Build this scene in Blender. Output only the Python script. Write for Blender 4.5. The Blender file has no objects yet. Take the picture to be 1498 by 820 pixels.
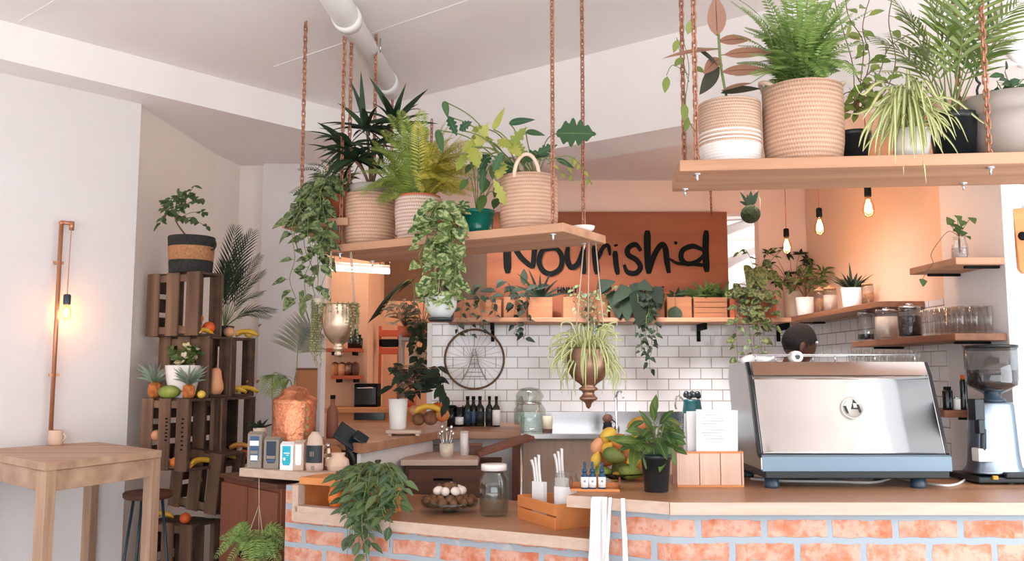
import bpy, math, random
from mathutils import Vector, Matrix
V = Vector
PI = math.pi
SC = bpy.context.scene
COL = SC.collection
EYE, F, CX, CY = 1.42, 1300.0, 749.0, 410.0
PITCH = math.atan(135 / F)
CAMR = Matrix.Rotation(PI / 2 + PITCH, 3, 'X')
CAMP = V((0, 0, EYE))

def ray(px, py):
    return CAMR @ V(((px - CX) / F, (CY - py) / F, -1))
def at(px, py, Y):
    r = ray(px, py); return CAMP + r * (Y / r.y)
def atz(px, py, z):
    r = ray(px, py); return CAMP + r * ((z - EYE) / r.z)
def S(Y):            # metres per photo pixel at distance Y
    return Y / F

# ------------------------------------------------------------------ mesh builder
class MB:
    def __init__(s):
        s.v = []; s.f = []; s.mi = []; s.sm = []; s.uv = []; s.cur = 0
    def add(s, verts, faces, smooth=False, uvs=None, M=None):
        o = len(s.v)
        for p in verts:
            p = V(p); s.v.append(M @ p if M else p)
        for f in faces:
            s.f.append([o + i for i in f]); s.mi.append(s.cur); s.sm.append(smooth)
            s.uv.append([uvs[i] for i in f] if uvs else [(0.5, 0.5)] * len(f))
        return s
    def cbox(s, x0, x1, y0, y1, z0, z1, M=None):
        vs = [(x0,y0,z0),(x1,y0,z0),(x1,y1,z0),(x0,y1,z0),(x0,y0,z1),(x1,y0,z1),(x1,y1,z1),(x0,y1,z1)]
        return s.add(vs, [(0,3,2,1),(4,5,6,7),(0,1,5,4),(1,2,6,5),(2,3,7,6),(3,0,4,7)], M=M)
    def box(s, c, d, M=None):
        return s.cbox(c[0]-d[0]/2, c[0]+d[0]/2, c[1]-d[1]/2, c[1]+d[1]/2, c[2]-d[2]/2, c[2]+d[2]/2, M)
    def rbox(s, c, d, rz=0, ry=0, rx=0):
        M = Matrix.Translation(c) @ Matrix.Rotation(rz,4,'Z') @ Matrix.Rotation(ry,4,'Y') @ Matrix.Rotation(rx,4,'X')
        return s.box((0,0,0), d, M)
    def lathe(s, prof, n=24, c=(0,0,0), M=None, smooth=True):
        T = Matrix.Translation(c)
        if M: T = T @ M
        vs = []; rows = []
        for r, z in prof:
            if r < 1e-6:
                rows.append([len(vs)]); vs.append((0,0,z))
            else:
                rows.append(list(range(len(vs), len(vs)+n)))
                for i in range(n):
                    a = 2*PI*i/n; vs.append((r*math.cos(a), r*math.sin(a), z))
        fs = []
        for A, B in zip(rows, rows[1:]):
            for i in range(n):
                j = (i+1) % n
                if len(A) == 1 and len(B) == 1: continue
                if len(A) == 1: fs.append((A[0], B[j], B[i]))
                elif len(B) == 1: fs.append((A[i], A[j], B[0]))
                else: fs.append((A[i], A[j], B[j], B[i]))
        return s.add(vs, fs, smooth, M=T)
    def tube(s, pts, r, n=8, closed=False, flat=None):
        pts = [V(p) for p in pts]; m = len(pts)
        rr = r if isinstance(r, (list, tuple)) else [r]*m
        vs = []; prev = None
        for i, p in enumerate(pts):
            if closed: d = pts[(i+1) % m] - pts[i-1]
            else: d = pts[min(i+1, m-1)] - pts[max(i-1, 0)]
            if d.length < 1e-9: d = V((0,0,1))
            d.normalize()
            if prev is None:
                a = V((0,0,1)) if abs(d.z) < .9 else V((1,0,0))
                nx = d.cross(a).normalized()
            else:
                nx = prev - d * prev.dot(d)
                nx = nx.normalized() if nx.length > 1e-6 else d.orthogonal().normalized()
            prev = nx; ny = d.cross(nx)
            for k in range(n):
                a = 2*PI*k/n
                q = nx*math.cos(a)*rr[i] + ny*math.sin(a)*rr[i]
                if flat: q = V((q.x*flat[0], q.y*flat[1], q.z*flat[2]))
                vs.append(p + q)
        fs = []
        for i in range(m if closed else m-1):
            j = (i+1) % m
            for k in range(n):
                l = (k+1) % n
                fs.append((i*n+k, i*n+l, j*n+l, j*n+k))
        if not closed:
            fs.append(tuple(range(n))[::-1]); fs.append(tuple((m-1)*n+k for k in range(n)))
        return s.add(vs, fs, True)
    def ball(s, c, r, n=14, m=9, M=None):
        if not isinstance(r, (list, tuple)): r = (r, r, r)
        prof = [(math.sin(PI*i/m), -math.cos(PI*i/m)) for i in range(m+1)]
        T = Matrix.Translation(c)
        if M: T = T @ M
        T = T @ Matrix.Diagonal((r[0], r[1], r[2], 1))
        prof = [(x if x > 1e-5 else 0, z) for x, z in prof]
        return s.lathe(prof, n, (0,0,0), T)
    def prism(s, poly, z0, z1, M=None):
        n = len(poly)
        vs = [(x, y, z0) for x, y in poly] + [(x, y, z1) for x, y in poly]
        fs = [tuple(range(n))[::-1], tuple(range(n, 2*n))]
        for i in range(n):
            j = (i+1) % n; fs.append((i, j, n+j, n+i))
        return s.add(vs, fs, M=M)

def crom(pts, k=6):
    """smooth curve through points"""
    pts = [V(p) for p in pts]
    if len(pts) < 3: return [pts[0].lerp(pts[-1], i/k) for i in range(k+1)]
    out = []
    for i in range(len(pts)-1):
        p0 = pts[max(i-1,0)]; p1 = pts[i]; p2 = pts[i+1]; p3 = pts[min(i+2, len(pts)-1)]
        for j in range(k):
            t = j/k
            out.append(.5*((2*p1)+(p2-p0)*t+(2*p0-5*p1+4*p2-p3)*t*t+(3*p1-p0-3*p2+p3)*t**3))
    out.append(pts[-1]); return out

# ------------------------------------------------------------------ materials
def lin(c):
    return tuple((x/255/12.92 if x/255 <= .04045 else ((x/255+.055)/1.055)**2.4) for x in c) + (1,)
M = {}
def newmat(name):
    m = bpy.data.materials.new(name); m.use_nodes = True
    nt = m.node_tree; b = nt.nodes['Principled BSDF']; M[name] = m
    return m, nt, b
def coord(nt, kind='Object', scale=(1,1,1)):
    tc = nt.nodes.new('ShaderNodeTexCoord'); mp = nt.nodes.new('ShaderNodeMapping')
    mp.inputs['Scale'].default_value = scale
    nt.links.new(tc.outputs[kind], mp.inputs[0]); return mp.outputs[0]
def noise_fac(nt, vec, scale, detail=4, lo=.35, hi=.65, rough=.55):
    n = nt.nodes.new('ShaderNodeTexNoise'); n.inputs['Scale'].default_value = scale
    n.inputs['Detail'].default_value = detail; n.inputs['Roughness'].default_value = rough
    nt.links.new(vec, n.inputs['Vector'])
    r = nt.nodes.new('ShaderNodeMapRange'); r.inputs[1].default_value = lo; r.inputs[2].default_value = hi
    nt.links.new(n.outputs[0], r.inputs[0]); return r.outputs[0]
def mixc(nt, fac, a, b, mode='MIX'):
    m = nt.nodes.new('ShaderNodeMix'); m.data_type = 'RGBA'; m.blend_type = mode
    for sock, val in ((0, fac), (6, a), (7, b)):
        if isinstance(val, (int, float)): m.inputs[sock].default_value = val
        elif isinstance(val, tuple): m.inputs[sock].default_value = val
        else: nt.links.new(val, m.inputs[sock])
    return m.outputs[2]
def bump(nt, b, h, strength=.2, dist=.01):
    n = nt.nodes.new('ShaderNodeBump'); n.inputs['Strength'].default_value = strength
    n.inputs['Distance'].default_value = dist
    nt.links.new(h, n.inputs['Height']); nt.links.new(n.outputs[0], b.inputs['Normal'])
def mat(name, c, rough=.5, metal=0, c2=None, scale=8, stretch=(1,1,1), bmp=0, spec=None, lo=.35, hi=.65):
    m, nt, b = newmat(name)
    b.inputs['Base Color'].default_value = lin(c); b.inputs['Roughness'].default_value = rough
    b.inputs['Metallic'].default_value = metal
    if spec is not None: b.inputs['Specular IOR Level'].default_value = spec
    if c2 or bmp:
        f = noise_fac(nt, coord(nt, 'Object', stretch), scale, 5, lo, hi)
        if c2: nt.links.new(mixc(nt, f, lin(c), lin(c2)), b.inputs['Base Color'])
        if bmp: bump(nt, b, f, bmp)
    return m
def wood(name, c, c2, axis='X', rough=.55, scale=6, c3=None):
    st = {'X': (.6, 9, 9), 'Y': (9, .6, 9), 'Z': (9, 9, .6)}[axis]
    m, nt, b = newmat(name); vec = coord(nt, 'Object', st)
    f = noise_fac(nt, vec, scale, 6, .3, .7)
    f2 = noise_fac(nt, coord(nt, 'Object', tuple(x*.25 for x in st)), scale, 3, .4, .65)
    col = mixc(nt, f, lin(c), lin(c2))
    if c3: col = mixc(nt, f2, col, lin(c3))
    nt.links.new(col, b.inputs['Base Color']); b.inputs['Roughness'].default_value = rough
    bump(nt, b, f, .15, .004)
    return m
def leafmat(name, c1, c2, rough=.45, stripe=None, stripe_w=.5, vary=None, trans=.22):
    """c1..c2 differ leaf by leaf; stripe: colour along the middle; vary: blotches"""
    m, nt, b = newmat(name)
    g = nt.nodes.new('ShaderNodeNewGeometry')
    col = mixc(nt, g.outputs['Random Per Island'], lin(c1), lin(c2))
    if vary:
        f = noise_fac(nt, coord(nt, 'Object'), 55, 2, .48, .56)
        col = mixc(nt, f, col, lin(vary))
    if stripe:
        uv = nt.nodes.new('ShaderNodeUVMap'); sx = nt.nodes.new('ShaderNodeSeparateXYZ')
        nt.links.new(uv.outputs[0], sx.inputs[0])
        a = nt.nodes.new('ShaderNodeMath'); a.operation = 'SUBTRACT'; a.inputs[1].default_value = .5
        nt.links.new(sx.outputs[0], a.inputs[0])
        d = nt.nodes.new('ShaderNodeMath'); d.operation = 'ABSOLUTE'; nt.links.new(a.outputs[0], d.inputs[0])
        c = nt.nodes.new('ShaderNodeMath'); c.operation = 'LESS_THAN'; c.inputs[1].default_value = stripe_w/2
        nt.links.new(d.outputs[0], c.inputs[0])
        col = mixc(nt, c.outputs[0], col, lin(stripe))
    nt.links.new(col, b.inputs['Base Color']); b.inputs['Roughness'].default_value = rough
    t = nt.nodes.new('ShaderNodeBsdfTranslucent'); nt.links.new(col, t.inputs[0])
    mx = nt.nodes.new('ShaderNodeMixShader'); mx.inputs[0].default_value = trans
    out = nt.nodes['Material Output']
    nt.links.new(b.outputs[0], mx.inputs[1]); nt.links.new(t.outputs[0], mx.inputs[2])
    nt.links.new(mx.outputs[0], out.inputs[0])
    return m
def glassmat(name, tint=(250,250,250), refl=.12, rough=.03):
    m, nt, b = newmat(name); nt.nodes.remove(b)
    t = nt.nodes.new('ShaderNodeBsdfTransparent'); t.inputs[0].default_value = lin(tint)
    g = nt.nodes.new('ShaderNodeBsdfGlossy'); g.inputs['Roughness'].default_value = rough
    lw = nt.nodes.new('ShaderNodeLayerWeight'); lw.inputs[0].default_value = .25
    r = nt.nodes.new('ShaderNodeMapRange'); r.inputs[3].default_value = refl*.35; r.inputs[4].default_value = refl*3.5
    nt.links.new(lw.outputs['Facing'], r.inputs[0])
    mx = nt.nodes.new('ShaderNodeMixShader')
    nt.links.new(r.outputs[0], mx.inputs[0]); nt.links.new(t.outputs[0], mx.inputs[1]); nt.links.new(g.outputs[0], mx.inputs[2])
    nt.links.new(mx.outputs[0], nt.nodes['Material Output'].inputs[0]); return m
def emis(name, c, s):
    m, nt, b = newmat(name); b.inputs['Base Color'].default_value = lin(c)
    b.inputs['Emission Color'].default_value = lin(c); b.inputs['Emission Strength'].default_value = s; return m
def weave(name, c1, c2, sz=60, rowz=95, white_below=None, stripes=None, wc=(236,230,226)):
    """woven basket: rows up the side, stitches round it (Object coords, base at z=0)"""
    m, nt, b = newmat(name)
    tc = nt.nodes.new('ShaderNodeTexCoord'); sp = nt.nodes.new('ShaderNodeSeparateXYZ')
    nt.links.new(tc.outputs['Object'], sp.inputs[0])
    def math_(op, a, bb=None):
        n = nt.nodes.new('ShaderNodeMath'); n.operation = op
        for i, x in enumerate((a, bb)):
            if x is None: continue
            if isinstance(x, (int, float)): n.inputs[i].default_value = x
            else: nt.links.new(x, n.inputs[i])
        return n.outputs[0]
    ang = math_('ARCTAN2', sp.outputs[1], sp.outputs[0])
    rows = math_('SINE', math_('MULTIPLY', sp.outputs[2], rowz * 2 * PI))
    st = math_('SINE', math_('ADD', math_('MULTIPLY', ang, sz), math_('MULTIPLY', math_('FLOOR', math_('MULTIPLY', sp.outputs[2], rowz)), 2.4)))
    h = math_('ADD', math_('MULTIPLY', rows, .6), math_('MULTIPLY', st, .4))
    f = nt.nodes.new('ShaderNodeMapRange'); f.inputs[1].default_value = -.7; f.inputs[2].default_value = .6
    nt.links.new(h, f.inputs[0])
    nf = noise_fac(nt, coord(nt, 'Object', (1,1,4)), 14, 4)
    col = mixc(nt, f.outputs[0], lin(c2), lin(c1)); col = mixc(nt, math_('MULTIPLY', nf, .35), col, lin(c2))
    if white_below is not None:
        w = math_('LESS_THAN', sp.outputs[2], white_below)
        for z0, z1 in stripes or []:
            a = math_('MULTIPLY', math_('GREATER_THAN', sp.outputs[2], z0), math_('LESS_THAN', sp.outputs[2], z1))
            w = math_('MAXIMUM', w, a)
        col = mixc(nt, w, col, lin(wc))
    nt.links.new(col, b.inputs['Base Color']); b.inputs['Roughness'].default_value = .8
    bump(nt, b, f.outputs[0], .5, .004)
    return m
def brickmat(name, c1, c2, mortar, w, h, ms, rough, white=None, bstr=.4, wash=None):
    """bricks or tiles on a panel: local x runs along the wall, z up"""
    m, nt, b = newmat(name)
    tc = nt.nodes.new('ShaderNodeTexCoord'); sp = nt.nodes.new('ShaderNodeSeparateXYZ'); cb = nt.nodes.new('ShaderNodeCombineXYZ')
    nt.links.new(tc.outputs['Object'], sp.inputs[0]); nt.links.new(sp.outputs[0], cb.inputs[0]); nt.links.new(sp.outputs[2], cb.inputs[1])
    vec = cb.outputs[0]
    if wash:
        nn = nt.nodes.new('ShaderNodeTexNoise'); nn.inputs['Scale'].default_value = 14
        nt.links.new(tc.outputs['Object'], nn.inputs['Vector'])
        vm = nt.nodes.new('ShaderNodeVectorMath'); vm.operation = 'MULTIPLY_ADD'
        vm.inputs[1].default_value = (.018,.018,0); nt.links.new(nn.outputs[1], vm.inputs[0]); nt.links.new(vec, vm.inputs[2]); vec = vm.outputs[0]
    k = nt.nodes.new('ShaderNodeTexBrick'); nt.links.new(vec, k.inputs['Vector'])
    k.inputs['Color1'].default_value = lin(c1); k.inputs['Color2'].default_value = lin(c2); k.inputs['Mortar'].default_value = lin(mortar)
    k.inputs['Scale'].default_value = 1; k.inputs['Mortar Size'].default_value = ms; k.inputs['Mortar Smooth'].default_value = .25
    k.inputs['Brick Width'].default_value = w; k.inputs['Row Height'].default_value = h
    col = k.outputs[0]
    if wash:
        f = noise_fac(nt, tc.outputs['Object'], 10, 6, .36, .56, .65)
        f2 = noise_fac(nt, tc.outputs['Object'], 23, 6, .5, .66, .7)
        c = mixc(nt, f, lin(c1), lin(white)); c = mixc(nt, f2, c, lin(wash))
        bc = mixc(nt, .68, col, c)
        f3 = noise_fac(nt, tc.outputs['Object'], 5, 4, .62, .75)
        mo = mixc(nt, f3, lin(mortar), lin((222,212,206)))
        col = mixc(nt, k.outputs['Fac'], bc, mo)
    nt.links.new(col, b.inputs['Base Color']); b.inputs['Roughness'].default_value = rough
    inv = nt.nodes.new('ShaderNodeMath'); inv.operation = 'SUBTRACT'; inv.inputs[0].default_value = 1
    nt.links.new(k.outputs['Fac'], inv.inputs[1]); bump(nt, b, inv.outputs[0], bstr, .006)
    return m

# ------------------------------------------------------------------ objects
def mesh(name, mb, mats, origin=None):
    me = bpy.data.meshes.new(name)
    o = V(origin) if origin is not None else V((0,0,0))
    me.from_pydata([tuple(p - o) for p in mb.v], [], mb.f)
    for m in (mats if isinstance(mats, (list, tuple)) else [mats]): me.materials.append(M[m])
    me.polygons.foreach_set('material_index', mb.mi); me.polygons.foreach_set('use_smooth', mb.sm)
    uv = me.uv_layers.new(name='UVMap')
    uv.data.foreach_set('uv', [x for f in mb.uv for p in f for x in p])
    me.update(); return me
def obj(name, mb, mats, parent=None, origin=None, bevel=0, sub=0, loc=None, rot=None, label=None):
    ob = bpy.data.objects.new(name, mesh(name, mb, mats, origin)); COL.objects.link(ob)
    if parent is not None: ob.parent = parent
    if loc is not None: ob.location = loc
    elif parent is None and origin is not None: ob.location = origin
    if rot is not None: ob.rotation_euler = rot
    if bevel:
        b = ob.modifiers.new('bevel', 'BEVEL'); b.width = bevel; b.segments = 2; b.limit_method = 'ANGLE'; b.angle_limit = .6
    if sub:
        b = ob.modifiers.new('sub', 'SUBSURF'); b.levels = sub; b.render_levels = sub
    if label: ob['label'] = label
    return ob
def tag(o, label, cat, group=None, kind=None):
    o['label'] = label; o['category'] = cat
    if group: o['group'] = group
    if kind: o['kind'] = kind
    return o
def thing(name, label, cat, loc=(0,0,0), rz=0, group=None):
    o = bpy.data.objects.new(name, None); COL.objects.link(o); o.location = loc; o.rotation_euler = (0,0,rz)
    o.empty_display_size = .05
    return tag(o, label, cat, group)
def part(t, name, mb, mats, world=True, **kw):
    """child mesh; world=True: vertices were given in world space"""
    return obj(name, mb, mats, t, t.location if world else None, **kw)
def subpart(pt, t, name, mb, mats, world=True, **kw):
    return obj(name, mb, mats, pt, t.location if world else None, **kw)
def struct(name, mb, mats, **kw):
    o = obj(name, mb, mats, **kw); o['kind'] = 'structure'; return o
def copy_tree(o, parent=None):
    c = o.copy(); COL.objects.link(c)
    if parent is not None: c.parent = parent
    for ch in list(o.children): copy_tree(ch, c)
    return c
def panel(name, p0, p1, z0, z1, th, m, back=True, **kw):
    """upright slab from p0 to p1 (xy), thickness going to the left of the run"""
    p0 = V((p0[0], p0[1], 0)); p1 = V((p1[0], p1[1], 0)); d = p1 - p0
    mb = MB().cbox(0, d.length, 0, th, z0, z1)
    return obj(name, mb, m, loc=p0, rot=(0,0,math.atan2(d.y, d.x)), **kw)
def wall(name, *a, **kw):
    o = panel(name, *a, **kw); o['kind'] = 'structure'; return o

# ------------------------------------------------------------------ foliage
def sh_ovate(t): return math.sin(PI*min(1, t)**.8)**.85
def sh_lance(t): return (math.sin(PI*(t**.6)))**.8 if t < 1 else 0
def sh_strap(t): return min(1, .45+t*4)*(1-t**3.0)
def sh_heart(t): return min(1, (t*9+.02)**.5)*(1-t**1.25)**.75*1.05
def sh_round(t): return math.sin(PI*t)**.5 if 0 < t < 1 else 0
def sh_obov(t): return math.sin(PI*min(1, t**1.5))**.8
def sh_lobed(t): return sh_ovate(t)*(.5+.5*abs(math.cos(PI*t*5.0)))
SH = dict(ovate=sh_ovate, lance=sh_lance, strap=sh_strap, heart=sh_heart, round=sh_round, obov=sh_obov, lobed=sh_lobed)
def leaf(mb, p, d, up, L, W, shape='ovate', bend=.4, fold=.2, seg=5):
    p = V(p); d = V(d).normalized(); up = V(up)
    side = d.cross(up)
    if side.length < 1e-3: side = d.cross(V((1,.3,0)))
    side.normalize(); fn = SH[shape]; vs = []; uv = []; st = L/seg
    for i in range(seg+1):
        t = i/seg; n = side.cross(d); w = W/2*fn(min(max(t, 0.0), 1)) if 0 < i < seg else W/2*fn(.02 if i == 0 else .985)*.6
        vs += [p - side*w + n*fold*w, p.copy(), p + side*w + n*fold*w]; uv += [(0,t),(.5,t),(1,t)]
        p = p + d*st; d = (d + V((0,0,-bend/seg))).normalized()
    fs = []
    for i in range(seg):
        a = 3*i; fs += [(a,a+1,a+4,a+3),(a+1,a+2,a+5,a+4)]
    mb.add(vs, fs, True, uv)
def leaf2(mb, a, b, W, shape='ovate', bend=.3, face=None, fold=.2, seg=6):
    """leaf from a to b, its flat side turned to `face` (default: half up, half towards the room)"""
    a = V(a); b = V(b); d = b - a
    n = V(face) if face is not None else V((0,-.75,.65))
    leaf(mb, a, d + V((0,0,bend*d.length*.45)), n, d.length*1.02, W, shape, bend, fold, seg)
def hang(R, p, out, L, k=7, wob=.02):
    """points of a stem that leaves p in direction out and then hangs L down"""
    p = V(p); o = V(out); pts = [p, p + o*.5 + V((0,0,.015)), p + o]
    q = p + o
    for i in range(1, k+1):
        q = q + V((R.uniform(-wob, wob), R.uniform(-wob, wob)*.6, -L/k)); pts.append(q.copy())
    return crom(pts, 4)
def vine(R, lm, sm, pts, size, gap, shape='heart', r=.0018, skip=0, wr=.8):
    sm.tube(pts, r, 5)
    acc = 0; side = 1; dist = 0
    for a, b in zip(pts, pts[1:]):
        l = (b-a).length; acc += l; dist += l
        if acc > gap and dist > skip:
            acc = 0; side = -side
            s = size*R.uniform(.65, 1.2)
            an = R.uniform(0, 2*PI) if R.random() < .4 else (0 if side > 0 else PI) + R.uniform(-.7, .7)
            d = V((math.cos(an), math.sin(an)*.7-.25, R.uniform(-1.1, -.1)))
            base = b + V((d.x, d.y, 0)).normalized()*s*.25
            sm.tube([b, base], r*.7, 4)
            leaf(lm, base, d, V((R.uniform(-.5,.5), -1, .7)), s, s*wr*R.uniform(.8,1.1), shape, .5, .25, 4)
def frond(lm, sm, pts, pl, n, fwd=.3, W=.16, taper=True, r=.002, droop=.3, t0=.12, shape='lance', seg=2, up=None):
    """pinnate leaf along pts; pl pinna length"""
    pts = [V(p) for p in pts]; m = len(pts)-1
    sm.tube(pts, [r*(1-.75*i/m) for i in range(m+1)], 5)
    for i in range(n):
        t = t0 + (1-t0)*i/max(1, n-1); x = t*m; k = min(int(x), m-1); p = pts[k].lerp(pts[k+1], x-k)
        d = (pts[k+1]-pts[k]).normalized(); u = V(up) if up is not None else V((0,-.5,.8))
        s = d.cross(u)
        if s.length < .05: s = d.cross(V((0,1,0)))
        s.normalize()
        l = pl*(math.sin(PI*min(1,(.12+.86*t)))**.6 if taper else 1)
        for sg in (-1, 1):
            leaf(lm, p, s*sg + d*fwd, s.cross(d) if s.cross(d).z > 0 else d.cross(s), l, l*W, shape, droop, .1, seg)
# ================================================================== materials used
mat('plaster', (230,224,223), .75, c2=(226,218,217), scale=1.5)
mat('ceiling_paint', (246,239,236), .8, c2=(243,234,231), scale=2)
mat('tan_paint', (240,228,219), .8)
mat('peach_paint', (242,210,192), .75)
mat('warm_paint', (242,206,178), .75)
mat('orange_paint', (222,174,140), .75, c2=(214,164,130), scale=2)
mat('brown_panel', (112,80,58), .7, c2=(98,70,52), scale=3)
mat('white_paint', (240,236,235), .5)
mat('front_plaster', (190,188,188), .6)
mat('floor_concrete', (190,188,186), .6, c2=(180,177,175), scale=3)
brickmat('brick', (200,108,70), (210,150,122), (168,178,188), .235, .083, .013, .85, (226,188,172), .5, (208,112,70))
brickmat('tile', (247,243,242), (240,236,236), (172,160,148), .152, .0765, .0035, .12, bstr=.5)
wood('board_wood', (194,144,112), (168,120,90), 'X', .65, 5, (202,154,122))
wood('top_wood', (176,128,96), (150,104,74), 'X', .35, 4, (190,142,108))
wood('edge_wood', (214,188,172), (200,170,150), 'X', .6, 5)
wood('table_wood', (186,150,124), (162,128,104), 'X', .5, 5, (198,164,138))
wood('table_leg_wood', (190,156,130), (164,130,106), 'Z', .55, 5)
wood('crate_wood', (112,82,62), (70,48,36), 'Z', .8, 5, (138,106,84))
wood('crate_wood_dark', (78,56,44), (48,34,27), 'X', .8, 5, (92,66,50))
wood('dark_wood', (108,66,46), (84,50,36), 'X', .6, 4)
wood('brown_wood', (140,82,58), (116,66,46), 'Z', .55, 3)
wood('sign_wood', (150,80,46), (122,60,34), 'X', .7, 3, (160,92,56))
wood('planter_wood', (186,126,88), (162,104,70), 'X', .7, 5)
wood('orange_wood', (216,134,74), (200,116,58), 'X', .55, 4, (226,148,88))
wood('pale_wood', (232,196,176), (220,178,156), 'Z', .6, 4)
wood('shelf_wood', (150,98,68), (122,76,52), 'Y', .6, 4)
wood('light_panel', (206,182,160), (192,166,146), 'Z', .5, 4)
mat('black_paint', (16,18,17), .8, spec=.15)
mat('badge_metal', (206,202,196), .3, .4)
mat('black_plastic', (30,36,40), .35)
mat('black_gloss', (18,22,26), .15)
mat('blue_plastic', (44,62,78), .3)
mat('grey_blue_metal', (120,140,156), .4, .3)
mat('chain_metal', (190,134,106), .5, .3, c2=(150,96,72), scale=40)
mat('steel', (214,214,216), .22, 1)
mat('brushed_steel', (150,164,180), .34, 1)
mat('machine_steel', (226,221,219), .15, 1, c2=(220,216,214), scale=2)
mat('copper', (226,150,112), .3, .8, c2=(206,128,92), scale=30, bmp=.35)
mat('copper_pipe', (196,136,104), .35, .6)
mat('brass', (196,170,146), .28, .9, c2=(160,134,112), scale=12)
mat('bronze', (170,132,108), .35, .75, c2=(112,84,68), scale=10)
mat('terracotta', (196,104,70), .7, c2=(182,92,60), scale=12)
mat('white_ceramic', (242,236,232), .25)
mat('cream_ceramic', (222,208,186), .4)
mat('grey_ceramic', (170,158,150), .6, c2=(160,148,140), scale=8)
mat('teal_glaze', (20,120,104), .12)
mat('green_glass_dark', (20,70,74), .1)
mat('soil', (58,42,32), .95, c2=(38,28,22), scale=60, bmp=.4)
mat('rope', (190,170,150), .8)
mat('cloth_white', (246,242,240), .85)
mat('paper', (246,244,244), .8)
mat('ink', (62,62,66), .7)
mat('card_grey', (150,138,126), .7)
mat('card_blue', (62,92,128), .5)
mat('card_navy', (40,58,78), .5)
mat('cyan', (28,180,206), .5)
mat('label_black', (32,40,42), .5)
mat('orange_skin', (236,130,48), .5, c2=(226,112,36), scale=50, bmp=.15)
mat('red_orange', (214,92,40), .5)
mat('banana', (226,178,60), .5, c2=(206,152,44), scale=10)
mat('banana_dark', (150,92,40), .6)
mat('lemon', (232,190,74), .45)
mat('avocado', (86,106,46), .5, c2=(120,128,60), scale=8)
mat('mango', (190,160,56), .45, c2=(200,110,60), scale=5, lo=.4, hi=.62)
mat('melon', (84,104,46), .5, c2=(150,160,70), scale=9)
mat('gourd', (226,160,116), .55)
mat('kiwi', (132,88,56), .9, c2=(104,66,42), scale=40, bmp=.3)
mat('pineapple', (216,128,58), .7, c2=(150,84,38), scale=45, bmp=.6)
mat('coffee', (40,28,24), .7, c2=(22,16,14), scale=90, bmp=.6)
mat('muesli', (190,140,100), .8, c2=(150,100,66), scale=60)
mat('cream_powder', (228,206,186), .8)
mat('egg', (240,226,214), .5)
mat('date', (126,86,56), .7, c2=(90,58,36), scale=30, bmp=.3)
mat('skin', (96,60,44), .5)
mat('hair', (34,26,22), .85, c2=(24,18,16), scale=120, bmp=.5)
mat('shirt', (70,72,78), .85)
mat('trousers', (44,48,58), .85)
mat('apron', (60,56,54), .85)
mat('cork', (196,150,110), .85)
mat('bottle_glass', (26,32,28), .08)
mat('bottle_blue', (30,72,104), .12)
mat('tablet', (24,34,38), .2)
mat('tablet_stand', (20,26,28), .4)
mat('water_green', (120,140,110), .1)
mat('black_weave', (50,50,46), .9, c2=(34,34,32), scale=70, bmp=.5)
mat('tan_weave', (190,136,94), .9, c2=(164,112,74), scale=70, bmp=.5)
mat('moss', (64,70,34), .95, c2=(44,50,24), scale=50, bmp=.8)
mat('stem_green', (110,124,66), .6)
mat('stem_brown', (116,84,60), .75)
mat('bar_red', (182,80,42), .6)
mat('picture_blue', (70,92,110), .5, c2=(48,66,60), scale=10)
mat('card_brown', (198,132,86), .75)
mat('pale_stone', (228,196,172), .6)
mat('ash_glass', (200,200,198), .2)
weave('basket_tan', (218,180,156), (178,134,108), 70, 62)
weave('basket_cream', (230,210,198), (186,148,128), 64, 62)
weave('basket_striped', (216,186,164), (176,140,118), 80, 90, .078, [(.088,.094),(.103,.109),(.118,.124)])
weave('basket_wide', (218,180,156), (184,140,114), 90, 62)
glassmat('glass'); glassmat('glass_dim', (232,236,232), .16)
glassmat('hopper_glass', (236,240,242), .2); glassmat('bulb_glass', (255,236,214), .06)
emis('filament', (255,190,120), 26); emis('tube_light', (255,236,222), 5)
leafmat('leaf_dark', (24,42,28), (50,74,42), .6); leafmat('leaf_deep', (18,32,22), (40,56,34), .8, trans=.1)
leafmat('leaf_mid', (62,92,46), (104,130,66)); leafmat('leaf_light', (116,140,66), (160,170,92))
leafmat('leaf_yellow', (184,178,66), (220,206,98), trans=.35)
leafmat('leaf_lime', (138,152,62), (188,186,92), trans=.3); leafmat('leaf_trail', (46,74,46), (98,118,70), stripe=(128,136,84), stripe_w=.07)
leafmat('leaf_fern', (122,148,62), (166,180,88), trans=.3)
leafmat('leaf_boston', (122,154,80), (164,188,110), trans=.3)
leafmat('leaf_pothos', (58,88,48), (112,136,74), vary=(176,186,132))
leafmat('leaf_ivy', (40,58,36), (84,104,60), vary=(128,140,90))
leafmat('leaf_spider', (142,158,84), (166,174,100), stripe=(226,224,178), stripe_w=.5, trans=.3)
leafmat('leaf_rubber', (150,104,84), (178,132,108), stripe=(126,66,50), stripe_w=.07, trans=.25)
leafmat('leaf_rubber_dark', (52,58,46), (72,70,56))
leafmat('leaf_philo', (44,84,58), (72,108,66), stripe=(120,140,80), stripe_w=.04)
leafmat('leaf_palm', (88,112,54), (130,144,70)); leafmat('leaf_palm_dark', (34,46,36), (60,72,52))
leafmat('leaf_palm_brown', (96,92,74), (130,122,96))
leafmat('leaf_grey', (120,140,120), (160,172,150)); leafmat('flower_pale', (226,210,160), (238,214,200))
leafmat('leaf_lily', (54,88,48), (98,122,58), stripe=(150,150,70), stripe_w=.06)
leafmat('leaf_ficus', (52,78,44), (92,116,66))
leafmat('pearl', (150,150,96), (196,186,140))

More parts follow.
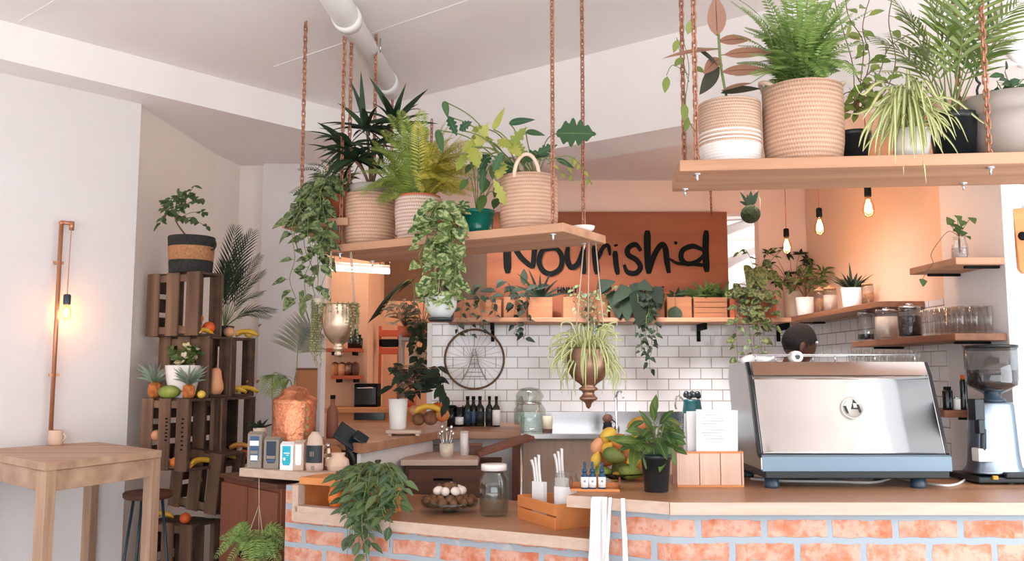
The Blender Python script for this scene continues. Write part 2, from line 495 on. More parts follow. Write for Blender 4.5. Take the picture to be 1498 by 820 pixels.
# ================================================================== camera
cam = bpy.data.cameras.new('camera'); cam.sensor_width = 36; cam.lens = 36*F/1498; cam.clip_start = .05
co = bpy.data.objects.new('camera', cam); COL.objects.link(co); co.location = CAMP; co.rotation_euler = (PI/2+PITCH, 0, 0)
SC.camera = co

# ================================================================== the setting
CZ = 3.15
fl = MB().cbox(-6, 5, -4, 10.5, -.1, 0); struct('floor', fl, 'floor_concrete')
# main ceiling: its far edges run along the two beams, which meet at a corner
def xy(px, py, z): p = atz(px, py, z); return (p.x, p.y)
A0 = V(xy(0, 29, CZ)).to_2d() if False else V((*xy(0, 29, CZ), 0)); A1 = V((*xy(500, 161, CZ), 0))
B0 = V((*xy(620, 140, CZ), 0)); B1 = V((*xy(960, 55, CZ), 0))
def isect(p, d, q, e):
    k = (q - p); den = d.x*e.y - d.y*e.x; t = (k.x*e.y - k.y*e.x)/den; return p + d*t
dA = (A1 - A0).normalized(); dB = (B1 - B0).normalized()
K = isect(A0, dA, B0, dB)
LA = K - dA*7.5; RB = K + dB*6.0
c = MB().prism([(K.x, K.y), (LA.x, LA.y), (LA.x, -4), (RB.x+.2, -4), (RB.x, RB.y)][::-1], CZ, CZ+.1)
struct('ceiling', c, 'ceiling_paint')
# ceiling joint battens
for n, (a, b) in enumerate((((400,97),(800,-40)), ((28,30),(130,-30)))):
    p = atz(*a, CZ); q = atz(*b, CZ); d = (q-p)
    o = panel('trim_%d' % (n+3), p, q, CZ-.003, CZ+.01, .012, 'white_paint'); o['kind'] = 'structure'
# beam on the left and beam over the counter
ZBL = 2.955
nA = V((-dA.y, dA.x, 0)); nB = V((dB.y, -dB.x, 0))
if nA.x > 0: nA = -nA
if nB.y < 0: nB = -nB
def slab(name, pts, z0, z1, m):
    mb = MB(); P = [(p.x, p.y) for p in pts]
    ar = sum(P[i][0]*P[(i+1)%len(P)][1]-P[(i+1)%len(P)][0]*P[i][1] for i in range(len(P)))
    if ar < 0: P = P[::-1]
    mb.prism(P, z0, z1); return struct(name, mb, m)
WL0 = V((*xy(0, 106, ZBL), 0)); WL1 = V((*xy(207, 152, ZBL), 0)); dW = (WL1-WL0).normalized()
slab('trim_1', [LA, K, K + V((-.1,1.6,0)), V((-3.6,7.6,0)), LA + nA*1.6], ZBL, CZ+.1, 'ceiling_paint')
ZBR = 2.66
slab('trim_2', [K, RB, RB + nB*.34, K + nB*.34], ZBR, CZ+.1, 'ceiling_paint')
# left wall (lit), the recess with the crates and the wall beyond it
W0 = WL1 - dW*7
wall('wall_left', (W0.x, W0.y), (WL1.x, WL1.y), 0, ZBL+.05, .12, 'plaster')
R1 = at(317, 215, 6.15); R2 = at(346, 222, 6.4); BY = 6.5
wall('wall_left_recess', (WL1.x-.02, WL1.y+.02), (R1.x, R1.y), 0, ZBL+.05, .1, 'tan_paint')
wall('wall_left_corner', (R1.x, R1.y), (R2.x, R2.y+.1), 0, ZBL+.05, .1, 'tan_paint')
P1 = at(384, 400, BY); P2 = at(475, 400, BY)
wall('wall_left_far', (R2.x-.05, BY), (P1.x, BY), 0, ZBL+.05, .1, 'tan_paint')
wall('wall_left_pillar', (P1.x, BY-.06), (P2.x, BY-.06), 0, 3.1, .16, 'plaster')
# kitchen: tiled back wall, upper wall, openings
YB = 6.3
xl = at(631, 540, YB).x; xr = at(1187, 540, YB).x
zt = at(900, 472, YB).z
o = wall('wall_back', (xl, YB), (xr+.1, YB), 0, zt, .12, 'tile')
x1 = at(1066, 400, YB).x; x2 = at(1112, 400, YB).x; zo = at(1080, 312, YB).z
wall('wall_back_upper', (xl, YB+.01), (x1, YB+.01), zt, 3.2, .11, 'peach_paint')
wall('wall_back_pier', (x2, YB+.01), (xr+.1, YB+.01), zt, 3.2, .11, 'peach_paint')
wall('wall_back_lintel', (x1, YB+.01), (x2, YB+.01), zo, 3.2, .11, 'peach_paint')
wall('wall_back_lintel_left', (P2.x, BY), (xl, BY), at(550, 340, BY).z, 3.2, .11, 'peach_paint')
# white jamb at the left end of the tiles
struct('trim_5', MB().cbox(xl-.03, xl+.004, YB-.012, YB+.12, 0, zt), 'white_paint', bevel=.003)
KC = 2.80
_k = K + dB*.25 + nB*.05
c = MB().prism([(_k.x, _k.y), (RB.x+.2, RB.y+.05), (3.6, 3), (3.6, 7.2), (P2.x-.02, 7.2), (P2.x-.02, BY-.06)], KC, KC+.08)
struct('ceiling_kitchen', c, 'ceiling_paint')
struct('ceiling_far_room', MB().cbox(-3.2, 3.6, 6.65, 10.4, KC+.02, KC+.1), 'ceiling_paint')
# right wall of the kitchen: tiles low, warm paint above, white stretch nearer
RW0 = V((xr, YB, 0)); rd = V((.0377, -1, 0)).normalized()
def rw(px):       # point of the right wall seen in column px (at eye height)
    r = ray(px, 545); u = r.x/r.y; t = (u*RW0.y - RW0.x)/(rd.x - u*rd.y); return RW0 + rd*t
q1 = rw(1387); QW2 = rw(1476); q3 = RW0 + rd*4.5
wall('wall_right', (RW0.x, RW0.y), (q1.x, q1.y), zt+.02, 3.2, .1, 'warm_paint')
wall('wall_right_tiles', (RW0.x, RW0.y), (q1.x, q1.y), 0, zt+.02, .1, 'tile')
wall('wall_right_near', (q1.x, q1.y), (QW2.x, QW2.y), 0, 3.2, .1, 'white_paint')
# white post and wall at the far right of the picture
struct('trim_6', MB().cbox(QW2.x-.0, QW2.x+.05, QW2.y-.02, QW2.y+.05, 0, KC), 'white_paint', bevel=.004)
wall('wall_right_front', (QW2.x+.05, QW2.y+.02), (QW2.x+.9, QW2.y+.02), 0, 3.2, .1, 'front_plaster')
struct('trim_10', MB().cbox(xl, at(714,400,YB).x, YB-.02, YB+.01, zt+.02, at(680,322,YB).z), 'brown_panel', bevel=.002)
# room seen through the opening on the left: warm walls, a dark upper panel
YF = 8.8
wall('wall_far_room', (-3.2, YF), (1.0, YF), 0, at(550, 440, YF).z, .1, 'orange_paint')
wall('wall_far_room_upper', (-3.2, YF), (1.0, YF), at(550, 440, YF).z, 3.2, .1, 'brown_panel')
wall('wall_far_room_left', (at(527, 450, YF-.9).x, YF), (at(527, 450, YF-.9).x-.01, YF-.9), 0, 3.2, .08, 'orange_paint')
wall('wall_far_room_pier', (-3.0, YF-.9), (at(527, 450, YF-.9).x, YF-.9), 0, 3.2, .08, 'orange_paint')
# bright space behind the narrow opening right of the sign
wall('wall_far_light', (.6, 9.4), (3.6, 9.4), 0, 3.2, .1, 'white_paint')
for k in range(3):
    a = at(1040, 345+k*52, 8.2); b = at(1125, 318+k*40, 8.0)
    o = obj('trim_%d' % (7+k), MB().tube([a, b], .05, 8), 'white_paint'); o['kind'] = 'structure'
# ================================================================== hanging shelves
CAMT = CAMR.transposed()
def proj(p):
    q = CAMT @ (V(p) - CAMP); return CX + F*q.x/-q.z, CY - F*q.y/-q.z
def along(p0, u, px, lo=-3, hi=6):
    """point of the line p0 + t u that falls in picture column px (columns grow with t)"""
    for _ in range(50):
        t = (lo+hi)/2
        if proj(p0+u*t)[0] < px: lo = t
        else: hi = t
    return p0 + u*t
def chain_mb(mb, top, bot, pitch=.0265, r=.0036, w=.0075):
    top = V(top); bot = V(bot); d = bot-top; n = max(3, int(d.length/pitch)); st = d/n
    ux = d.orthogonal().normalized(); uy = d.normalized().cross(ux)
    # stadium outline in (lateral, along)
    hl = pitch*.72; hw = w; out = []
    for k in range(5): a = PI*k/4; out.append((hw*math.cos(a), hl-hw + hw*math.sin(a)))
    for k in range(5): a = PI+PI*k/4; out.append((hw*math.cos(a), -(hl-hw) + hw*math.sin(a)))
    dn = d.normalized()
    for i in range(n):
        c = top + st*(i+.5); sx = (ux if i % 2 else uy)
        mb.tube([c + sx*a + dn*b for a, b in out], r, 6, closed=True)
def hex_bolt(mb, p):
    p = V(p); mb.lathe([(0,-.004),(.014,-.004),(.014,0)], 16, p); mb.lathe([(0,-.014),(.007,-.014),(.007,-.003)], 6, p, smooth=False)
    mb.lathe([(0,-.026),(.004,-.026),(.004,-.012)], 8, p)

class Shelf:
    def __init__(s, name, label, NL, u, length, depth, th, chains, group):
        s.NL = V(NL); s.u = V(u).normalized(); s.w = V((-s.u.y, s.u.x, 0)); s.z = s.NL.z
        s.t = thing(name, label, 'hanging shelf', s.NL + s.u*length/2 + s.w*depth/2 - V((0,0,th)), 0, group)
        rz = math.atan2(s.u.y, s.u.x)
        mb = MB().cbox(-length/2, length/2, -depth/2, depth/2, 0, th)
        obj('board', mb, 'board_wood', s.t, bevel=.003, rot=(0,0,rz))
        for a, b, top in chains:      # along, across, top height
            p = s.NL + s.u*a + s.w*b
            m = MB(); chain_mb(m, (p.x, p.y, top), (p.x, p.y, s.z-.01)); part(s.t, 'chain', m, 'chain_metal')
            m = MB(); hex_bolt(m, (p.x, p.y, s.z-th)); part(s.t, 'bolt', m, 'steel')
    def at(s, px, off):
        return along(s.NL + s.w*off, s.u, px)

# --- shelf over the left end of the counter
NL = atz(469, 359.5, 2.012); NR = atz(824, 325, 2.012)
u1 = (NR-NL).normalized(); L1 = (NR-NL).length
def sa(px, off, NLq, uq):   # distance along
    w = V((-uq.y, uq.x, 0)); p = along(NLq+w*off, uq, px); return (p - NLq - w*off).dot(uq)
sh1 = Shelf('hanging_shelf', 'plank shelf on rusty chains carrying the baskets and the teal pot', NL, u1, L1, .40, .036,
    [(sa(498, .045, NL, u1), .045, CZ), (L1-.07, .045, CZ), (L1-.08, .345, CZ), (sa(545, .345, NL, u1), .345, CZ)], 'chain-hung plank shelves')
# --- shelf behind it, running away from the camera
NL3 = atz(412, 322, 2.14); u3 = V((math.cos(-.25), math.sin(-.25), 0))
sh3 = Shelf('hanging_shelf', 'plank shelf on chains at the left, behind the shelf with baskets', NL3, u3, .34, 1.35, .036,
    [(sa(440, .09, NL3, u3), .09, CZ), (.30, .09, CZ), (.30, 1.26, ZBR+.3), (.04, 1.26, CZ)], 'chain-hung plank shelves')
# --- shelf at the upper right
NL2 = atz(994, 234, 2.165); NR2 = atz(1498, 221.5, 2.165); u2 = (NR2-NL2).normalized(); L2 = 1.62
sh2 = Shelf('hanging_shelf', 'long plank shelf on chains at the upper right, above the coffee machine', NL2, u2, L2, .36, .04,
    [(.065, .05, CZ), (.045, .31, CZ), (1.06, .05, CZ), (1.07, .31, CZ)], 'chain-hung plank shelves')

def basket_prof(r, h, k=1.0, lip=.006, flare=.0):
    return [(0,.004),(r*.9*k,0),(r*.97*k,.01),(r*1.0,h*.3),(r*(1.0+flare),h*.7),(r*(1+flare*.6),h),(r*(1+flare*.6)-lip,h+.003),(r-lip-.004,h-.01),(r-lip-.006,h*.7)]
def soil_disc(t, r, z, name='soil'):
    mb = MB().lathe([(0,z+.006),(r*.6,z+.004),(r,z-.003),(r,z-.02)], 20); return part(t, name, mb, 'soil', world=False)

# ---------------- plants on the left shelf
R = random.Random(4)
# dracaena in a pale basket with grey inner pot
p = sh1.at(541, .16); r = 37*S(p.y); h = 78*S(p.y)
t = thing('potted_dracaena', 'dark long-leaved plant in the leftmost pale basket of the shelf', 'potted plant', p, 0, 'plants on the left hanging shelf')
part(t, 'basket', MB().lathe(basket_prof(r, h), 36), 'basket_tan', world=False)
part(t, 'inner_pot', MB().lathe([(r*.72,h*.6),(r*.8,h+.045),(r*.86,h+.045),(r*.86,h+.028),(r*.76,h*.6)], 28), 'grey_ceramic', world=False)
soil_disc(t, r*.79, h+.03)
top = p + V((0,0,h+.03)); Y = p.y; lm = MB(); sm = MB()
cl = [at(537,190,Y+.02), at(512,215,Y-.03), at(575,180,Y+.04), at(520,235,Y-.06), at(545,215,Y)]
for c in cl: sm.tube(crom([top, top.lerp(c,.5)+V((0,0,.02)), c], 5), .007, 6)
tips = [(528,106),(541,114),(594,122),(625,131),(590,131),(627,167),(465,179),(459,221),(465,232),(513,118),(495,150),(473,264),(625,205),(612,152),(482,200),(600,160),(560,140),(497,262),(478,243),(640,182)]
for x, y in tips:
    q = at(x, y, Y + R.uniform(-.12,.12)); c = min(cl[:3], key=lambda c: (proj(c)[0]-x)**2 + (proj(c)[1]-y)**2)
    leaf2(lm, c + V((R.uniform(-.02,.02),0,R.uniform(-.03,.01))), q, R.uniform(.028,.04), 'lance', R.uniform(.2,.6), seg=7)
for i in range(84):
    c = R.choice(cl); a = R.uniform(0, 2*PI); e = R.uniform(-.5,.8)
    d = V((math.cos(a), math.sin(a)*.8, e)); leaf(lm, c, d, V((0,-.6,.8)), R.uniform(.14,.25), R.uniform(.028,.042), 'lance', R.uniform(.5,1.2), .25, 6)
part(t, 'leaves', lm, 'leaf_dark'); part(t, 'stems', sm, 'stem_brown')
# asparagus fern in the speckled basket
p = sh1.at(612, .17); r = 34*S(p.y); h = 66*S(p.y)
t = thing('potted_fern', 'yellow-green feathery fern in the speckled white basket, second on the shelf', 'potted plant', p, 0, 'plants on the left hanging shelf')
part(t, 'basket', MB().lathe(basket_prof(r, h, .9, .006, .04), 36), 'basket_cream', world=False)
part(t, 'inner_pot', MB().lathe([(r*.7,h*.6),(r*.9,h+.012),(r*.95,h+.012),(r*.95,h+.002),(r*.8,h*.6)], 28), 'terracotta', world=False)
soil_disc(t, r*.85, h-.004)
o = p + V((0,0,h)); lm = MB(); ly = MB(); sm = MB()
for (x,y,k) in [(540,215,0),(528,285,0),(555,300,0),(560,190,0),(590,175,0),(625,195,1),(640,215,1),(665,200,1),(690,225,1),(700,250,1),(680,285,1),(655,265,1),(600,205,0),(575,225,0),(550,245,0),(535,250,0),(620,235,1),(645,240,1),(675,255,1),(705,215,1),(570,270,0),(610,180,0),(548,275,0),(690,270,1),(700,280,1),(712,240,1),(650,190,1),(670,225,1),(685,205,1),(660,285,1),(630,260,1),(668,245,1)]:
    b = at(x, y, p.y + R.uniform(-.15,.1)); m = o.lerp(b,.5) + V((0,0,R.uniform(.05,.1)))
    frond(ly if k else lm, sm, crom([o + V((R.uniform(-.04,.04),R.uniform(-.04,.04),0)), m, b], 6), .055, 32, .5, .15, seg=2, r=.0015, t0=.15)
    for j in range(2):
        b2 = b + V((R.uniform(-.05,.05), R.uniform(-.08,.08), R.uniform(-.03,.06))); m2 = o.lerp(b2,.55)+V((0,0,R.uniform(.03,.09)))
        frond(ly if k else lm, sm, crom([o, m2, b2], 5), .046, 26, .5, .16, seg=2, r=.0012, t0=.2)
part(t, 'fronds', lm, 'leaf_fern'); part(t, 'fronds', ly, 'leaf_yellow', label='yellowing fronds'); part(t, 'stems', sm, 'stem_green')
# trailing pothos spilling over the front edge
p = sh1.at(655, .075); r = .045
t = thing('trailing_pothos', 'cream-splashed pothos spilling over the front edge of the shelf', 'potted plant', p, 0, 'plants on the left hanging shelf')
part(t, 'pot', MB().lathe([(0,0),(.034,0),(.045,.075),(.05,.075),(.05,.09),(.043,.09),(.04,.07)], 24), 'terracotta', world=False)
soil_disc(t, .04, .078)
lm = MB(); sm = MB(); o = p + V((0,0,.09))
for i in range(13):
    x = R.uniform(608, 690); b = at(x, R.uniform(305,345), p.y - R.uniform(.1,.17))
    Ln = R.choice([.08,.16,.24,.3,.36]) if x < 672 else R.choice([.1,.16,.22])
    m = o.lerp(b,.5) + V((0,-.02,.05)); pts = crom([o, m, b] + [b + V((R.uniform(-.02,.02), R.uniform(-.02,.01), -Ln*k/4)) for k in range(1,5)], 4)
    vine(R, lm, sm, pts, .074, .036, 'heart', wr=.75)
for i in range(16):
    a = R.uniform(0,2*PI); leaf(lm, o + V((math.cos(a)*.04, math.sin(a)*.04, R.uniform(0,.05))), V((math.cos(a), math.sin(a)-.3, R.uniform(-.2,.6))), V((0,-.5,.8)), .07, .055, 'heart', .6, .2, 4)
part(t, 'leaves', lm, 'leaf_pothos'); part(t, 'stems', sm, 'stem_green')
# teal pot
p = sh1.at(698, .2); r = 26*S(p.y); h = 42*S(p.y)
t = thing('potted_philodendron', 'young green plant in the glossy teal pot on a terracotta saucer', 'potted plant', p, 0, 'plants on the left hanging shelf')
part(t, 'saucer', MB().lathe([(0,0),(r*.85,0),(r*1.05,.014),(r*1.0,.014),(r*.8,.006),(0,.006)], 28), 'terracotta', world=False)
part(t, 'pot', MB().lathe([(0,.006),(r*.7,.006),(r*.8,h*.25),(r*.86,h*.3),(r*.86,h*.34),(r*.97,h*.85),(r*1.03,h*.85),(r*1.03,h),(r*.95,h),(r*.85,h*.7)], 32), 'teal_glaze', world=False)
soil_disc(t, r*.9, h*.85)
o = p + V((0,0,h*.85)); lm = MB(); sm = MB()
for x, y, l, w in [(684,262,.08,.035),(708,285,.11,.045),(712,262,.09,.05),(722,240,.1,.04),(735,270,.09,.045),(690,240,.07,.03),(700,225,.1,.05),(728,290,.07,.04)]:
    b = at(x, y, p.y-R.uniform(.02,.1)); m = o.lerp(b,.6)+V((0,0,.06)); sm.tube(crom([o,m,b],5), .002, 5)
    leaf(lm, b, V((R.uniform(-.4,.4),-.5,-.6)), V((0,-1,.6)), l, w, 'ovate', .4, .2, 5)
part(t, 'leaves', lm, 'leaf_mid'); part(t, 'stems', sm, 'stem_green')
# basket with handle and lobed philodendron
p = sh1.at(774, .19); r = 43*S(p.y); h = 84*S(p.y)
t = thing('potted_philodendron', 'lobed philodendron in the tan basket with an arched handle, right end of shelf', 'potted plant', p, 0, 'plants on the left hanging shelf')
part(t, 'basket', MB().lathe(basket_prof(r, h, .98), 36), 'basket_wide', world=False)
hp = [(r*.42*math.cos(a)-.012, -r*.85, h-.02 + .1*math.sin(a)) for a in [PI*k/12 for k in range(13)]]
part(t, 'handle', MB().tube(hp, .0085, 8), 'pale_stone', world=False)
hp = [(x*1, -y, z-.01) for x, y, z in hp]; part(t, 'handle', MB().tube(hp, .0085, 8), 'pale_stone', world=False)
soil_disc(t, r*.9, h-.03)
o = p + V((0,0,h-.03)); lm = MB(); ly = MB(); sm = MB()
big = [(814,195,871,196,.145,0),(650,148,655,172,.03,0),(656,170,668,198,.045,0),(722,189,738,158,.03,1),(745,180,782,175,.035,0),(697,216,714,180,.06,1),(744,218,770,186,.06,1),(770,192,797,198,.03,0),(708,232,704,284,.04,0),(690,200,722,205,.035,1),(640,190,648,225,.035,0),(722,250,735,222,.05,0),(738,236,742,262,.035,0),(775,232,805,225,.035,0),(740,300,722,262,.05,1),(815,232,840,246,.025,0),(712,188,690,192,.05,1),(760,235,790,222,.06,0),(752,240,735,252,.07,0),(700,205,676,222,.06,1),(690,215,700,245,.07,1),(735,235,728,262,.07,1),(765,230,752,205,.06,1),(672,190,690,178,.05,0),(728,205,748,215,.06,1),(785,225,815,212,.05,0),(716,225,700,248,.06,0),(745,212,762,228,.06,1),(682,225,668,250,.05,1)]
for x0,y0,x1,y1,W,k in big:
    Yd = p.y + R.uniform(-.12,.02); a = at(x0,y0,Yd); b = at(x1,y1,Yd-.04)
    m = o.lerp(a,.6) + V((0,0,.05)); sm.tube(crom([o + V((R.uniform(-.05,.05),0,0)), m, a], 6), .0028, 6)
    leaf2(ly if k else lm, a, b, W, 'lobed' if W > .035 else 'lance', .1, (0,-1,.25), .12, 22)
for pts in ([(790,235),(830,228),(848,240),(866,270)], [(800,240),(825,236),(838,265)], [(780,235),(800,232),(828,262)]):
    q = crom([at(x,y,p.y-.1) for x,y in pts],6); sm.tube(q,.002,5)
    for k in range(8,len(q)-1,2): leaf(ly, q[k], V((R.uniform(-.3,.6),-.3,-.6)), V((0,-1,.5)), .035, .016, 'lance', .3, .1, 3)
part(t, 'leaves', lm, 'leaf_philo'); part(t, 'leaves', ly, 'leaf_lime', label='yellow-green lobed leaves'); part(t, 'stems', sm, 'stem_green')
# small white dish on the right end of the shelf
p = sh1.at(853, .34) ; p = NL + u1*(L1-.045) + sh1.w*.27
b = MB().lathe([(0,0),(.03,0),(.045,.012),(.05,.026),(.046,.026),(.04,.014),(0,.006)], 28)
tag(obj('dish', b, 'white_ceramic', origin=None, loc=p), 'small white dish on the bare right end of the shelf', 'dish')
# clear hanging bowl under the shelf, strings up to the board
pb = at(645, 466, 3.75); r = 24*S(3.75)
t = thing('hanging_bowl', 'clear hanging bowl with pale pothos leaves below the shelf edge', 'hanging planter', pb)
part(t, 'bowl', MB().lathe([(0,.004),(r*.6,.004),(r*.95,.05),(r,.09),(r*.96,.09),(r*.9,.05),(r*.56,.01),(0,.01)], 28), 'ash_glass', world=False)
part(t, 'saucer', MB().lathe([(0,-.012),(r*.7,-.012),(r*.85,.003),(r*.7,.003),(0,0)], 28), 'black_plastic', world=False)
sm = MB()
for a in (.4, 2.5, 4.6): sm.tube([V((r*math.cos(a), r*math.sin(a), .088)), V((0,.04,2.012-.036-pb.z))], .0012, 4)
part(t, 'string', sm, 'rope', world=False)
lm = MB()
for i in range(9):
    a = R.uniform(0,2*PI); leaf(lm, V((math.cos(a)*.04, math.sin(a)*.04, .085)), V((math.cos(a), math.sin(a)-.3, R.uniform(-.5,.5))), V((0,-.8,.6)), .07, .05, 'heart', .7, .2, 4)
part(t, 'leaves', lm, 'leaf_pothos', world=False)

# ---------------- shelf behind: terracotta pot with trailing pothos
p = sh3.NL + sh3.u*.25 + sh3.w*.13
t = thing('trailing_pothos', 'green pothos in a terracotta pot, vines hanging past the left plank end', 'potted plant', p)
part(t, 'pot', MB().lathe([(0,0),(.06,0),(.085,.12),(.092,.12),(.094,.15),(.084,.15),(.078,.12)], 28), 'terracotta', world=False); soil_disc(t, .078, .13)
o = p + V((0,0,.15)); lm = MB(); sm = MB()
for i in range(16):
    x = R.uniform(428, 474); b = at(x, R.uniform(275,325), sh3.NL.y - R.uniform(-.05,.14))
    Ln = R.choice([.06,.12,.2,.28,.36,.4])
    pts = crom([o, o.lerp(b,.5)+V((0,-.02,.06)), b] + [b + V((R.uniform(-.025,.025), R.uniform(-.01,.01), -Ln*k/4)) for k in range(1,5)], 4)
    vine(R, lm, sm, pts, .075, .034, 'heart', wr=.72)
for i in range(34):
    a = R.uniform(0,2*PI); leaf(lm, o + V((math.cos(a)*.05-.03, math.sin(a)*.05-.04, R.uniform(-.02,.07))), V((math.cos(a)-.3, math.sin(a)-.3, R.uniform(-.3,.6))), V((0,-.5,.8)), .08, .055, 'heart', .6, .2, 4)
part(t, 'leaves', lm, 'leaf_ivy'); part(t, 'stems', sm, 'stem_green')
p = sh3.NL + sh3.u*.15 + sh3.w*.42
t = thing('potted_fern', 'arching fern in a grey pot behind the terracotta pot on the left plank', 'potted plant', p)
part(t, 'pot', MB().lathe([(0,0),(.055,0),(.075,.1),(.068,.1),(.06,.08)], 24), 'grey_ceramic', world=False); soil_disc(t, .064, .088)
o = p + V((0,0,.1)); lm = MB(); sm = MB()
for x, y in [(424,282),(435,248),(450,240),(470,235),(490,240),(460,262),(445,270),(500,225)]:
    b = at(x, y, p.y-R.uniform(.05,.15)); frond(lm, sm, crom([o, o.lerp(b,.55)+V((0,0,.09)), b], 6), .045, 24, .4, .24, r=.0015)
part(t, 'fronds', lm, 'leaf_mid'); part(t, 'stems', sm, 'stem_green')

# ---------------- plants on the upper right shelf
R = random.Random(11)
def s2(px, off): return sh2.at(px, off)
p = s2(1069, .15); r = 46*S(p.y); h = .238
G2 = 'plants on the upper right hanging shelf'
t = thing('potted_rubber_plant', 'bronze-leaved rubber plant in a two-tone basket with white stripes', 'potted plant', p, 0, G2)
part(t, 'basket', MB().lathe(basket_prof(r, h, .97, .006), 40), 'basket_striped', world=False); soil_disc(t, r*.9, h-.02)
o = p + V((0,0,h-.02)); lm = MB(); ld = MB(); sm = MB(); Y = p.y
st = crom([o, at(1055,100,Y), at(1051,50,Y-.02)], 6); sm.tube(st, .005, 7)
for x0,y0,x1,y1,W,k,f in [(1049,52,1047,-6,.072,0,(0,-1,.1)),(1052,60,1098,58,.04,0,(0,-.7,-.6)),(1050,72,971,86,.036,0,(0,-.6,.7)),(1060,80,1128,77,.04,0,(0,-.7,-.5)),(1057,105,1124,103,.042,0,(0,-.7,-.5)),(1052,98,1024,138,.055,1,(.5,-.8,.2)),(1055,136,1112,130,.05,1,(0,-.7,.6)),(1020,70,1050,96,.02,1,(0,-.8,.4)),(1056,132,1100,122,.04,0,(0,-.6,.7)),(1052,85,1030,108,.045,0,(.3,-.8,.3))]:
    a = at(x0,y0,Y-.01); b = at(x1,y1,Y-R.uniform(.02,.1)); sm.tube([min(st, key=lambda q: (q-a).length), a], .002, 5)
    leaf2(ld if k else lm, a, b, W, 'ovate', .25, f, .1, 8)
part(t, 'leaves', lm, 'leaf_rubber'); part(t, 'leaves', ld, 'leaf_rubber_dark', label='dark lower leaves'); part(t, 'stem', sm, 'stem_green')
# fern basket
p = s2(1177, .17); r = 58*S(p.y); h = .292
t = thing('potted_fern', 'bushy bright green fern in the big tan basket with side handles', 'potted plant', p, 0, G2)
part(t, 'basket', MB().lathe(basket_prof(r, h, .96, .007, .01), 44), 'basket_wide', world=False); soil_disc(t, r*.92, h-.02)
for sg in (-1, 1):
    hp = [(sg*(r*.72+.05*math.sin(a)), .05*math.cos(a), h-.01+.035*math.sin(a)) for a in [PI*k/10 for k in range(11)]]
    part(t, 'handle', MB().tube(hp, .008, 8), 'pale_stone', world=False)
o = p + V((0,0,h-.03)); lm = MB(); sm = MB(); Y = p.y
for x,y in [(1070,2),(1078,92),(1090,40),(1105,-30),(1128,-50),(1160,-80),(1190,-80),(1215,-50),(1238,98),(1240,50),(1230,15),(1137,122),(1112,75),(1150,-20),(1175,20),(1205,5),(1218,60),(1195,70),(1165,60),(1140,40),(1130,100),(1225,105),(1250,-10),(1120,20),(1185,-30),(1100,110),(1208,112),(1072,50),(1066,-10),(1085,10),(1095,80),(1075,110),(1245,20),(1248,75),(1115,-10),(1122,60),(1255,110),(1232,-20),(1105,55)]:
    b = at(x,y,Y+R.uniform(-.2,.14)); m = o.lerp(b,.5)+V((0,0,R.uniform(.05,.1)))
    frond(lm, sm, crom([o+V((R.uniform(-.05,.05),R.uniform(-.05,.05),0)), m, b], 7), .052, 30, .35, .24, r=.002)
for i in range(34):
    a = R.uniform(0,2*PI); l = R.uniform(.12,.26); b = o + V((math.cos(a)*l, math.sin(a)*l, R.uniform(.02,.28))); m = o.lerp(b,.5)+V((0,0,.07))
    frond(lm, sm, crom([o+V((R.uniform(-.05,.05),R.uniform(-.05,.05),0)), m, b], 6), .042, 24, .35, .24, r=.0018)
part(t, 'fronds', lm, 'leaf_boston'); part(t, 'stems', sm, 'stem_green')
# thin climbing plant in a small black pot
p = s2(1250, .22); t = thing('climbing_plant', 'thin twiggy climber in a small black pot beside the big tan basket', 'potted plant', p, 0, G2)
part(t, 'pot', MB().lathe([(0,0),(.045,0),(.06,.12),(.065,.12),(.065,.138),(.058,.138),(.052,.11)], 24), 'black_plastic', world=False); soil_disc(t, .054, .12)
o = p + V((0,0,.12)); lm = MB(); sm = MB(); Y = p.y
def twig(pts, n, sz, shape='ovate', m=None):
    q = crom([V(x) for x in pts], 8); sm.tube(q, .0018, 5)
    for i in range(n):
        k = int(2+(len(q)-4)*i/max(1,n-1)); a = R.uniform(0, 2*PI); d = V((math.cos(a), math.sin(a)*.6-.2, R.uniform(-.6,.5)))
        e = q[k]+d*.018; sm.tube([q[k], e], .001, 4); leaf(m or lm, e, d, V((R.uniform(-.6,.6),-1,.5)), sz*R.uniform(.7,1.2), sz*.55, shape, .5, .2, 4)
for pts in ([(1250,170),(1248,100),(1235,50),(1222,5),(1218,-30)], [(1252,170),(1260,110),(1262,60),(1240,20),(1236,-40)], [(1250,160),(1272,90),(1262,40),(1275,-10)], [(1255,165),(1285,110),(1300,70),(1330,50)], [(1255,165),(1262,130),(1290,120),(1318,128)], [(1250,170),(1252,140),(1240,135),(1232,140)], [(1258,120),(1240,90),(1225,95),(1215,110)], [(1250,165),(1290,140),(1310,90),(1300,30),(1310,-20)], [(1254,165),(1275,150),(1262,120),(1280,100)]):
    twig([at(x,y,Y+R.uniform(-.06,.06)) for x,y in pts], 11, .05)
part(t, 'leaves', lm, 'leaf_light'); part(t, 'stems', sm, 'stem_brown')
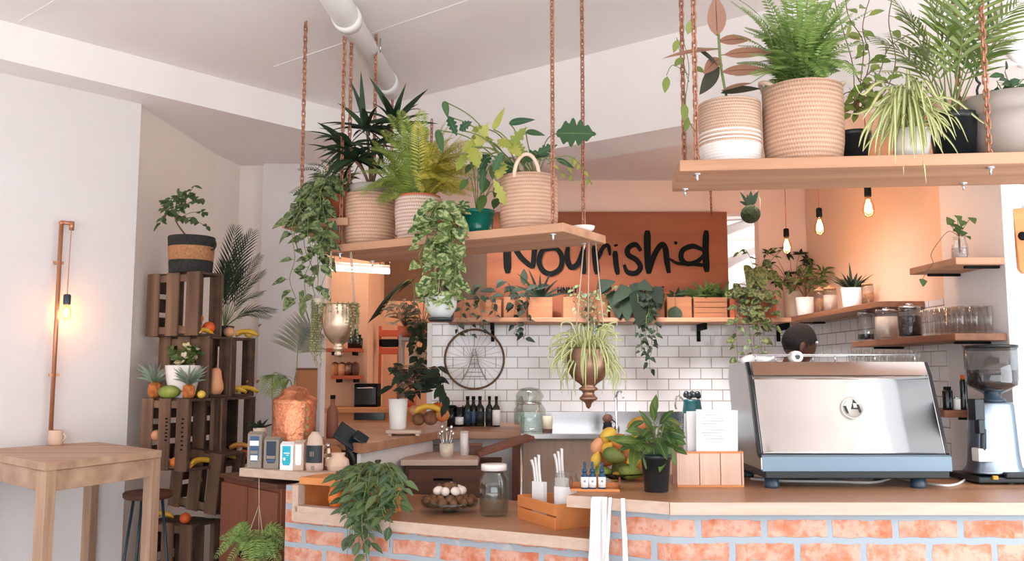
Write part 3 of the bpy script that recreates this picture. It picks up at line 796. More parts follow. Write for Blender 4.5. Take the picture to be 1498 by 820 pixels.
# spider plant
p = s2(1334, .14); t = thing('spider_plant', 'pale striped spider plant in a white pot on a wooden saucer', 'potted plant', p, 0, G2)
part(t, 'saucer', MB().lathe([(0,0),(.06,0),(.078,.012),(.072,.014),(.055,.006),(0,.006)], 28), 'dark_wood', world=False)
part(t, 'pot', MB().lathe([(0,.006),(.052,.006),(.062,.05),(.068,.118),(.062,.118),(.055,.06)], 28), 'white_ceramic', world=False); soil_disc(t, .06, .106)
o = p + V((0,0,.11)); lm = MB()
def strap_arc(mb, o, pts, W, n=9):
    q = crom([V(x) for x in pts], 5)
    vs = []; uv = []; N = len(q)
    for i, a in enumerate(q):
        d = (q[min(i+1,N-1)]-q[max(i-1,0)]).normalized(); s = d.cross(V((0,-.9,.5)))
        s = s.normalized() if s.length > .05 else V((1,0,0)); t_ = i/(N-1); w = W/2*min(1,.5+t_*4)*(1-t_**3)+.0004
        nn = s.cross(d); vs += [a-s*w+nn*w*.5, a, a+s*w+nn*w*.5]; uv += [(0,t_),(.5,t_),(1,t_)]
    fs = []
    for i in range(N-1):
        k = 3*i; fs += [(k,k+1,k+4,k+3),(k+1,k+2,k+5,k+4)]
    mb.add(vs, fs, True, uv)
for x,y in [(1244,165),(1250,120),(1256,215),(1262,222),(1270,228),(1300,245),(1310,240),(1322,255),(1338,232),(1352,220),(1378,200),(1398,205),(1395,170),(1452,190),(1355,268),(1368,215),(1290,205),(1280,225),(1275,150),(1268,190),(1300,130),(1330,110),(1350,120),(1380,130),(1400,150),(1290,180),(1310,200),(1322,215),(1345,195),(1262,175),(1305,222),(1286,235)]:
    b = at(x,y,p.y-R.uniform(.05,.22)); dx = b.x-o.x; hgt = R.uniform(.07,.17)
    strap_arc(lm, o, [o+V((R.uniform(-.03,.03),R.uniform(-.03,.03),0)), o+V((dx*.4, -.04, max(hgt, b.z-o.z+.04))), o+V((dx*.85, (b.y-o.y)*.8, (hgt*.6+b.z-o.z)/2)), b], .013)
for i in range(45):
    a = R.uniform(0,2*PI); l = R.uniform(.1,.2); hz = R.uniform(.05,.16)
    b = o+V((math.cos(a)*l, -abs(math.sin(a))*l*.8, R.uniform(-.12,.06)))
    strap_arc(lm, o, [o+V((R.uniform(-.03,.03),R.uniform(-.03,.03),0)), o.lerp(b,.4)+V((0,0,hz)), o.lerp(b,.8)+V((0,0,hz*.6)), b], .011)
part(t, 'leaves', lm, 'leaf_spider')
# palm in a black pot
p = s2(1397, .19); t = thing('potted_palm', 'green palm in a tapered black pot on a wooden board, between white and grey pots', 'potted plant', p, 0, G2)
part(t, 'saucer', MB().lathe([(0,0),(.095,0),(.108,.012),(.1,.016),(0,.012)], 28), 'dark_wood', world=False)
part(t, 'pot', MB().lathe([(0,.012),(.066,.012),(.082,.158),(.088,.158),(.088,.182),(.079,.182),(.07,.12)], 32), 'black_plastic', world=False); soil_disc(t, .076, .165)
o = p + V((0,0,.17)); lm = MB(); sm = MB(); Y = p.y
for x,y,l in [(1275,52,.12),(1290,105,.1),(1300,-10,.14),(1345,-60,.16),(1400,-80,.16),(1455,-40,.15),(1490,5,.15),(1480,55,.11),(1440,75,.1),(1330,20,.13),(1320,85,.11),(1365,-20,.14),(1425,-20,.14),(1460,30,.12),(1350,70,.12),(1420,40,.12),(1385,40,.13),(1310,50,.11)]:
    b = at(x,y,Y+R.uniform(-.2,.12)); m = o.lerp(b,.55)+V((0,0,.06))
    frond(lm, sm, crom([o+V((R.uniform(-.02,.02),R.uniform(-.02,.02),0)), m, b], 6), l, 12, .9, .1, r=.003, t0=.35, droop=.5, seg=4)
part(t, 'leaves', lm, 'leaf_palm'); part(t, 'stems', sm, 'stem_green')
# big grey pot at the right end
p = s2(1478, .18); t = thing('potted_plant', 'large matte grey pot with a few small leaves, last on the right shelf', 'potted plant', p, 0, G2)
part(t, 'pot', MB().lathe([(0,0),(.105,0),(.118,.12),(.13,.17),(.142,.17),(.147,.235),(.136,.235),(.122,.15)], 40), 'grey_ceramic', world=False); soil_disc(t, .128, .2)
o = p + V((0,0,.2)); lm = MB(); sm = MB(); Y = p.y
for pts in ([(1478,130),(1474,116),(1470,105)], [(1485,130),(1495,118),(1505,112)], [(1480,130),(1500,122),(1515,120)], [(1465,130),(1460,122),(1458,118)]):
    twig([at(x,y,Y-.02) for x,y in pts], 5, .05, 'ovate')
part(t, 'leaves', lm, 'leaf_philo'); part(t, 'stems', sm, 'stem_green')
# cable bundle and plug behind the chain
q = crom([at(x,y,3.5) for x,y in [(1482,-40),(1474,0),(1468,38),(1478,72),(1500,92),(1520,70),(1516,20),(1508,-40)]], 6)
tag(obj('hose', MB().tube(q, .024, 12), 'white_paint'), 'white ribbed hose looping down at the top right corner', 'hose')
tq = thing('power_cable', 'black twisted cable with a plug hanging behind the right chain', 'cable', at(1443,70,3.45))
part(tq, 'plug', MB().rbox(at(1443,76,3.45), (.036,.03,.05), .3), 'black_plastic', bevel=.006)
part(tq, 'cord', MB().tube(crom([at(x,y,3.45) for x,y in [(1444,-40),(1446,20),(1443,70)]],5), .004, 6), 'black_plastic')
q = crom([at(x,y,3.45) for x,y in [(1446,88),(1434,94),(1429,108),(1432,125),(1430,150),(1436,190)]], 6)
mb = MB(); mb.tube([a+V((.006*math.cos(i*1.1),0,.006*math.sin(i*1.1))) for i,a in enumerate(q)], .005, 6); part(tq, 'cord', mb, 'black_plastic')

# pale climber beside the left chains of the upper right shelf
p = s2(1032, .29); t = thing('climbing_plant', 'pale-leaved vine climbing the left chains behind the striped basket', 'potted plant', p, 0, G2)
part(t, 'pot', MB().lathe([(0,0),(.03,0),(.04,.08),(.036,.08),(.03,.05)], 22), 'terracotta', world=False); soil_disc(t, .034, .07)
lm = MB(); sm = MB(); o = p+V((0,0,.07)); Y = p.y-.1
for pts in ([(1030,205),(1012,185),(1003,150),(1008,100),(1000,60)], [(1008,120),(996,80),(990,55)], [(1008,110),(985,95),(975,110)], [(1010,80),(1030,75),(1045,88)]):
    q = crom([at(x,y,Y) for x,y in pts],6); sm.tube([o]+q if pts[0][0] == 1030 else q, .0015, 5)
for x,y,dx,dy,W,L in [(1002,152,-.1,-1,.03,.075),(992,58,-.4,-1,.026,.06),(976,112,-.2,-1,.03,.07),(1006,50,.2,.8,.03,.06),(998,85,-.6,-.6,.026,.05),(1042,86,.6,-.5,.03,.05),(1016,98,.6,-.4,.024,.045),(1006,172,-.2,-1,.025,.06)]:
    leaf(lm, at(x,y,Y), V((dx,-.2,dy)), V((0,-1,.3)), L, W, 'ovate', .2, .15, 5)
part(t, 'leaves', lm, 'leaf_light'); part(t, 'stems', sm, 'stem_green')
def area(name, loc, tgt, sx, sy, e, c):
    l = bpy.data.lights.new(name, 'AREA'); l.shape = 'RECTANGLE'; l.size = sx; l.size_y = sy; l.energy = e; l.color = lin(c)[:3]
    o = bpy.data.objects.new(name, l); COL.objects.link(o); o.location = loc
    o.rotation_euler = (V(tgt)-V(loc)).to_track_quat('-Z','Y').to_euler(); return o
def plight(name, loc, e, c, r=.04):
    l = bpy.data.lights.new(name, 'POINT'); l.energy = e; l.color = lin(c)[:3]; l.shadow_soft_size = r
    o = bpy.data.objects.new(name, l); COL.objects.link(o); o.location = loc; return o
# ================================================================== counter
ZR, ZL = 0.96, 0.806                     # raised top, lower top
J = V((.565, 3.18, 0)); UL = V((.887,-.462,0)).normalized(); WL = V((.462,.887,0)).normalized()
def lp(s, o=0, z=0):                     # point on the slanted front: s along to the left of the joint, o behind the face
    p = J - UL*s + WL*o; return V((p.x, p.y, z))
# joint seen at px 980
J = atz(980, 734, ZR); J.z = 0
s_r = None
def s_px(px, z):
    lo, hi = -.2, 2.6
    for _ in range(40):
        m = (lo+hi)/2
        if proj(lp(m, 0, z))[0] > px: lo = m
        else: hi = m
    return lo
sR = s_px(830, ZR); sP = s_px(868, .7); sL = s_px(432, ZL); sE = s_px(411, .8)
bar = thing('brick_counter', 'whitewashed red brick counter base with grey mortar', 'counter', lp(sP*.5, .1, 0))
fl_ = .03
def bpanel(name, a, b, z1, th=.2):
    o = panel(name, a, b, 0, z1, th, 'brick', parent=bar); o.location = V((a[0], a[1], 0)) - bar.location; return o
bpanel('brick_front', lp(fl_*.5, fl_), (3.0, J.y+fl_-.02), ZR-.042)
bpanel('brick_side', lp(sP, fl_), lp(fl_*.4, fl_), ZR-.042)
bpanel('brick_low_front', lp(sE, fl_), lp(sP, fl_+.002), ZL-.042)
a = lp(sE, fl_); b = lp(sE-.055, fl_)
bpanel('brick_pillar', a, b, ZR-.045)
# worktops
Cn = lp(sR, 0); Ce = V((3.0, J.y-.02, 0)); Bk = 4.12
pl = lp(sR, .78)
mb = MB(); mb.prism([(Cn.x,Cn.y),(J.x,J.y),(Ce.x,Ce.y),(Ce.x,Bk),(pl.x+.12,Bk),(pl.x,pl.y)], ZR-.04, ZR)
rt = thing('worktop', 'raised timber worktop under the coffee machine, pale front edge', 'worktop', (1.2, 3.6, ZR-.04))
part(rt, 'slab', mb, 'top_wood', bevel=.003)
mb = MB(); e0 = lp(sR, -.004); e1 = lp(0, -.004); mb.rbox((e0+e1)/2 + V((0,0,ZR-.021)), ((e1-e0).length, .008, .043), math.atan2(UL.y, UL.x))
mb.cbox(e1.x, Ce.x, J.y-.012, J.y-.003, ZR-.043, ZR); part(rt, 'edge_strip', mb, 'edge_wood')
mb = MB(); q = [lp(sL,0), lp(sP-.03,0), lp(sP-.03,.80), lp(sL,.72)]
mb.prism([(p.x,p.y) for p in q], ZL-.04, ZL)
lt = thing('worktop', 'lower timber worktop with the glass jar, stepping down left of the raised one', 'worktop', lp((sL+sP)/2, .35, ZL-.04))
part(lt, 'slab', mb, 'top_wood', bevel=.003)
mb = MB(); e0 = lp(sL, -.004); e1 = lp(sP-.03, -.004); mb.rbox((e0+e1)/2 + V((0,0,ZL-.021)), ((e1-e0).length, .008, .043), math.atan2(UL.y, UL.x)); part(lt, 'edge_strip', mb, 'edge_wood')
# side wall of the raised end (facing left, above the lower top)
mb = MB(); a = lp(sP, fl_+.03); b = lp(sP, .72)
o = panel('raised_end', a, b, 0, ZR-.042, .03, 'light_panel', parent=bar); o.location = V((a.x,a.y,0)) - bar.location
# tea shelf: open box at the left end of the counter
ZT = .962; tz0 = ZL
g0 = atz(350, 684, ZT); g1 = atz(462, 692, ZT); gu = (g1-g0).normalized(); gw = V((-gu.y, gu.x, 0))
ts = thing('tea_shelf', 'raised white-edged shelf board carrying tea packets and the copper urn', 'shelf', (g0+g1)/2 + V((0,0,-.04)))
mb = MB(); Q = [g0, g1, g1+gu*.04+gw*.12, g1+gu*.02+gw*.42, g0+gw*.42]; mb.prism([(p.x,p.y) for p in Q], ZT-.04, ZT); part(ts, 'board', mb, 'edge_wood', bevel=.003)
fa = lp(sL+.0, .02); fb = lp(sL-.42, .02); ang = math.atan2(UL.y, UL.x)
mb = MB(); mb.rbox(fa + V((0,0,(ZT-.04+ZL-.04)/2)), (.035,.05,ZT-ZL), ang); mb.rbox((fa+fb)/2 + V((0,0,ZL+.012)), ((fb-fa).length,.05,.03), ang); part(ts, 'frame', mb, 'edge_wood', bevel=.002)
mb = MB(); c0 = lp(sL-.2, .22); mb.rbox(c0 + V((0,0,(ZT+ZL)/2-.02)), (.42,.015,ZT-ZL-.04), ang); c1 = lp(sL-.01,.14); mb.rbox(c1 + V((0,0,(ZT+ZL)/2-.02)), (.015,.2,ZT-ZL-.04), ang); part(ts, 'box_back', mb, 'orange_wood')
mb = MB(); c0 = lp(sL-.2,.12); mb.rbox(c0 + V((0,0,ZT-.02)), (.38,.22,.03), ang); part(ts, 'box_top', mb, 'orange_wood')

def onr(px, py): return atz(px, py, ZR)
def onl(px, py): return atz(px, py, ZL)
# ------------------------------------------------------------------ coffee machine
R = random.Random(21)
f0 = atz(1130, 714, ZR); f1 = atz(1350, 714, ZR); YM = f0.y-.01
xL = at(1113, 690, YM).x; xR = at(1390, 690, YM).x; W_ = xR-xL; zb = at(1200, 700, YM).z; zt_ = at(1200, 529, YM+.17).z
cmx = (xL+xR)/2; cm = thing('coffee_machine', 'polished steel espresso machine with a round badge on its back panel', 'coffee machine', (cmx, YM+.2, ZR))
def side_prof(o=0):    # (y, z) outline of the end panel
    return [(YM-.005-o, zb+.036), (YM-.005-o, zb+.085), (YM+.02-o, zb+.10), (YM+.135-o, zt_-.055), (YM+.165, zt_), (YM+.47, zt_), (YM+.50, zt_-.06), (YM+.46, zt_-.20), (YM+.47, zb+.036)]
def yz_prism(mb, prof, x0, x1):
    n = len(prof); vs = [(x0,y,z) for y,z in prof] + [(x1,y,z) for y,z in prof]
    fs = [tuple(range(n)), tuple(range(n,2*n))[::-1]] + [(i, n+i, n+(i+1)%n, (i+1)%n) for i in range(n)]
    mb.add(vs, fs)
mb = MB(); yz_prism(mb, side_prof(-.008)[:], xL+.012, xR-.012); part(cm, 'body', mb, 'steel')
for sx in (xL, xR-.012):
    mb = MB(); yz_prism(mb, side_prof(.004), sx, sx+.012); part(cm, 'side_panel', mb, 'steel', bevel=.002)
for sx in (xL-.004, xR-.008):
    mb = MB(); P = side_prof(.006)[1:5]; yz_prism(mb, P + [(y+.022, z-.004) for y, z in P[::-1]], sx, sx+.014); part(cm, 'edge_trim', mb, 'black_gloss')
# curved steel back panel
mb = MB(); n = 10; pts = [(YM+.012, zb+.098), (YM+.04, zb+.17), (YM+.078, zb+.27), (YM+.122, zt_-.06)]
cur = crom([V((0,y,z)) for y,z in pts], 6); x0, x1 = xL+.016, xR-.014
vs = []; 
for q in cur: vs += [(x0,q.y,q.z),(x1,q.y,q.z)]
mb.add(vs, [(2*i,2*i+1,2*i+3,2*i+2) for i in range(len(cur)-1)], True)
o = part(cm, 'back_panel', mb, 'machine_steel'); sd = o.modifiers.new('s','SOLIDIFY'); sd.thickness = .003
mb = MB(); yz_prism(mb, [(YM+.124,zt_-.056),(YM+.13,zt_-.056),(YM+.160,zt_),(YM+.154,zt_)], xL+.016, xR-.014); part(cm, 'top_band', mb, 'machine_steel')
mb = MB(); yz_prism(mb, [(YM-.012,zb+.03),(YM-.012,zb+.088),(YM+.0,zb+.094),(YM+.02,zb+.094),(YM+.02,zb+.03)], xL+.004, xR+.004); part(cm, 'lower_band', mb, 'grey_blue_metal', bevel=.002)
mb = MB(); mb.cbox(xL+.02, xR-.0, YM+.004, YM+.45, zb-.0, zb+.034); part(cm, 'base_tray', mb, 'black_plastic', bevel=.004)
for fx, fy in ((f0.x+.006, YM+.04), (f1.x-.004, YM+.04), (f0.x+.006, YM+.42), (f1.x-.004, YM+.42)):
    mb = MB().lathe([(0,ZR),(.03,ZR),(.031,ZR+.004),(.028,zb),(0,zb)], 24, (fx,fy,0)); part(cm, 'foot', mb, 'blue_plastic')
mb = MB()
for y in (YM+.18, YM+.46):
    mb.tube([(xL+.03,y,zt_+.03),(xR-.03,y,zt_+.03)], .004, 8)
    for k in range(5): x = xL+.04+(W_-.08)*k/4; mb.tube([(x,y,zt_),(x,y,zt_+.03)], .003, 6)
part(cm, 'cup_rail', mb, 'steel')
for k in range(2):
    mb = MB(); x = xL + W_*(.3+.4*k); mb.lathe([(0,0),(.032,0),(.034,.05),(0,.055)], 20, (x, YM+.43, zb+.13)); pf = part(cm, 'portafilter', mb, 'steel'); mb = MB(); mb.tube([(x,YM+.46,zb+.15),(x,YM+.60,zb+.14)], .012, 10); subpart(pf, cm, 'handle', mb, 'black_plastic')
# badge on the panel
bc = at(1246, 597, YM+.075); br = 16.5*S(YM+.07)
nrm = V((0, -(zt_-zb-.16), .11)).normalized()
BM = Matrix.Translation(bc + nrm*.004) @ nrm.to_track_quat('Z','Y').to_matrix().to_4x4()
mb = MB(); mb.lathe([(0,.001),(br*.86,.001),(br*.88,.004),(br,.004),(br,-.012)], 32, (0,0,0), BM)
bd = part(cm, 'badge', mb, 'badge_metal')
mb = MB()
def disc_poly(pts): mb.prism([(x*br, y*br) for x, y in pts], .0012, .003, BM)
disc_poly([(-.74,.18),(-.5,.2),(-.38,-.5),(-.55,-.45)])
disc_poly([(-.12,-.1),(.2,.78),(.5,.42),(.12,.45),(.12,.02),(.5,.02),(.5,-.12)])
disc_poly([(.42,.35),(.62,.3),(.74,-.3),(.6,-.48),(.5,-.2)])
subpart(bd, cm, 'badge_mark', mb, 'label_black')
# upper white shape of the badge mark
mb = MB(); mb.prism([(x*br,y*br) for x,y in [(-.68,.28),(-.3,.76),(.02,.8),(-.12,.3)]], .0012, .0025, BM); subpart(bd, cm, 'badge_mark', mb, 'white_ceramic')
# glasses on top: row of small glasses (right part) 
gl = None
def glass_mb(r, h): return MB().lathe([(0,0),(r*.8,0),(r,h),(r*.9,h),(r*.72,h*.12),(0,h*.12)], 16)
zrow = zt_
for row in range(2):
    for k in range(9):
        x = at(1246+k*11.5+row*5, 520, YM+.27).x; y = YM+.24+row*.075
        if gl is None:
            gl = tag(obj('glass', glass_mb(.014,.052), 'glass', loc=(x,y,zrow)), 'small clear glass in the rows standing on top of the coffee machine', 'glass', 'glasses on the coffee machine'); 
        else:
            c = copy_tree(gl); c.location = (x,y,zrow)
# folded white cloth with a rolled end on the machine
t = thing('cloth', 'white cloth draped over the left top corner of the coffee machine', 'cloth', (xL+.1, YM+.26, zt_))
mb = MB()
zc = at(1160, 519, YM+.24)
pts = [(xL-.005,YM+.22,zt_+.004),(xL+.04,YM+.24,zt_+.016),(xL+.09,YM+.2,zt_+.012),(xL+.13,YM+.22,zt_+.02)]
q = crom(pts, 6); mb.tube(q, [.006+.012*math.sin(PI*min(1,.2+i/len(q))) for i in range(len(q))], 10, flat=None); part(t, 'fold', mb, 'cloth_white')
mb = MB(); mb.lathe([(.012,-.03),(.024,-.03),(.026,0),(.024,.03),(.012,.03)], 18, (zc.x-.003, YM+.2, zt_+.022), Matrix.Rotation(PI/2,4,'X')); part(t, 'roll', mb, 'cloth_white')
# cables under the machine
t = tag(obj('power_cable', MB().tube(crom([onr(x,y) + V((0,0,.006)) for x,y in [(1098,702),(1150,705),(1220,706),(1280,707),(1310,698),(1330,692)]],6), .0055, 8), 'white_paint'), 'white cable running beneath the coffee machine', 'cable')
t = tag(obj('power_cable', MB().tube(crom([onr(x,y) + V((0,0,.006)) for x,y in [(1312,699),(1340,706),(1385,712),(1408,706),(1420,694)]],6), .005, 8), 'white_paint'), 'white cable looping from coffee machine to grinder', 'cable')
# ------------------------------------------------------------------ grinder
gb = atz(1470, 708, ZR); YG = gb.y+.06
def gx(px): return at(px, 640, YG).x
gc = V((gx(1463), YG, ZR)); t = thing('coffee_grinder', 'silver coffee grinder with a clear hopper half full of dark beans', 'coffee grinder', gc)
def gz(py): return at(1460, py, YG).z - ZR
s = S(YG)
mb = MB(); mb.cbox(-.14,.16,-.08,.2,.006,.03); mb.cbox(-.03,.14,-.09,.19,.026,.05); part(t, 'base', mb, 'black_plastic', world=False, bevel=.006)
for x,y in ((-.0,-.06),(.12,-.06),(-.0,.17),(.12,.17)): part(t, 'foot', MB().lathe([(0,0),(.013,0),(.013,.01),(0,.01)],14,(x,y,0)), 'blue_plastic', world=False)
z0, z1 = gz(692), gz(588)
mb = MB(); rb, rt_ = .094, .073
prof = []
def superl(r, k): return [(r*math.copysign(abs(math.cos(a))**.7, math.cos(a))+.0, .86*r*math.copysign(abs(math.sin(a))**.7, math.sin(a))+.04) for a in [2*PI*i/32 for i in range(32)]]
vs = []; lev = [(z0,.118),(z0+.01,.114),(z0+.03,.102),(z0+.08,.096),(z1-.06,.088),(z1-.008,.085),(z1,.078)]
for z, r in lev: vs += [(x-.012,y,z) for x,y in superl(r,0)]
fs = []
for i in range(len(lev)-1):
    for k in range(32): l=(k+1)%32; fs.append((i*32+k,i*32+l,(i+1)*32+l,(i+1)*32+k))
fs += [tuple(range(32))[::-1], tuple((len(lev)-1)*32+k for k in range(32))]
mb.add(vs, fs, True); part(t, 'housing', mb, 'brushed_steel', world=False)
mb = MB().lathe([(0,z1-.002),(.05,z1-.002),(.05,z1+.012),(.034,z1+.018),(.032,gz(568)),(.05,gz(566)),(0,gz(566))], 28, (0,.04,0)); part(t, 'collar', mb, 'blue_plastic', world=False)
zh0, zh1 = gz(574), gz(506); rh = 36*s
mb = MB().lathe([(.03,zh0-.012),(.045,zh0),(rh*.96,zh0+.03),(rh*.98,zh0+.05),(rh,zh1),(rh-.003,zh1),(rh-.004,zh0+.052),(.05,zh0+.01)], 36, (0,.04,0)); hp = part(t, 'hopper', mb, 'hopper_glass', world=False)
mb = MB().lathe([(0,zh0+.004),(.04,zh0+.006),(rh*.92,zh0+.034),(rh*.94,gz(541)),(rh*.5,gz(540)),(0,gz(541))], 32, (0,.04,0)); part(t, 'beans', mb, 'coffee', world=False)
mb = MB().lathe([(0,zh1+.006),(rh*1.02,zh1+.006),(rh*1.04,zh1-.006),(rh*.98,zh1-.006),(0,zh1-.001)], 36, (0,.04,0)); subpart(hp, t, 'lid', mb, 'black_gloss', world=False)
mb = MB(); mb.box((-.1,-.01,z1-.03),(.04,.06,.09)); mb.box((-.1,-.03,z1-.1),(.025,.04,.06)); mb.tube([(-.085,-.03,z1-.11),(-.095,-.04,z1-.2)],.012,10); part(t, 'dosing_spout', mb, 'black_plastic', world=False, bevel=.005)
mb = MB(); mb.box((-.09,-.02,gz(664)),(.06,.06,.055)); part(t, 'catch_tray', mb, 'white_paint', world=False, bevel=.004)
mb = MB(); mb.box((-.075,-.085,.03),(.022,.012,.016)); part(t, 'switch', mb, 'banana', world=False, bevel=.002)
# wooden box beside the machine
p = onr(1396, 704); t = tag(obj('wooden_box', MB().cbox(-.05,.05,0,.1,0,.118), 'brown_wood', loc=(p.x-.01, p.y+.12, ZR), bevel=.004), 'brown wooden block between coffee machine and grinder', 'box')
# ------------------------------------------------------------------ menu box
p0 = onr(991, 712); p1 = onr(1097, 716); w = p1.x-p0.x; c = V(((p0.x+p1.x)/2, p0.y+.06, ZR)); hb = at(1040, 660, p0.y).z-ZR
t = thing('menu_box', 'pale pine box holding upright white menu cards, beside the coffee machine', 'box', c)
mb = MB()
for k in range(3): mb.cbox(-w/2+.008+k*(w-.016)/3, -w/2+.008+(k+1)*(w-.016)/3-.003, -.06,-.05,.008,hb-.006)
mb.cbox(-w/2,-w/2+.008,-.06,.06,0,hb); mb.cbox(w/2-.008,w/2,-.06,.06,0,hb); part(t, 'front', mb, 'pale_wood', world=False, bevel=.0015)
mb = MB(); mb.cbox(-w/2,w/2,-.062,-.052,0,.008); mb.cbox(-w/2,w/2,.05,.06,0,hb); mb.cbox(-w/2+.01,w/2-.01,-.05,.05,0,.008); mb.cbox(-w/2,w/2,-.0625,-.053,hb-.007,hb); part(t, 'frame', mb, 'orange_wood', world=False)
hz = at(1050, 602, p0.y+.03).z - ZR
G_ = 'menu cards in the pine box'
for k, (x0, x1, dz, ry, lab) in enumerate([(-.09,.0,-.018,.03,'leftmost white menu card, peeking out behind the others in the pine box'),(-.08,.07,-.006,-.012,'white menu card in the middle of the stack in the pine box'),(-.05,w/2-.015,0,.02,'front white menu card facing out of the pine box, printed in faint grey')]):
    y = .03-k*.03; pg = thing('menu_card', lab, 'menu', c + V(((x0+x1)/2, y, .008)), 0, G_)
    mb = MB(); mb.rbox((0,0,hz/2+dz/2), (x1-x0, .004, hz+dz), 0, ry, .0); part(pg, 'sheet', mb, 'paper', world=False)
    if k == 2:
        mb = MB()
        for i in range(9): mb.rbox((-.02+.004*(i%3), -.0026, hz*.93-i*.012), ((x1-x0)*R.uniform(.3,.6), .0008, .0018), 0, ry)
        part(pg, 'print', mb, 'card_grey', world=False)
# ------------------------------------------------------------------ black pot with lily
p = onr(964, 721); r = 22*S(p.y); h = at(964, 665, p.y).z-ZR
c = V((p.x, p.y+r, ZR)); t = thing('potted_lily', 'leafy green plant in a tall black plastic pot on the raised worktop', 'potted plant', c)
part(t, 'pot', MB().lathe([(0,0),(r*.78,0),(r*.8,.004),(r*.98,h*.86),(r*1.04,h*.86),(r*1.06,h),(r*.98,h),(r*.9,h*.7)], 32), 'black_plastic', world=False); soil_disc(t, r*.95, h-.012)
o = c + V((0,0,h-.01)); lm = MB(); sm = MB(); Y = c.y
for x0,y0,x1,y1,W in [(955,610,960,577,.035),(940,655,885,640,.05),(930,650,925,690,.045),(950,640,905,660,.04),(955,630,935,600,.03),(980,640,1003,650,.05),(985,655,1005,665,.035),(965,625,995,628,.05),(960,640,975,672,.05),(950,650,945,685,.05),(970,650,990,680,.05),(945,635,915,630,.045),(965,620,985,600,.035),(958,615,952,590,.03),(940,660,920,640,.05),(975,655,965,690,.04),(950,660,935,672,.04),(978,630,1003,640,.045),(968,640,992,655,.05),(956,650,958,680,.05),(935,645,902,645,.04)]:
    a = at(x0,y0,Y+R.uniform(-.07,.05)); b = at(x1,y1,Y-R.uniform(0,.1)); m = o.lerp(a,.5)+V((0,0,.02))
    sm.tube(crom([o+V((R.uniform(-.02,.02),R.uniform(-.02,.02),0)),m,a],5), .002, 5); leaf2(lm, a, b, W, 'ovate', .3, (R.uniform(-.4,.4),-.8,.6), .15, 7)
for i in range(22):
    a = R.uniform(0,2*PI); l = R.uniform(.04,.1); b = o+V((math.cos(a)*l*.6, math.sin(a)*l*.6, R.uniform(.04,.14))); sm.tube([o,b],.0016,5)
    leaf(lm, b, V((math.cos(a),math.sin(a)-.2,R.uniform(-.3,.4))), V((0,-.5,.8)), R.uniform(.06,.1), R.uniform(.03,.045), 'ovate', .8, .15, 6)
part(t, 'leaves', lm, 'leaf_lily'); part(t, 'stems', sm, 'stem_green')
# ------------------------------------------------------------------ fruit heaped on the raised worktop
def fruit(name, px, py, Y, r, m, lab, cat, sc=(1,1,1), rot=(0,0,0), stem=None, grp=None):
    c = at(px, py, Y); Mx = Matrix.Rotation(rot[2],4,'Z') @ Matrix.Rotation(rot[1],4,'Y') @ Matrix.Rotation(rot[0],4,'X')
    t = thing(name, lab, cat, c, 0, grp)
    n = 16; prof = [(0,-1),(.3,-.96),(.62,-.8),(.9,-.4),(1,.0),(.93,.38),(.72,.72),(.4,.92),(.12,.97),(0,.93)]
    if name in ('avocado','pear'): prof = [(0,-1),(.4,-.93),(.75,-.7),(.95,-.35),(.96,-.0),(.78,.4),(.55,.72),(.36,.92),(.15,1),(0,1)]
    if name == 'lemon': prof = [(0,-1.15),(.12,-1.1),(.3,-.95),(.75,-.6),(1,0),(.75,.6),(.3,.95),(.12,1.12),(0,1.16)]
    T = Mx @ Matrix.Diagonal((r*sc[0],r*sc[1],r*sc[2],1))
    part(t, 'skin', MB().lathe(prof, 18, (0,0,0), T), m, world=False)
    e = Mx @ V((0,0,r*sc[2]*.93)); d = (Mx @ V((0,0,1))).normalized()
    part(t, 'stalk', MB().tube([e-d*.002, e+d*.006], [.0035,.0025], 6), 'stem_brown', world=False)
    return t
def banana_mb(L, r, k=.9):
    pts = []; rr = []
    for i in range(13):
        a = -k+2*k*i/12; pts.append((L/2/math.sin(k)*math.sin(a)*1.0, 0, L/2/math.sin(k)*(1-math.cos(a))))
        t = i/12; rr.append(r*(.35+.65*min(1, math.sin(PI*min(1,max(0,.06+t*.88)))**.45)))
    rr[-1] = r*.3; rr[-2] = r*.42; rr[0] = r*.25; return pts, rr
def bananas(px, py, Y, n, lab, L=.15, r=.016, rz=0, rx=0, grp=None, spread=.35, m='banana'):
    """a hand of bananas joined at the stalk"""
    c = at(px, py, Y); t = thing('banana_bunch', lab, 'bananas', c, rz, grp)
    pts, rr = banana_mb(L, r)
    for i in range(n):
        T = Matrix.Rotation(rx + (i-(n-1)/2)*spread,4,'X') @ Matrix.Rotation(.1*(i-(n-1)/2),4,'Z')
        mb = MB(); mb.tube([T @ V(p) for p in pts], rr, 8); part(t, 'banana', mb, m, world=False)
    mb = MB(); e = V(pts[-1]); mb.tube([e, e+V((.012,0,.012))], [r*.5, r*.35], 7); part(t, 'stalk', mb, 'banana_dark', world=False); return t
YFR = onr(905, 706).y
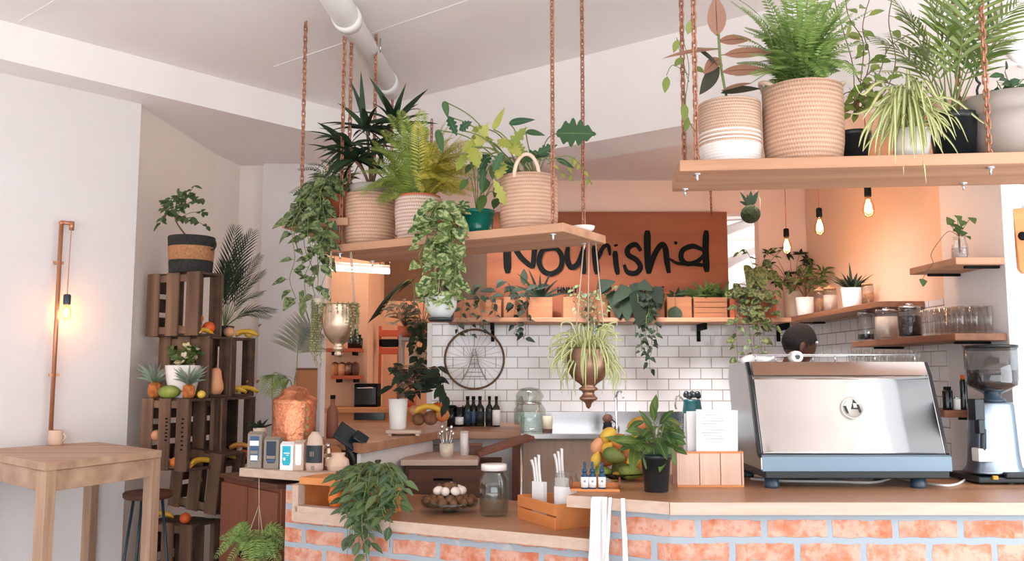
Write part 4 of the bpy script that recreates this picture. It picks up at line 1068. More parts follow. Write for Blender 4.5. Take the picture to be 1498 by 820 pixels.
fr = [('avocado',898,666,.0,.045,'avocado','big green avocado at the front centre of the fruit heap',(.8,.8,1.1),(.3,1.9,.2)),
 ('avocado',922,690,.0,.045,'melon','green and red mango-like fruit lowest in the heap, beside the dropper tray',(.75,.75,1.15),(0,1.75,.1)),
 ('mango',905,648,.05,.04,'mango','reddish mango above the green avocado in the fruit heap',(.9,.9,1.1),(.3,.5,0)),
 ('lemon',928,672,-.02,.032,'lemon','yellow lemon just left of the black plant pot',(.9,.9,1.0),(.2,1.2,.3)),
 ('mango',935,622,.12,.042,'mango','golden mango at the very top of the fruit heap',(.95,.9,1.3),(0,1.3,0)),
 ('avocado',874,652,.06,.034,'gourd','brown round fruit at the left edge of the heap',(.9,.9,1.1),(.2,.2,0)),
 ('lemon',872,672,.04,.03,'lemon','yellow lemon at the lower left of the heap',(.8,.8,1.1),(0,.3,0)),
 ('mango',890,636,.1,.036,'lemon','pale yellow mango under the leaves at the upper left of the heap',(.9,.9,1.1),(0,1,0)),
 ('avocado',938,650,.08,.04,'melon','green-yellow fruit half hidden behind the plant leaves',(.8,.8,1.1),(0,.4,.3)),
 ('lemon',884,646,.09,.03,'banana','small yellow fruit tucked between the brown fruit and the mango',(.9,.9,1),(0,.5,0)),
 ('avocado',942,685,.05,.04,'mango','dull green fruit squeezed against the black plant pot',(.8,.8,1.1),(0,1.2,0)),
 ('avocado',882,690,.03,.036,'melon','green fruit at the bottom left of the heap behind the dropper bottles',(.8,.8,1.1),(0,1.5,.2)),
 ('lemon',903,698,.06,.03,'lemon','yellow lemon at the very bottom of the heap',(.9,.9,1),(0,1.3,.5)),
 ('mango',890,668,.1,.042,'mango','orange mango deep inside the heap on the left',(.9,.9,1.1),(0,.9,.4)),
 ('mango',924,650,.12,.042,'banana','yellow mango beside the plant leaves, upper right of the heap',(.85,.85,1.2),(0,.6,.2)),
 ('avocado',910,684,.1,.042,'avocado','dark green avocado at the back of the heap',(.85,.85,1.1),(0,1.4,-.3)),
 ('lemon',888,655,.03,.028,'banana','small yellow fruit at the front left of the heap above the avocado',(.9,.9,1),(0,.8,0)),
 ('mango',934,690,.08,.04,'gourd','orange-brown fruit at the foot of the heap near the pot',(.9,.9,1),(0,.4,0)),
 ('mango',912,668,.11,.045,'mango','orange-green mango in the middle of the heap behind the avocado',(.9,.9,1.1),(0,.7,0))]
for nm,x,y,dy,r,m,lab,sc,rot in fr: fruit(nm, x, y, YFR+.06+dy, r, m, lab, 'fruit', sc, rot, None, 'fruit heaped on the worktop')
t = thing('fruit_bowl', 'low wire fruit bowl hidden under the heaped fruit', 'bowl', V((at(908,700,YFR+.12).x, YFR+.13, ZR)))
mb = MB()
for k in range(4): 
    rr_ = .05+.022*k; mb.tube([(rr_*math.cos(2*PI*i/24), rr_*math.sin(2*PI*i/24), .006+.008*k) for i in range(24)], .0025, 6, closed=True)
for k in range(10): a = 2*PI*k/10; mb.tube([(.03*math.cos(a),.03*math.sin(a),.004),(.08*math.cos(a),.08*math.sin(a),.014),(.118*math.cos(a),.118*math.sin(a),.032)], .002, 5)
part(t, 'wire', mb, 'black_paint', world=False)
# ------------------------------------------------------------------ dropper tray
p = onr(872, 719); Yt = p.y; sc_ = S(Yt)
t = thing('bottle_tray', 'small wooden tray with curved ends under three dropper bottles', 'tray', V((p.x+.0, Yt+.03, ZR)), -.1)
wt = 70*sc_
mb = MB(); mb.cbox(-wt/2,wt/2,-.03,.03,0,.01); mb.cbox(-wt/2,wt/2,.024,.03,.01,.03); part(t, 'base', mb, 'orange_wood', world=False, bevel=.002)
for sg in (-1,1): part(t, 'end', MB().lathe([(0,-.004),(.024,-.004),(.024,.004),(0,.004)],20,(sg*wt/2,0,.03),Matrix.Rotation(PI/2,4,'Y') @ Matrix.Diagonal((1,1.2,1,1))), 'brown_wood', world=False)
bt = None
for k, (x, lab) in enumerate(((856,'left of three white-labelled dropper bottles in the tray'),(867.5,'middle white-labelled dropper bottle in the tray'),(881.5,'right dropper bottle of three in the tray, nearest the fruit'))):
    q = at(x, 715, Yt-.002); q = V((q.x, Yt+.018, ZR+.01))
    if bt is None:
        bt = thing('dropper_bottle', lab, 'bottle', q, 0, 'dropper bottles in the small tray')
        part(bt, 'bottle', MB().lathe([(0,0),(.0135,0),(.0145,.003),(.0145,.05),(.008,.058),(.008,.064),(0,.064)],20), 'bottle_blue', world=False)
        part(bt, 'label', MB().lathe([(.0147,.006),(.015,.006),(.015,.046),(.0147,.046)],20), 'paper', world=False)
        part(bt, 'print', MB().cbox(-.005,.003,-.0156,-.0148,.026,.034), 'card_grey', world=False)
        part(bt, 'cap', MB().lathe([(0,.062),(.0095,.062),(.0095,.075),(.005,.078),(.0055,.1),(.003,.104),(0,.104)],16), 'bottle_blue', world=False)
    else:
        c2 = copy_tree(bt); c2.location = q; c2['label'] = lab
# white cloth strips tied at the corner of the raised top
t = thing('apron', 'white cotton cloth with long ties hanging at the step of the counter', 'cloth', lp(sR-.08, -.02, ZR-.05))
def strip(px0, px1, py0, py1, w0, yo=.0):
    mb = MB(); n = 12; vs = []
    Y0 = lp(s_px(px0, ZR), 0).y - .025 - yo
    for i in range(n+1):
        f = i/n; q = at(px0+(px1-px0)*f, py0+(py1-py0)*f, Y0); wv = .006*math.sin(f*9+px0); hw = w0/2*(.75+.35*f)
        vs += [q+V((-hw,wv,0)), q+V((0,wv-.004,0)), q+V((hw,wv,0))]
    fs = []
    for i in range(n): k=3*i; fs += [(k,k+1,k+4,k+3),(k+1,k+2,k+5,k+4)]
    mb.add(vs, fs, True); o = part(t, 'strip', mb, 'cloth_white'); m_ = o.modifiers.new('s','SOLIDIFY'); m_.thickness = .002
strip(874, 873, 726, 840, .052); strip(884, 886, 726, 850, .024, .006); strip(911, 916, 728, 850, .018, .004); strip(868, 864, 728, 850, .02, .01); strip(893, 884, 727, 860, .012, .012)
# ------------------------------------------------------------------ lower worktop
# pine crate
c0 = onl(757, 757); c1 = onl(812, 775); c2 = onl(861, 760)
e1 = (c1-c0); e2 = (c2-c1); e2 = V((-e1.y, e1.x, 0)).normalized()*max(.14, e2.length*.9); wq = e1.length
hq = at(812, 738, c1.y).z - ZL
ang = math.atan2(e1.y, e1.x)
Mc = Matrix.Rotation(ang,4,'Z'); dq = e2.length
t = thing('wooden_crate', 'small orange pine crate holding white cups and a glass jar on the lower worktop', 'crate', c0, ang)
mb = MB()
for z0, z1 in ((.0,hq*.5-.003),(hq*.5+.004,hq)): mb.cbox(0,wq,0,.008,z0,z1); mb.cbox(0,wq,dq-.008,dq,z0,z1)
part(t, 'slats', mb, 'orange_wood', world=False, bevel=.0015)
for x in (0, wq-.01): part(t, 'end_board', MB().cbox(x,x+.01,.008,dq-.008,0,hq), 'orange_wood', world=False, bevel=.0015)
part(t, 'bottom', MB().cbox(.01,wq-.01,.008,dq-.008,0,.006), 'orange_wood', world=False)
def inc(fx, fy, z=.008): return c0 + e1*fx + e2*fy + V((0,0,z))
# white folded paper bags in the crate
for k, (fx, fy, hh, ww, lab) in enumerate(((.16,.3,.235,.068,'tall white paper packet at the left end of the pine crate'),(.3,.62,.26,.06,'white paper packet with curled top behind the first one in the crate'))):
    q = inc(fx, fy); t = thing('paper_packet', lab, 'paper packet', q, ang+.3, 'white paper packets in the pine crate')
    mb = MB(); mb.cbox(-ww/2,ww/2,-.012,.012,0,hh*.62); part(t, 'packet', mb, 'paper', world=False, bevel=.002)
    for j in range(3):
        mb = MB(); x = -ww/2+.008+j*.016; pts = [(x,0,hh*.6),(x-.004,-.004,hh*.85),(x-.01+.006*j,-.012,hh*(1+.05*j))]; q2 = crom(pts,5)
        mb.tube(q2, .009, 4, flat=(1,.25,1)); part(t, 'sheet', mb, 'paper', world=False)
# glass jar with white label in the crate
q = inc(.64, .46); rj = .056
t = thing('glass_jar', 'wide glass jar with a white label standing in the pine crate', 'jar', q)
part(t, 'glass', MB().lathe([(0,.002),(rj*.95,.002),(rj,.012),(rj,.16),(rj*.8,.18),(rj*.8,.2),(rj*.76,.2),(rj*.75,.178),(rj*.95,.158),(rj*.95,.014),(0,.008)], 30), 'glass', world=False)
Lb = MB(); n = 10; vs = []
for i in range(n+1):
    a = -PI*.86+PI*.62*i/n; vs += [(rj*1.012*math.cos(a), rj*1.012*math.sin(a), .06),(rj*1.012*math.cos(a), rj*1.012*math.sin(a), .145)]
Lb.add(vs, [(2*i,2*i+2,2*i+3,2*i+1) for i in range(n)], True); part(t, 'label', Lb, 'paper', world=False)
part(t, 'contents', MB().lathe([(0,.01),(rj*.9,.01),(rj*.9,.05),(0,.055)], 24), 'cream_powder', world=False)
q = inc(.9, .75); rj = .032
t = thing('glass_jar', 'slim clear glass with wooden stirrers in the back corner of the pine crate', 'jar', q)
part(t, 'glass', MB().lathe([(0,.002),(rj*.9,.002),(rj,.012),(rj,.16),(rj*.94,.16),(rj*.94,.014),(0,.008)], 24), 'glass', world=False)
for k in range(4): 
    a = k*1.6; mb = MB(); mb.tube([(.014*math.cos(a),.014*math.sin(a),.01),(.028*math.cos(a+.3)-.01,.028*math.sin(a),.2+.012*k)], .0032, 5); part(t, 'stirrer', mb, 'orange_wood', world=False)
# big glass jar with white lid
p = onl(722, 757); rj = 20.5*S(p.y+.08); c = V((p.x, p.y+rj, ZL)); hj = at(722, 678, c.y).z-ZL
t = thing('glass_jar', 'large empty glass jar with a white screw lid on the lower worktop', 'jar', c)
k_ = hj
part(t, 'glass', MB().lathe([(0,.003),(rj*.9,.003),(rj,.015),(rj*1.02,k_*.45),(rj,k_*.72),(rj*.72,k_*.83),(rj*.74,k_*.9),(rj*.7,k_*.9),(rj*.67,k_*.83),(rj*.94,k_*.71),(rj*.96,k_*.45),(rj*.94,.02),(0,.01)], 36), 'glass_dim', world=False)
part(t, 'lid', MB().lathe([(0,k_*1.0),(rj*.86,k_*1.0),(rj*.9,k_*.985),(rj*.9,k_*.88),(rj*.84,k_*.88),(rj*.8,k_*.96),(0,k_*.97)], 36), 'white_ceramic', world=False)
# footed glass plate with eggs and date balls
p = onl(656, 752); c = V((p.x, p.y+.08, ZL)); rp = 42*S(c.y); zp = at(656, 741, c.y-.05).z-ZL
t = thing('footed_plate', 'footed glass plate heaped with brown balls and white eggs', 'plate', c)
part(t, 'plate', MB().lathe([(0,0),(.035,0),(.032,.006),(.012,.012),(.012,zp*.7),(rp*.4,zp*.85),(rp*.95,zp),(rp,zp+.022),(rp*.97,zp+.022),(rp*.92,zp+.006),(0,zp)], 36), 'glass_dim', world=False)
bl = eg = None; gname = 'brown balls on the glass plate'; R2_ = random.Random(5)
spots = []
for ring, n, rr_, z in ((0,14,.78,.02),(1,10,.55,.03),(2,7,.4,.066),(3,4,.12,.08)):
    for k in range(n):
        a = 2*PI*k/n+ring*.4; spots.append((c+V((rp*rr_*math.cos(a), rp*rr_*math.sin(a), zp+z)), ring))
for q, ring in spots:
    white = (ring >= 2 and R2_.random() < .62)
    if white:
        if eg is None:
            eg = tag(obj('egg', MB().ball((0,0,0),(.02,.02,.025),16,10), 'egg', loc=q, rot=(1.2,0,.5)), 'white egg lying on top of the brown balls on the glass plate', 'egg', 'white eggs on the glass plate')
        else:
            e = eg.copy(); COL.objects.link(e); e.location = q; e.rotation_euler = (1.2,R2_.uniform(0,3),R2_.uniform(0,6))
    else:
        if bl is None:
            bl = tag(obj('date_ball', MB().ball((0,0,0),(.023,.022,.021),14,9), 'date', loc=q), 'brown round bite in the heap on the footed glass plate', 'food', gname)
        else:
            e = bl.copy(); COL.objects.link(e); e.location = q; e.rotation_euler = (R2_.uniform(0,6),R2_.uniform(0,6),R2_.uniform(0,6)); e.scale = [R2_.uniform(.9,1.1)]*3
# trailing plant in terracotta pot hanging over the front edge
p = onl(548, 735); c = V((p.x, p.y+.05, ZL)); r = .075
t = thing('trailing_plant', 'bushy trailing plant in a terracotta pot spilling down the brick front', 'potted plant', c)
part(t, 'pot', MB().lathe([(0,0),(r*.7,0),(r*.95,.1),(r*1.05,.1),(r*1.07,.13),(r*.97,.13),(r*.88,.09)], 32), 'terracotta', world=False); soil_disc(t, r*.92, .115)
lm = MB(); sm = MB(); o = c+V((0,0,.12)); R = random.Random(8)
fe = lp(s_px(545, ZL), -.03)
for i in range(23):
    x = R.uniform(500, 590); yb = fe.y + (548-x)*-.0006 + (x-545)*-.0014
    b = at(x, R.uniform(690,712), lp(s_px(x,ZL),-.03).y - R.uniform(.0,.06)); k = 1-abs(x-535)/75
    Ln = R.uniform(.06,.34)*max(.35,k)+.02
    pts = crom([o, o.lerp(b,.5)+V((0,-.0,.05)), b] + [b+V((R.uniform(-.015,.015),R.uniform(-.01,.004),-Ln*j/4)) for j in range(1,5)], 4)
    vine(R, lm, sm, pts, .064, .026, 'lance', r=.002, wr=.42)
for x, y in [(515,810),(535,800),(525,822),(508,815),(570,800),(540,818)]:
    b = at(x, y-30, lp(s_px(x,ZL),-.03).y-.03); q = at(x,y,b.y); sm.tube([b+V((0,0,.06)),b,q],.0012,4); leaf(lm, b, V((R.uniform(-.5,.5),-.3,-.9)), V((0,-1,.3)), .06, .035, 'ovate', .3, .15, 5)
for i in range(22):
    a = R.uniform(0,2*PI); leaf(lm, o+V((math.cos(a)*.05,math.sin(a)*.05,R.uniform(-.01,.05))), V((math.cos(a),math.sin(a)-.3,R.uniform(-.4,.7))), V((0,-.5,.8)), .07, .032, 'lance', .8, .2, 5)
part(t, 'leaves', lm, 'leaf_trail'); part(t, 'stems', sm, 'stem_green')
# tablet on a black stand
p = at(520, 690, c.y+.06); t = thing('tablet', 'dark tablet tilted on a black stand behind the trailing plant', 'tablet', V((p.x, p.y, ZL)))
pc = at(508, 645, p.y)
mb = MB(); mb.rbox(at(512,640,p.y), (.155,.012,.1), .3, .62, -.55); part(t, 'screen', mb, 'tablet', bevel=.004)
mb = MB(); mb.tube([V((at(519,690,p.y).x, p.y+.02, ZL)), at(518,672,p.y+.02), at(506,636,p.y+.02)], [.026,.026,.02], 10); mb.lathe([(0,0),(.045,0),(.045,.012),(0,.014)],24,(at(519,690,p.y).x,p.y+.02,ZL)); part(t, 'stand', mb, 'tablet_stand')
mb = MB(); mb.rbox(at(528,640,p.y-.01), (.07,.014,.05), .3, .6, -.4); part(t, 'card_reader', mb, 'tablet', bevel=.004)
# orange squash and brown paper bag next to the tea shelf
p = at(492, 722, lp(sL-.16,.06).y); c = lp(s_px(481, .86), .05, ZL+.028); r = .036
t = thing('squash', 'orange squash in the open wooden box, left of the trailing plant', 'squash', c)
part(t, 'skin', MB().lathe([(0,0),(r*.7,.002),(r,.03),(r*.92,.06),(r*.6,.085),(r*.5,.12),(r*.4,.135),(0,.14)], 24), 'orange_skin', world=False)
part(t, 'stalk', MB().tube([(0,0,.138),(.004,0,.155)], [.007,.005], 7), 'stem_brown', world=False)
c = atz(492, 690, ZT) + V((-.01,.05,0)); c = g1 + gw*.16 + gu*-.005
t = thing('paper_bag', 'crumpled peach paper bag on the end of the tea shelf', 'bag', c)
mb = MB().lathe([(0,0),(.05,0),(.056,.02),(.05,.05),(.03,.066),(.036,.08),(.02,.07),(0,.06)], 12, (0,0,0), Matrix.Diagonal((1,.75,1,1)), smooth=False); part(t, 'bag', mb, 'pale_stone', world=False)
# ------------------------------------------------------------------ tea packets, canister, copper urn
def tea(px0, px1, pyt, pyb, off, lab, body, lc, split=None):
    q = along(g0 + gw*off, gu, (px0+px1)/2); w = (px1-px0)*S(q.y)*1.02; h = at((px0+px1)/2, pyt, q.y).z - ZT; d = .05
    t = thing('tea_packet', lab, 'tea packet', V((q.x, q.y, ZT)), math.atan2(gu.y, gu.x)*.4, 'tea packets on the shelf')
    part(t, 'packet', MB().cbox(-w/2,w/2,-d/2,d/2,0,h), body, world=False, bevel=.003)
    part(t, 'flap', MB().add([(-w/2,-d/2,h),(w/2,-d/2,h),(w/2,d/2,h),(-w/2,d/2,h),(-w/2,0,h+.012),(w/2,0,h+.012)], [(0,1,5,4),(2,3,4,5),(1,2,5),(3,0,4)]), body, world=False)
    ww = w*.62; z0, z1 = h*.2, h*.94; y = -d/2-.0008; rc = ww*.3
    pl_ = [(-ww/2,z1),(-ww/2,z0+rc),(-ww/2+rc*.5,z0),(ww/2-rc*.5,z0),(ww/2,z0+rc),(ww/2,z1)]
    mb = MB(); mb.prism([(x, z) for x, z in pl_], 0, .0012, Matrix.Translation((0,y,0)) @ Matrix.Rotation(PI/2,4,'X')); part(t, 'label', mb, lc, world=False)
    y -= .0014
    for x0,x1,za,zb_,m in split or []:
        part(t, 'label_band', MB().cbox(-ww/2+ww*x0, -ww/2+ww*x1, y-.0006, y, z0+(z1-z0)*za, z0+(z1-z0)*zb_), m, world=False)
tea(364, 386, 634, 675, .05, 'grey tea packet with a blue and white striped label, leftmost on the shelf', 'card_grey', 'card_blue', [(0,1,.62,.82,'paper'),(.1,.9,.3,.42,'card_grey'),(.1,.9,.04,.24,'paper')])
tea(388, 411, 642, 677, .06, 'grey tea packet with a dark navy label, second on the shelf', 'card_grey', 'card_navy', [(.05,.95,.2,.34,'card_grey'),(.1,.9,.05,.16,'card_blue')])
tea(412, 432, 649, 681, .05, 'white tea packet with a bright cyan label', 'paper', 'cyan', [(.2,.9,.6,.66,'paper'),(.15,.4,.25,.4,'paper'),(.5,.8,.5,.54,'paper')])
tea(432, 447, 647, 682, .07, 'plain pale packet squeezed beside the cyan-labelled one', 'edge_wood', 'paper')
q = along(g0+gw*.07, gu, 460); w = 25*S(q.y); h = at(460, 631, q.y).z-ZT
t = thing('coffee_bag', 'pale rounded coffee pouch with a black label on the tea shelf', 'bag', V((q.x,q.y,ZT)), -.2)
part(t, 'pouch', MB().lathe([(0,0),(w*.48,0),(w*.52,.02),(w*.52,h*.6),(w*.42,h*.85),(w*.2,h),(0,h*1.0)], 20, (0,0,0), Matrix.Diagonal((1,.7,1,1))), 'edge_wood', world=False)
Lb = MB(); n = 10; vs = []
for i in range(n+1):
    a = -PI*.9+PI*.8*i/n; x_, y_ = w*.535*math.cos(a), w*.535*.7*math.sin(a); vs += [(x_,y_,h*.22),(x_,y_,h*.66)]
Lb.add(vs, [(2*i,2*i+2,2*i+3,2*i+1) for i in range(n)], True); part(t, 'label', Lb, 'label_black', world=False)
mb = MB()
for k in range(3): mb.box((-.008+.008*k, -w*.375-.004, h*.45),(.0016,.002,.022))
part(t, 'label_print', mb, 'edge_wood', world=False)
part(t, 'foot_label', MB().box((.004,-w*.36-.003,h*.1),(.014,.003,.018)), 'card_grey', world=False)
q = along(g0+gw*.16, gu, 479)
t = thing('sugar_jar', 'small silvery jar behind the coffee pouch', 'jar', V((q.x,q.y,ZT)))
part(t, 'glass', MB().lathe([(0,.002),(.034,.002),(.038,.02),(.034,.06),(.02,.075),(.016,.1),(0,.1)], 18, smooth=False), 'brass', world=False); part(t, 'stopper', MB().ball((0,0,.112),.012), 'steel', world=False)
# copper water urn
q = along(g0+gw*.27, gu, 429); r = 31*S(q.y); h = at(429, 583, q.y-r).z-ZT
t = thing('copper_urn', 'hammered copper drinks urn with a lid and a small tap', 'urn', V((q.x,q.y,ZT)))
part(t, 'body', MB().lathe([(0,.004),(r*.92,.0),(r*.97,.015),(r,.05),(r*1.0,h*.93),(r*.97,h*.96),(r*.85,h)], 44), 'copper', world=False)
part(t, 'lid', MB().lathe([(r*1.04,h*.93),(r*1.04,h*.97),(r*.97,h*1.0),(r*.66,h*1.06),(r*.62,h*1.11),(r*.5,h*1.15),(r*.2,h*1.18),(r*.12,h*1.19),(r*.12,h*1.21),(0,h*1.22)], 44), 'copper', world=False)
mb = MB(); mb.tube([(0,-r*.98,.05),(0,-r-.03,.05)], .008, 10); mb.tube([(0,-r-.026,.058),(0,-r-.026,.03)], .007, 10); tp = part(t, 'tap', mb, 'brass', world=False); mb = MB(); mb.tube([(-.014,-r-.02,.066),(.014,-r-.02,.066)], .0035, 8); subpart(tp, t, 'lever', mb, 'brass', world=False)
mb = MB(); q2 = crom([(r*.7,-r*.75,h*.95),(r*.74,-r*.78,h*.6),(r*.66,-r*.82,h*.3),(r*.6,-r*.9,h*.12)],6); sm = mb; lm2 = MB()
for i in range(2,len(q2),2): leaf(lm2, q2[i], V((R.uniform(-1,1),-.5,-.4)), V((0,-1,.5)), .022, .014, 'ovate', .3, .1, 3)
sm.tube(q2, .0014, 5)
tt = thing('trailing_sprig', 'thin light green sprig hanging down the front of the copper urn', 'plant', V((q.x+r*.7, q.y-r*.75, ZT+h*.95)))
o_ = obj('stem', sm, 'stem_green', tt, origin=(r*.7,-r*.75,h*.95)); o_ = obj('leaves', lm2, 'leaf_light', tt, origin=(r*.7,-r*.75,h*.95))
# hanging fern at the bottom left, on three cords from the tea shelf
Yh = g0.y-.12
hk = at(379, 692, Yh+.08); c = at(372, 812, Yh); 
t = thing('hanging_fern', 'green fern hanging on thin cords below the tea shelf', 'hanging plant', c)
mb = MB()
kn = at(379, 738, Yh+.03)
mb.tube([hk, kn], .0022, 6)
for dx, dy in ((-.055,-.03),(.06,-.03),(.0,.07)): mb.tube([kn, c+V((dx,dy,0))], .0018, 6)
part(t, 'cord', mb, 'rope')
part(t, 'pot', MB().lathe([(0,-.1),(.05,-.1),(.075,0),(.07,0),(.06,-.06)], 24), 'brown_wood', world=False); soil_disc(t, .066, -.012)
lm = MB(); sm = MB()
for i in range(34):
    a = R.uniform(0,2*PI); l = R.uniform(.1,.2); b = c+V((math.cos(a)*l, math.sin(a)*l*.8, R.uniform(-.05,.1))); m = c.lerp(b,.5)+V((0,0,R.uniform(.05,.1)))
    frond(lm, sm, crom([c, m, b], 6), .036, 22, .35, .25, r=.0015)
part(t, 'fronds', lm, 'leaf_boston'); part(t, 'stems', sm, 'stem_green')
# brown timber cabinet left of the counter
a = at(330, 705, 4.62); b = at(412, 700, 4.3)
zc1 = atz(372, 699, .9).z
p0 = at(327, 715, 4.75); p1 = at(411, 715, 4.28); dv = (p1-p0); dv.z = 0; an = math.atan2(dv.y, dv.x)
t = thing('cabinet', 'reddish brown timber cabinet under the tea shelf', 'cabinet', V((p0.x,p0.y,0)), an); L_ = dv.length; zc = at(370, 700, 4.5).z
mb = MB(); mb.cbox(0,L_,.0,.4,.04,zc-.02); part(t, 'body', mb, 'brown_wood', world=False, bevel=.004)
for k in range(2):
    dr = part(t, 'door', MB().cbox(.01+k*L_/2, L_/2-.006+k*L_/2, -.018, 0, .06, zc-.04), 'brown_wood', world=False, bevel=.003)
    subpart(dr, t, 'knob', MB().ball((L_/2+(.03 if k else -.03), -.028, zc*.6), .011, 12, 8), 'black_paint', world=False)
part(t, 'top', MB().cbox(-.01,L_+.0,-.02,.41,zc-.02,zc), 'dark_wood', world=False, bevel=.003)
# ================================================================== kitchen behind the counter
R = random.Random(31)
# ------------------------------------------------------------------ plank, sign and planter boxes on the tiled wall
zp1 = at(900, 464, 5.98).z; zp0 = at(900, 471, 5.98).z; pz = (zp0+zp1)/2+.015
xa, xb = at(655, 468, 6.1).x, at(1182, 468, 6.1).x
t = thing('wall_shelf', 'long plank shelf above the tiles carrying the planter boxes', 'shelf', ((xa+xb)/2, 6.13, pz-.03))
part(t, 'board', MB().cbox(xa,xb,5.97,YB-.005,pz-.03,pz), 'board_wood', bevel=.003)
for px in (720, 880, 1030, 1150):
    x = at(px, 468, 6.1).x; part(t, 'bracket', MB().cbox(x-.012,x+.012,6.06,YB-.004,pz-.075,pz-.03).cbox(x-.012,x+.012,YB-.02,YB-.004,pz-.15,pz-.03), 'black_paint')
YS = 6.24
sx0, sx1 = at(712, 400, YS).x, at(1065, 400, YS).x; sz1 = at(900, 310, YS).z; sz0 = pz
sc0 = V(((sx0+sx1)/2, YS, sz0)); t = thing('sign', 'big orange-brown plywood sign with black brush lettering', 'sign', sc0)
part(t, 'board', MB().cbox(sx0,sx1,YS-.012,YS+.012,sz0,sz1), 'sign_wood', bevel=.002)
def sgn(x, y):       # lettering coordinates taken in the frame of the sign face
    return at(680+x/3.745, 300+y/3.745, YS-.0135)
SN = [0]
def stroke(mb, pts, r0, r1=None):
    SN[0] += 1; dy_ = V((0, -.0005*(SN[0] % 9), 0))
    q = crom([sgn(x,y) for x,y in pts], 8); n = len(q); r1 = r1 or r0; k = S(YS)/3.745
    q = [a_+dy_ for a_ in q]; rr = [(r0+(r1-r0)*i/(n-1))*k*(.6+.4*min(1, 6*min(i, n-1-i)/n)) for i in range(n)]
    # flat brush ribbon
    vs = []; fs = []
    for i, a in enumerate(q):
        d = q[min(i+1,n-1)]-q[max(i-1,0)]; d.y = 0; d.normalize(); s = V((-d.z,0,d.x)); vs += [a-s*rr[i], a+s*rr[i], a-s*rr[i]+V((0,-.004,0)), a+s*rr[i]+V((0,-.004,0))]
    for i in range(n-1):
        b = 4*i; fs += [(b+2,b+3,b+7,b+6),(b,b+2,b+6,b+4),(b+1,b+5,b+7,b+3)]
    fs += [(0,1,3,2),(4*n-4,4*n-2,4*n-1,4*n-3)]
    mb.add(vs, fs, False)
def letter(*strokes):
    mb = MB()
    for pts, a, b in strokes: stroke(mb, pts, a, b)
    # close round ends
    part(t, 'letter', mb, 'black_paint')
letter(([(238,165),(232,260),(235,372)],24,21), ([(240,170),(300,275),(372,342)],17,13), ([(392,150),(382,240),(373,345)],17,14))
letter(([(473,240),(425,250),(407,310),(430,360),(475,375),(522,345),(532,290),(510,245),(473,238)],15,14))
letter(([(565,225),(560,290),(580,338),(615,325),(640,270),(648,225)],17,13), ([(652,215),(648,290),(652,376)],13,16))
letter(([(708,222),(715,300),(726,378)],16,18), ([(726,300),(755,235),(785,222),(795,275)],13,9))
letter(([(822,250),(828,320),(838,380)],16,14), ([(826,214),(829,226)],12,10))
letter(([(965,250),(935,215),(895,235),(895,272),(940,300),(962,340),(935,372),(890,365),(872,325)],15,14))
letter(([(1000,138),(1000,250),(1006,376)],20,17), ([(1010,372),(1035,280),(1075,218),(1098,235),(1106,300),(1118,372)],15,16))
letter(([(1156,198),(1155,215)],9,8))
letter(([(1310,248),(1250,225),(1195,245),(1185,290),(1215,320),(1270,310),(1312,270)],15,13), ([(1322,138),(1318,250),(1325,366)],17,19), ([(1120,292),(1165,318),(1240,322),(1325,330)],7,11))
# the small line of capitals, mostly hidden by the leaves
def caps(x0, chars):
    mb = MB(); x = x0
    G = {'N':[[(0,1),(0,0)],[(0,0),(1,1)],[(1,1),(1,0)]],'T':[[(0,0),(1,0)],[(.5,0),(.5,1)]],'U':[[(0,0),(0,1),(1,1),(1,0)]],'A':[[(0,1),(.5,0),(1,1)],[(.2,.65),(.8,.65)]],'E':[[(1,0),(0,0),(0,1),(1,1)],[(0,.5),(.8,.5)]],'R':[[(0,1),(0,0),(1,.1),(1,.45),(0,.5)],[(.3,.5),(1,1)]],'I':[[(.5,0),(.5,1)]],'H':[[(0,0),(0,1)],[(1,0),(1,1)],[(0,.5),(1,.5)]]}
    for ch in chars:
        for pl in G.get(ch, []):
            for p, q in zip(pl, pl[1:]): stroke(mb, [(x+p[0]*19, 448+p[1]*36),(x+q[0]*19, 448+q[1]*36)], 4)
        x += 29
    part(t, 'small_letters', mb, 'black_paint')
caps(510, 'HNNT'); caps(870, 'AN'); caps(985, 'ERIE')
m = MB(); xq = at(1040, 300, YS-.02); chain_mb(m, (xq.x, YS-.022, KC), (xq.x, YS-.022, sz1-.02), .022, .003, .006); part(t, 'chain', m, 'chain_metal')
m = MB(); xq = at(740, 300, YS-.02); chain_mb(m, (xq.x, YS-.022, KC), (xq.x, YS-.022, sz1-.02), .022, .003, .006); part(t, 'chain', m, 'chain_metal')
YP = 6.02
def planter(px0, px1, pyt, lab, slats=1, m='planter_wood', name='planter_box', grp='planter boxes under the sign', d=.16):
    x0, x1 = at(px0, 450, YP).x, at(px1, 450, YP).x; h = at(800, pyt, YP).z - pz; w = x1-x0
    t = thing(name, lab, 'planter', ((x0+x1)/2, YP+d/2, pz), 0, grp)
    mb = MB()
    for k in range(slats): mb.cbox(-w/2,w/2,-d/2,-d/2+.012, h*k/slats+.001, h*(k+1)/slats-.002)
    part(t, 'front_board', mb, m, world=False, bevel=.0015); part(t, 'back_board', MB().cbox(-w/2,w/2,d/2-.012,d/2,0,h), m, world=False, bevel=.0015)
    for x in (-w/2, w/2-.012): part(t, 'end', MB().cbox(x,x+.012,-d/2+.012,d/2-.012,0,h), m, world=False)
    part(t, 'soil', MB().cbox(-w/2+.012,w/2-.012,-d/2+.012,d/2-.012,.005,h-.02), 'soil', world=False)
    return t, x0, x1, h
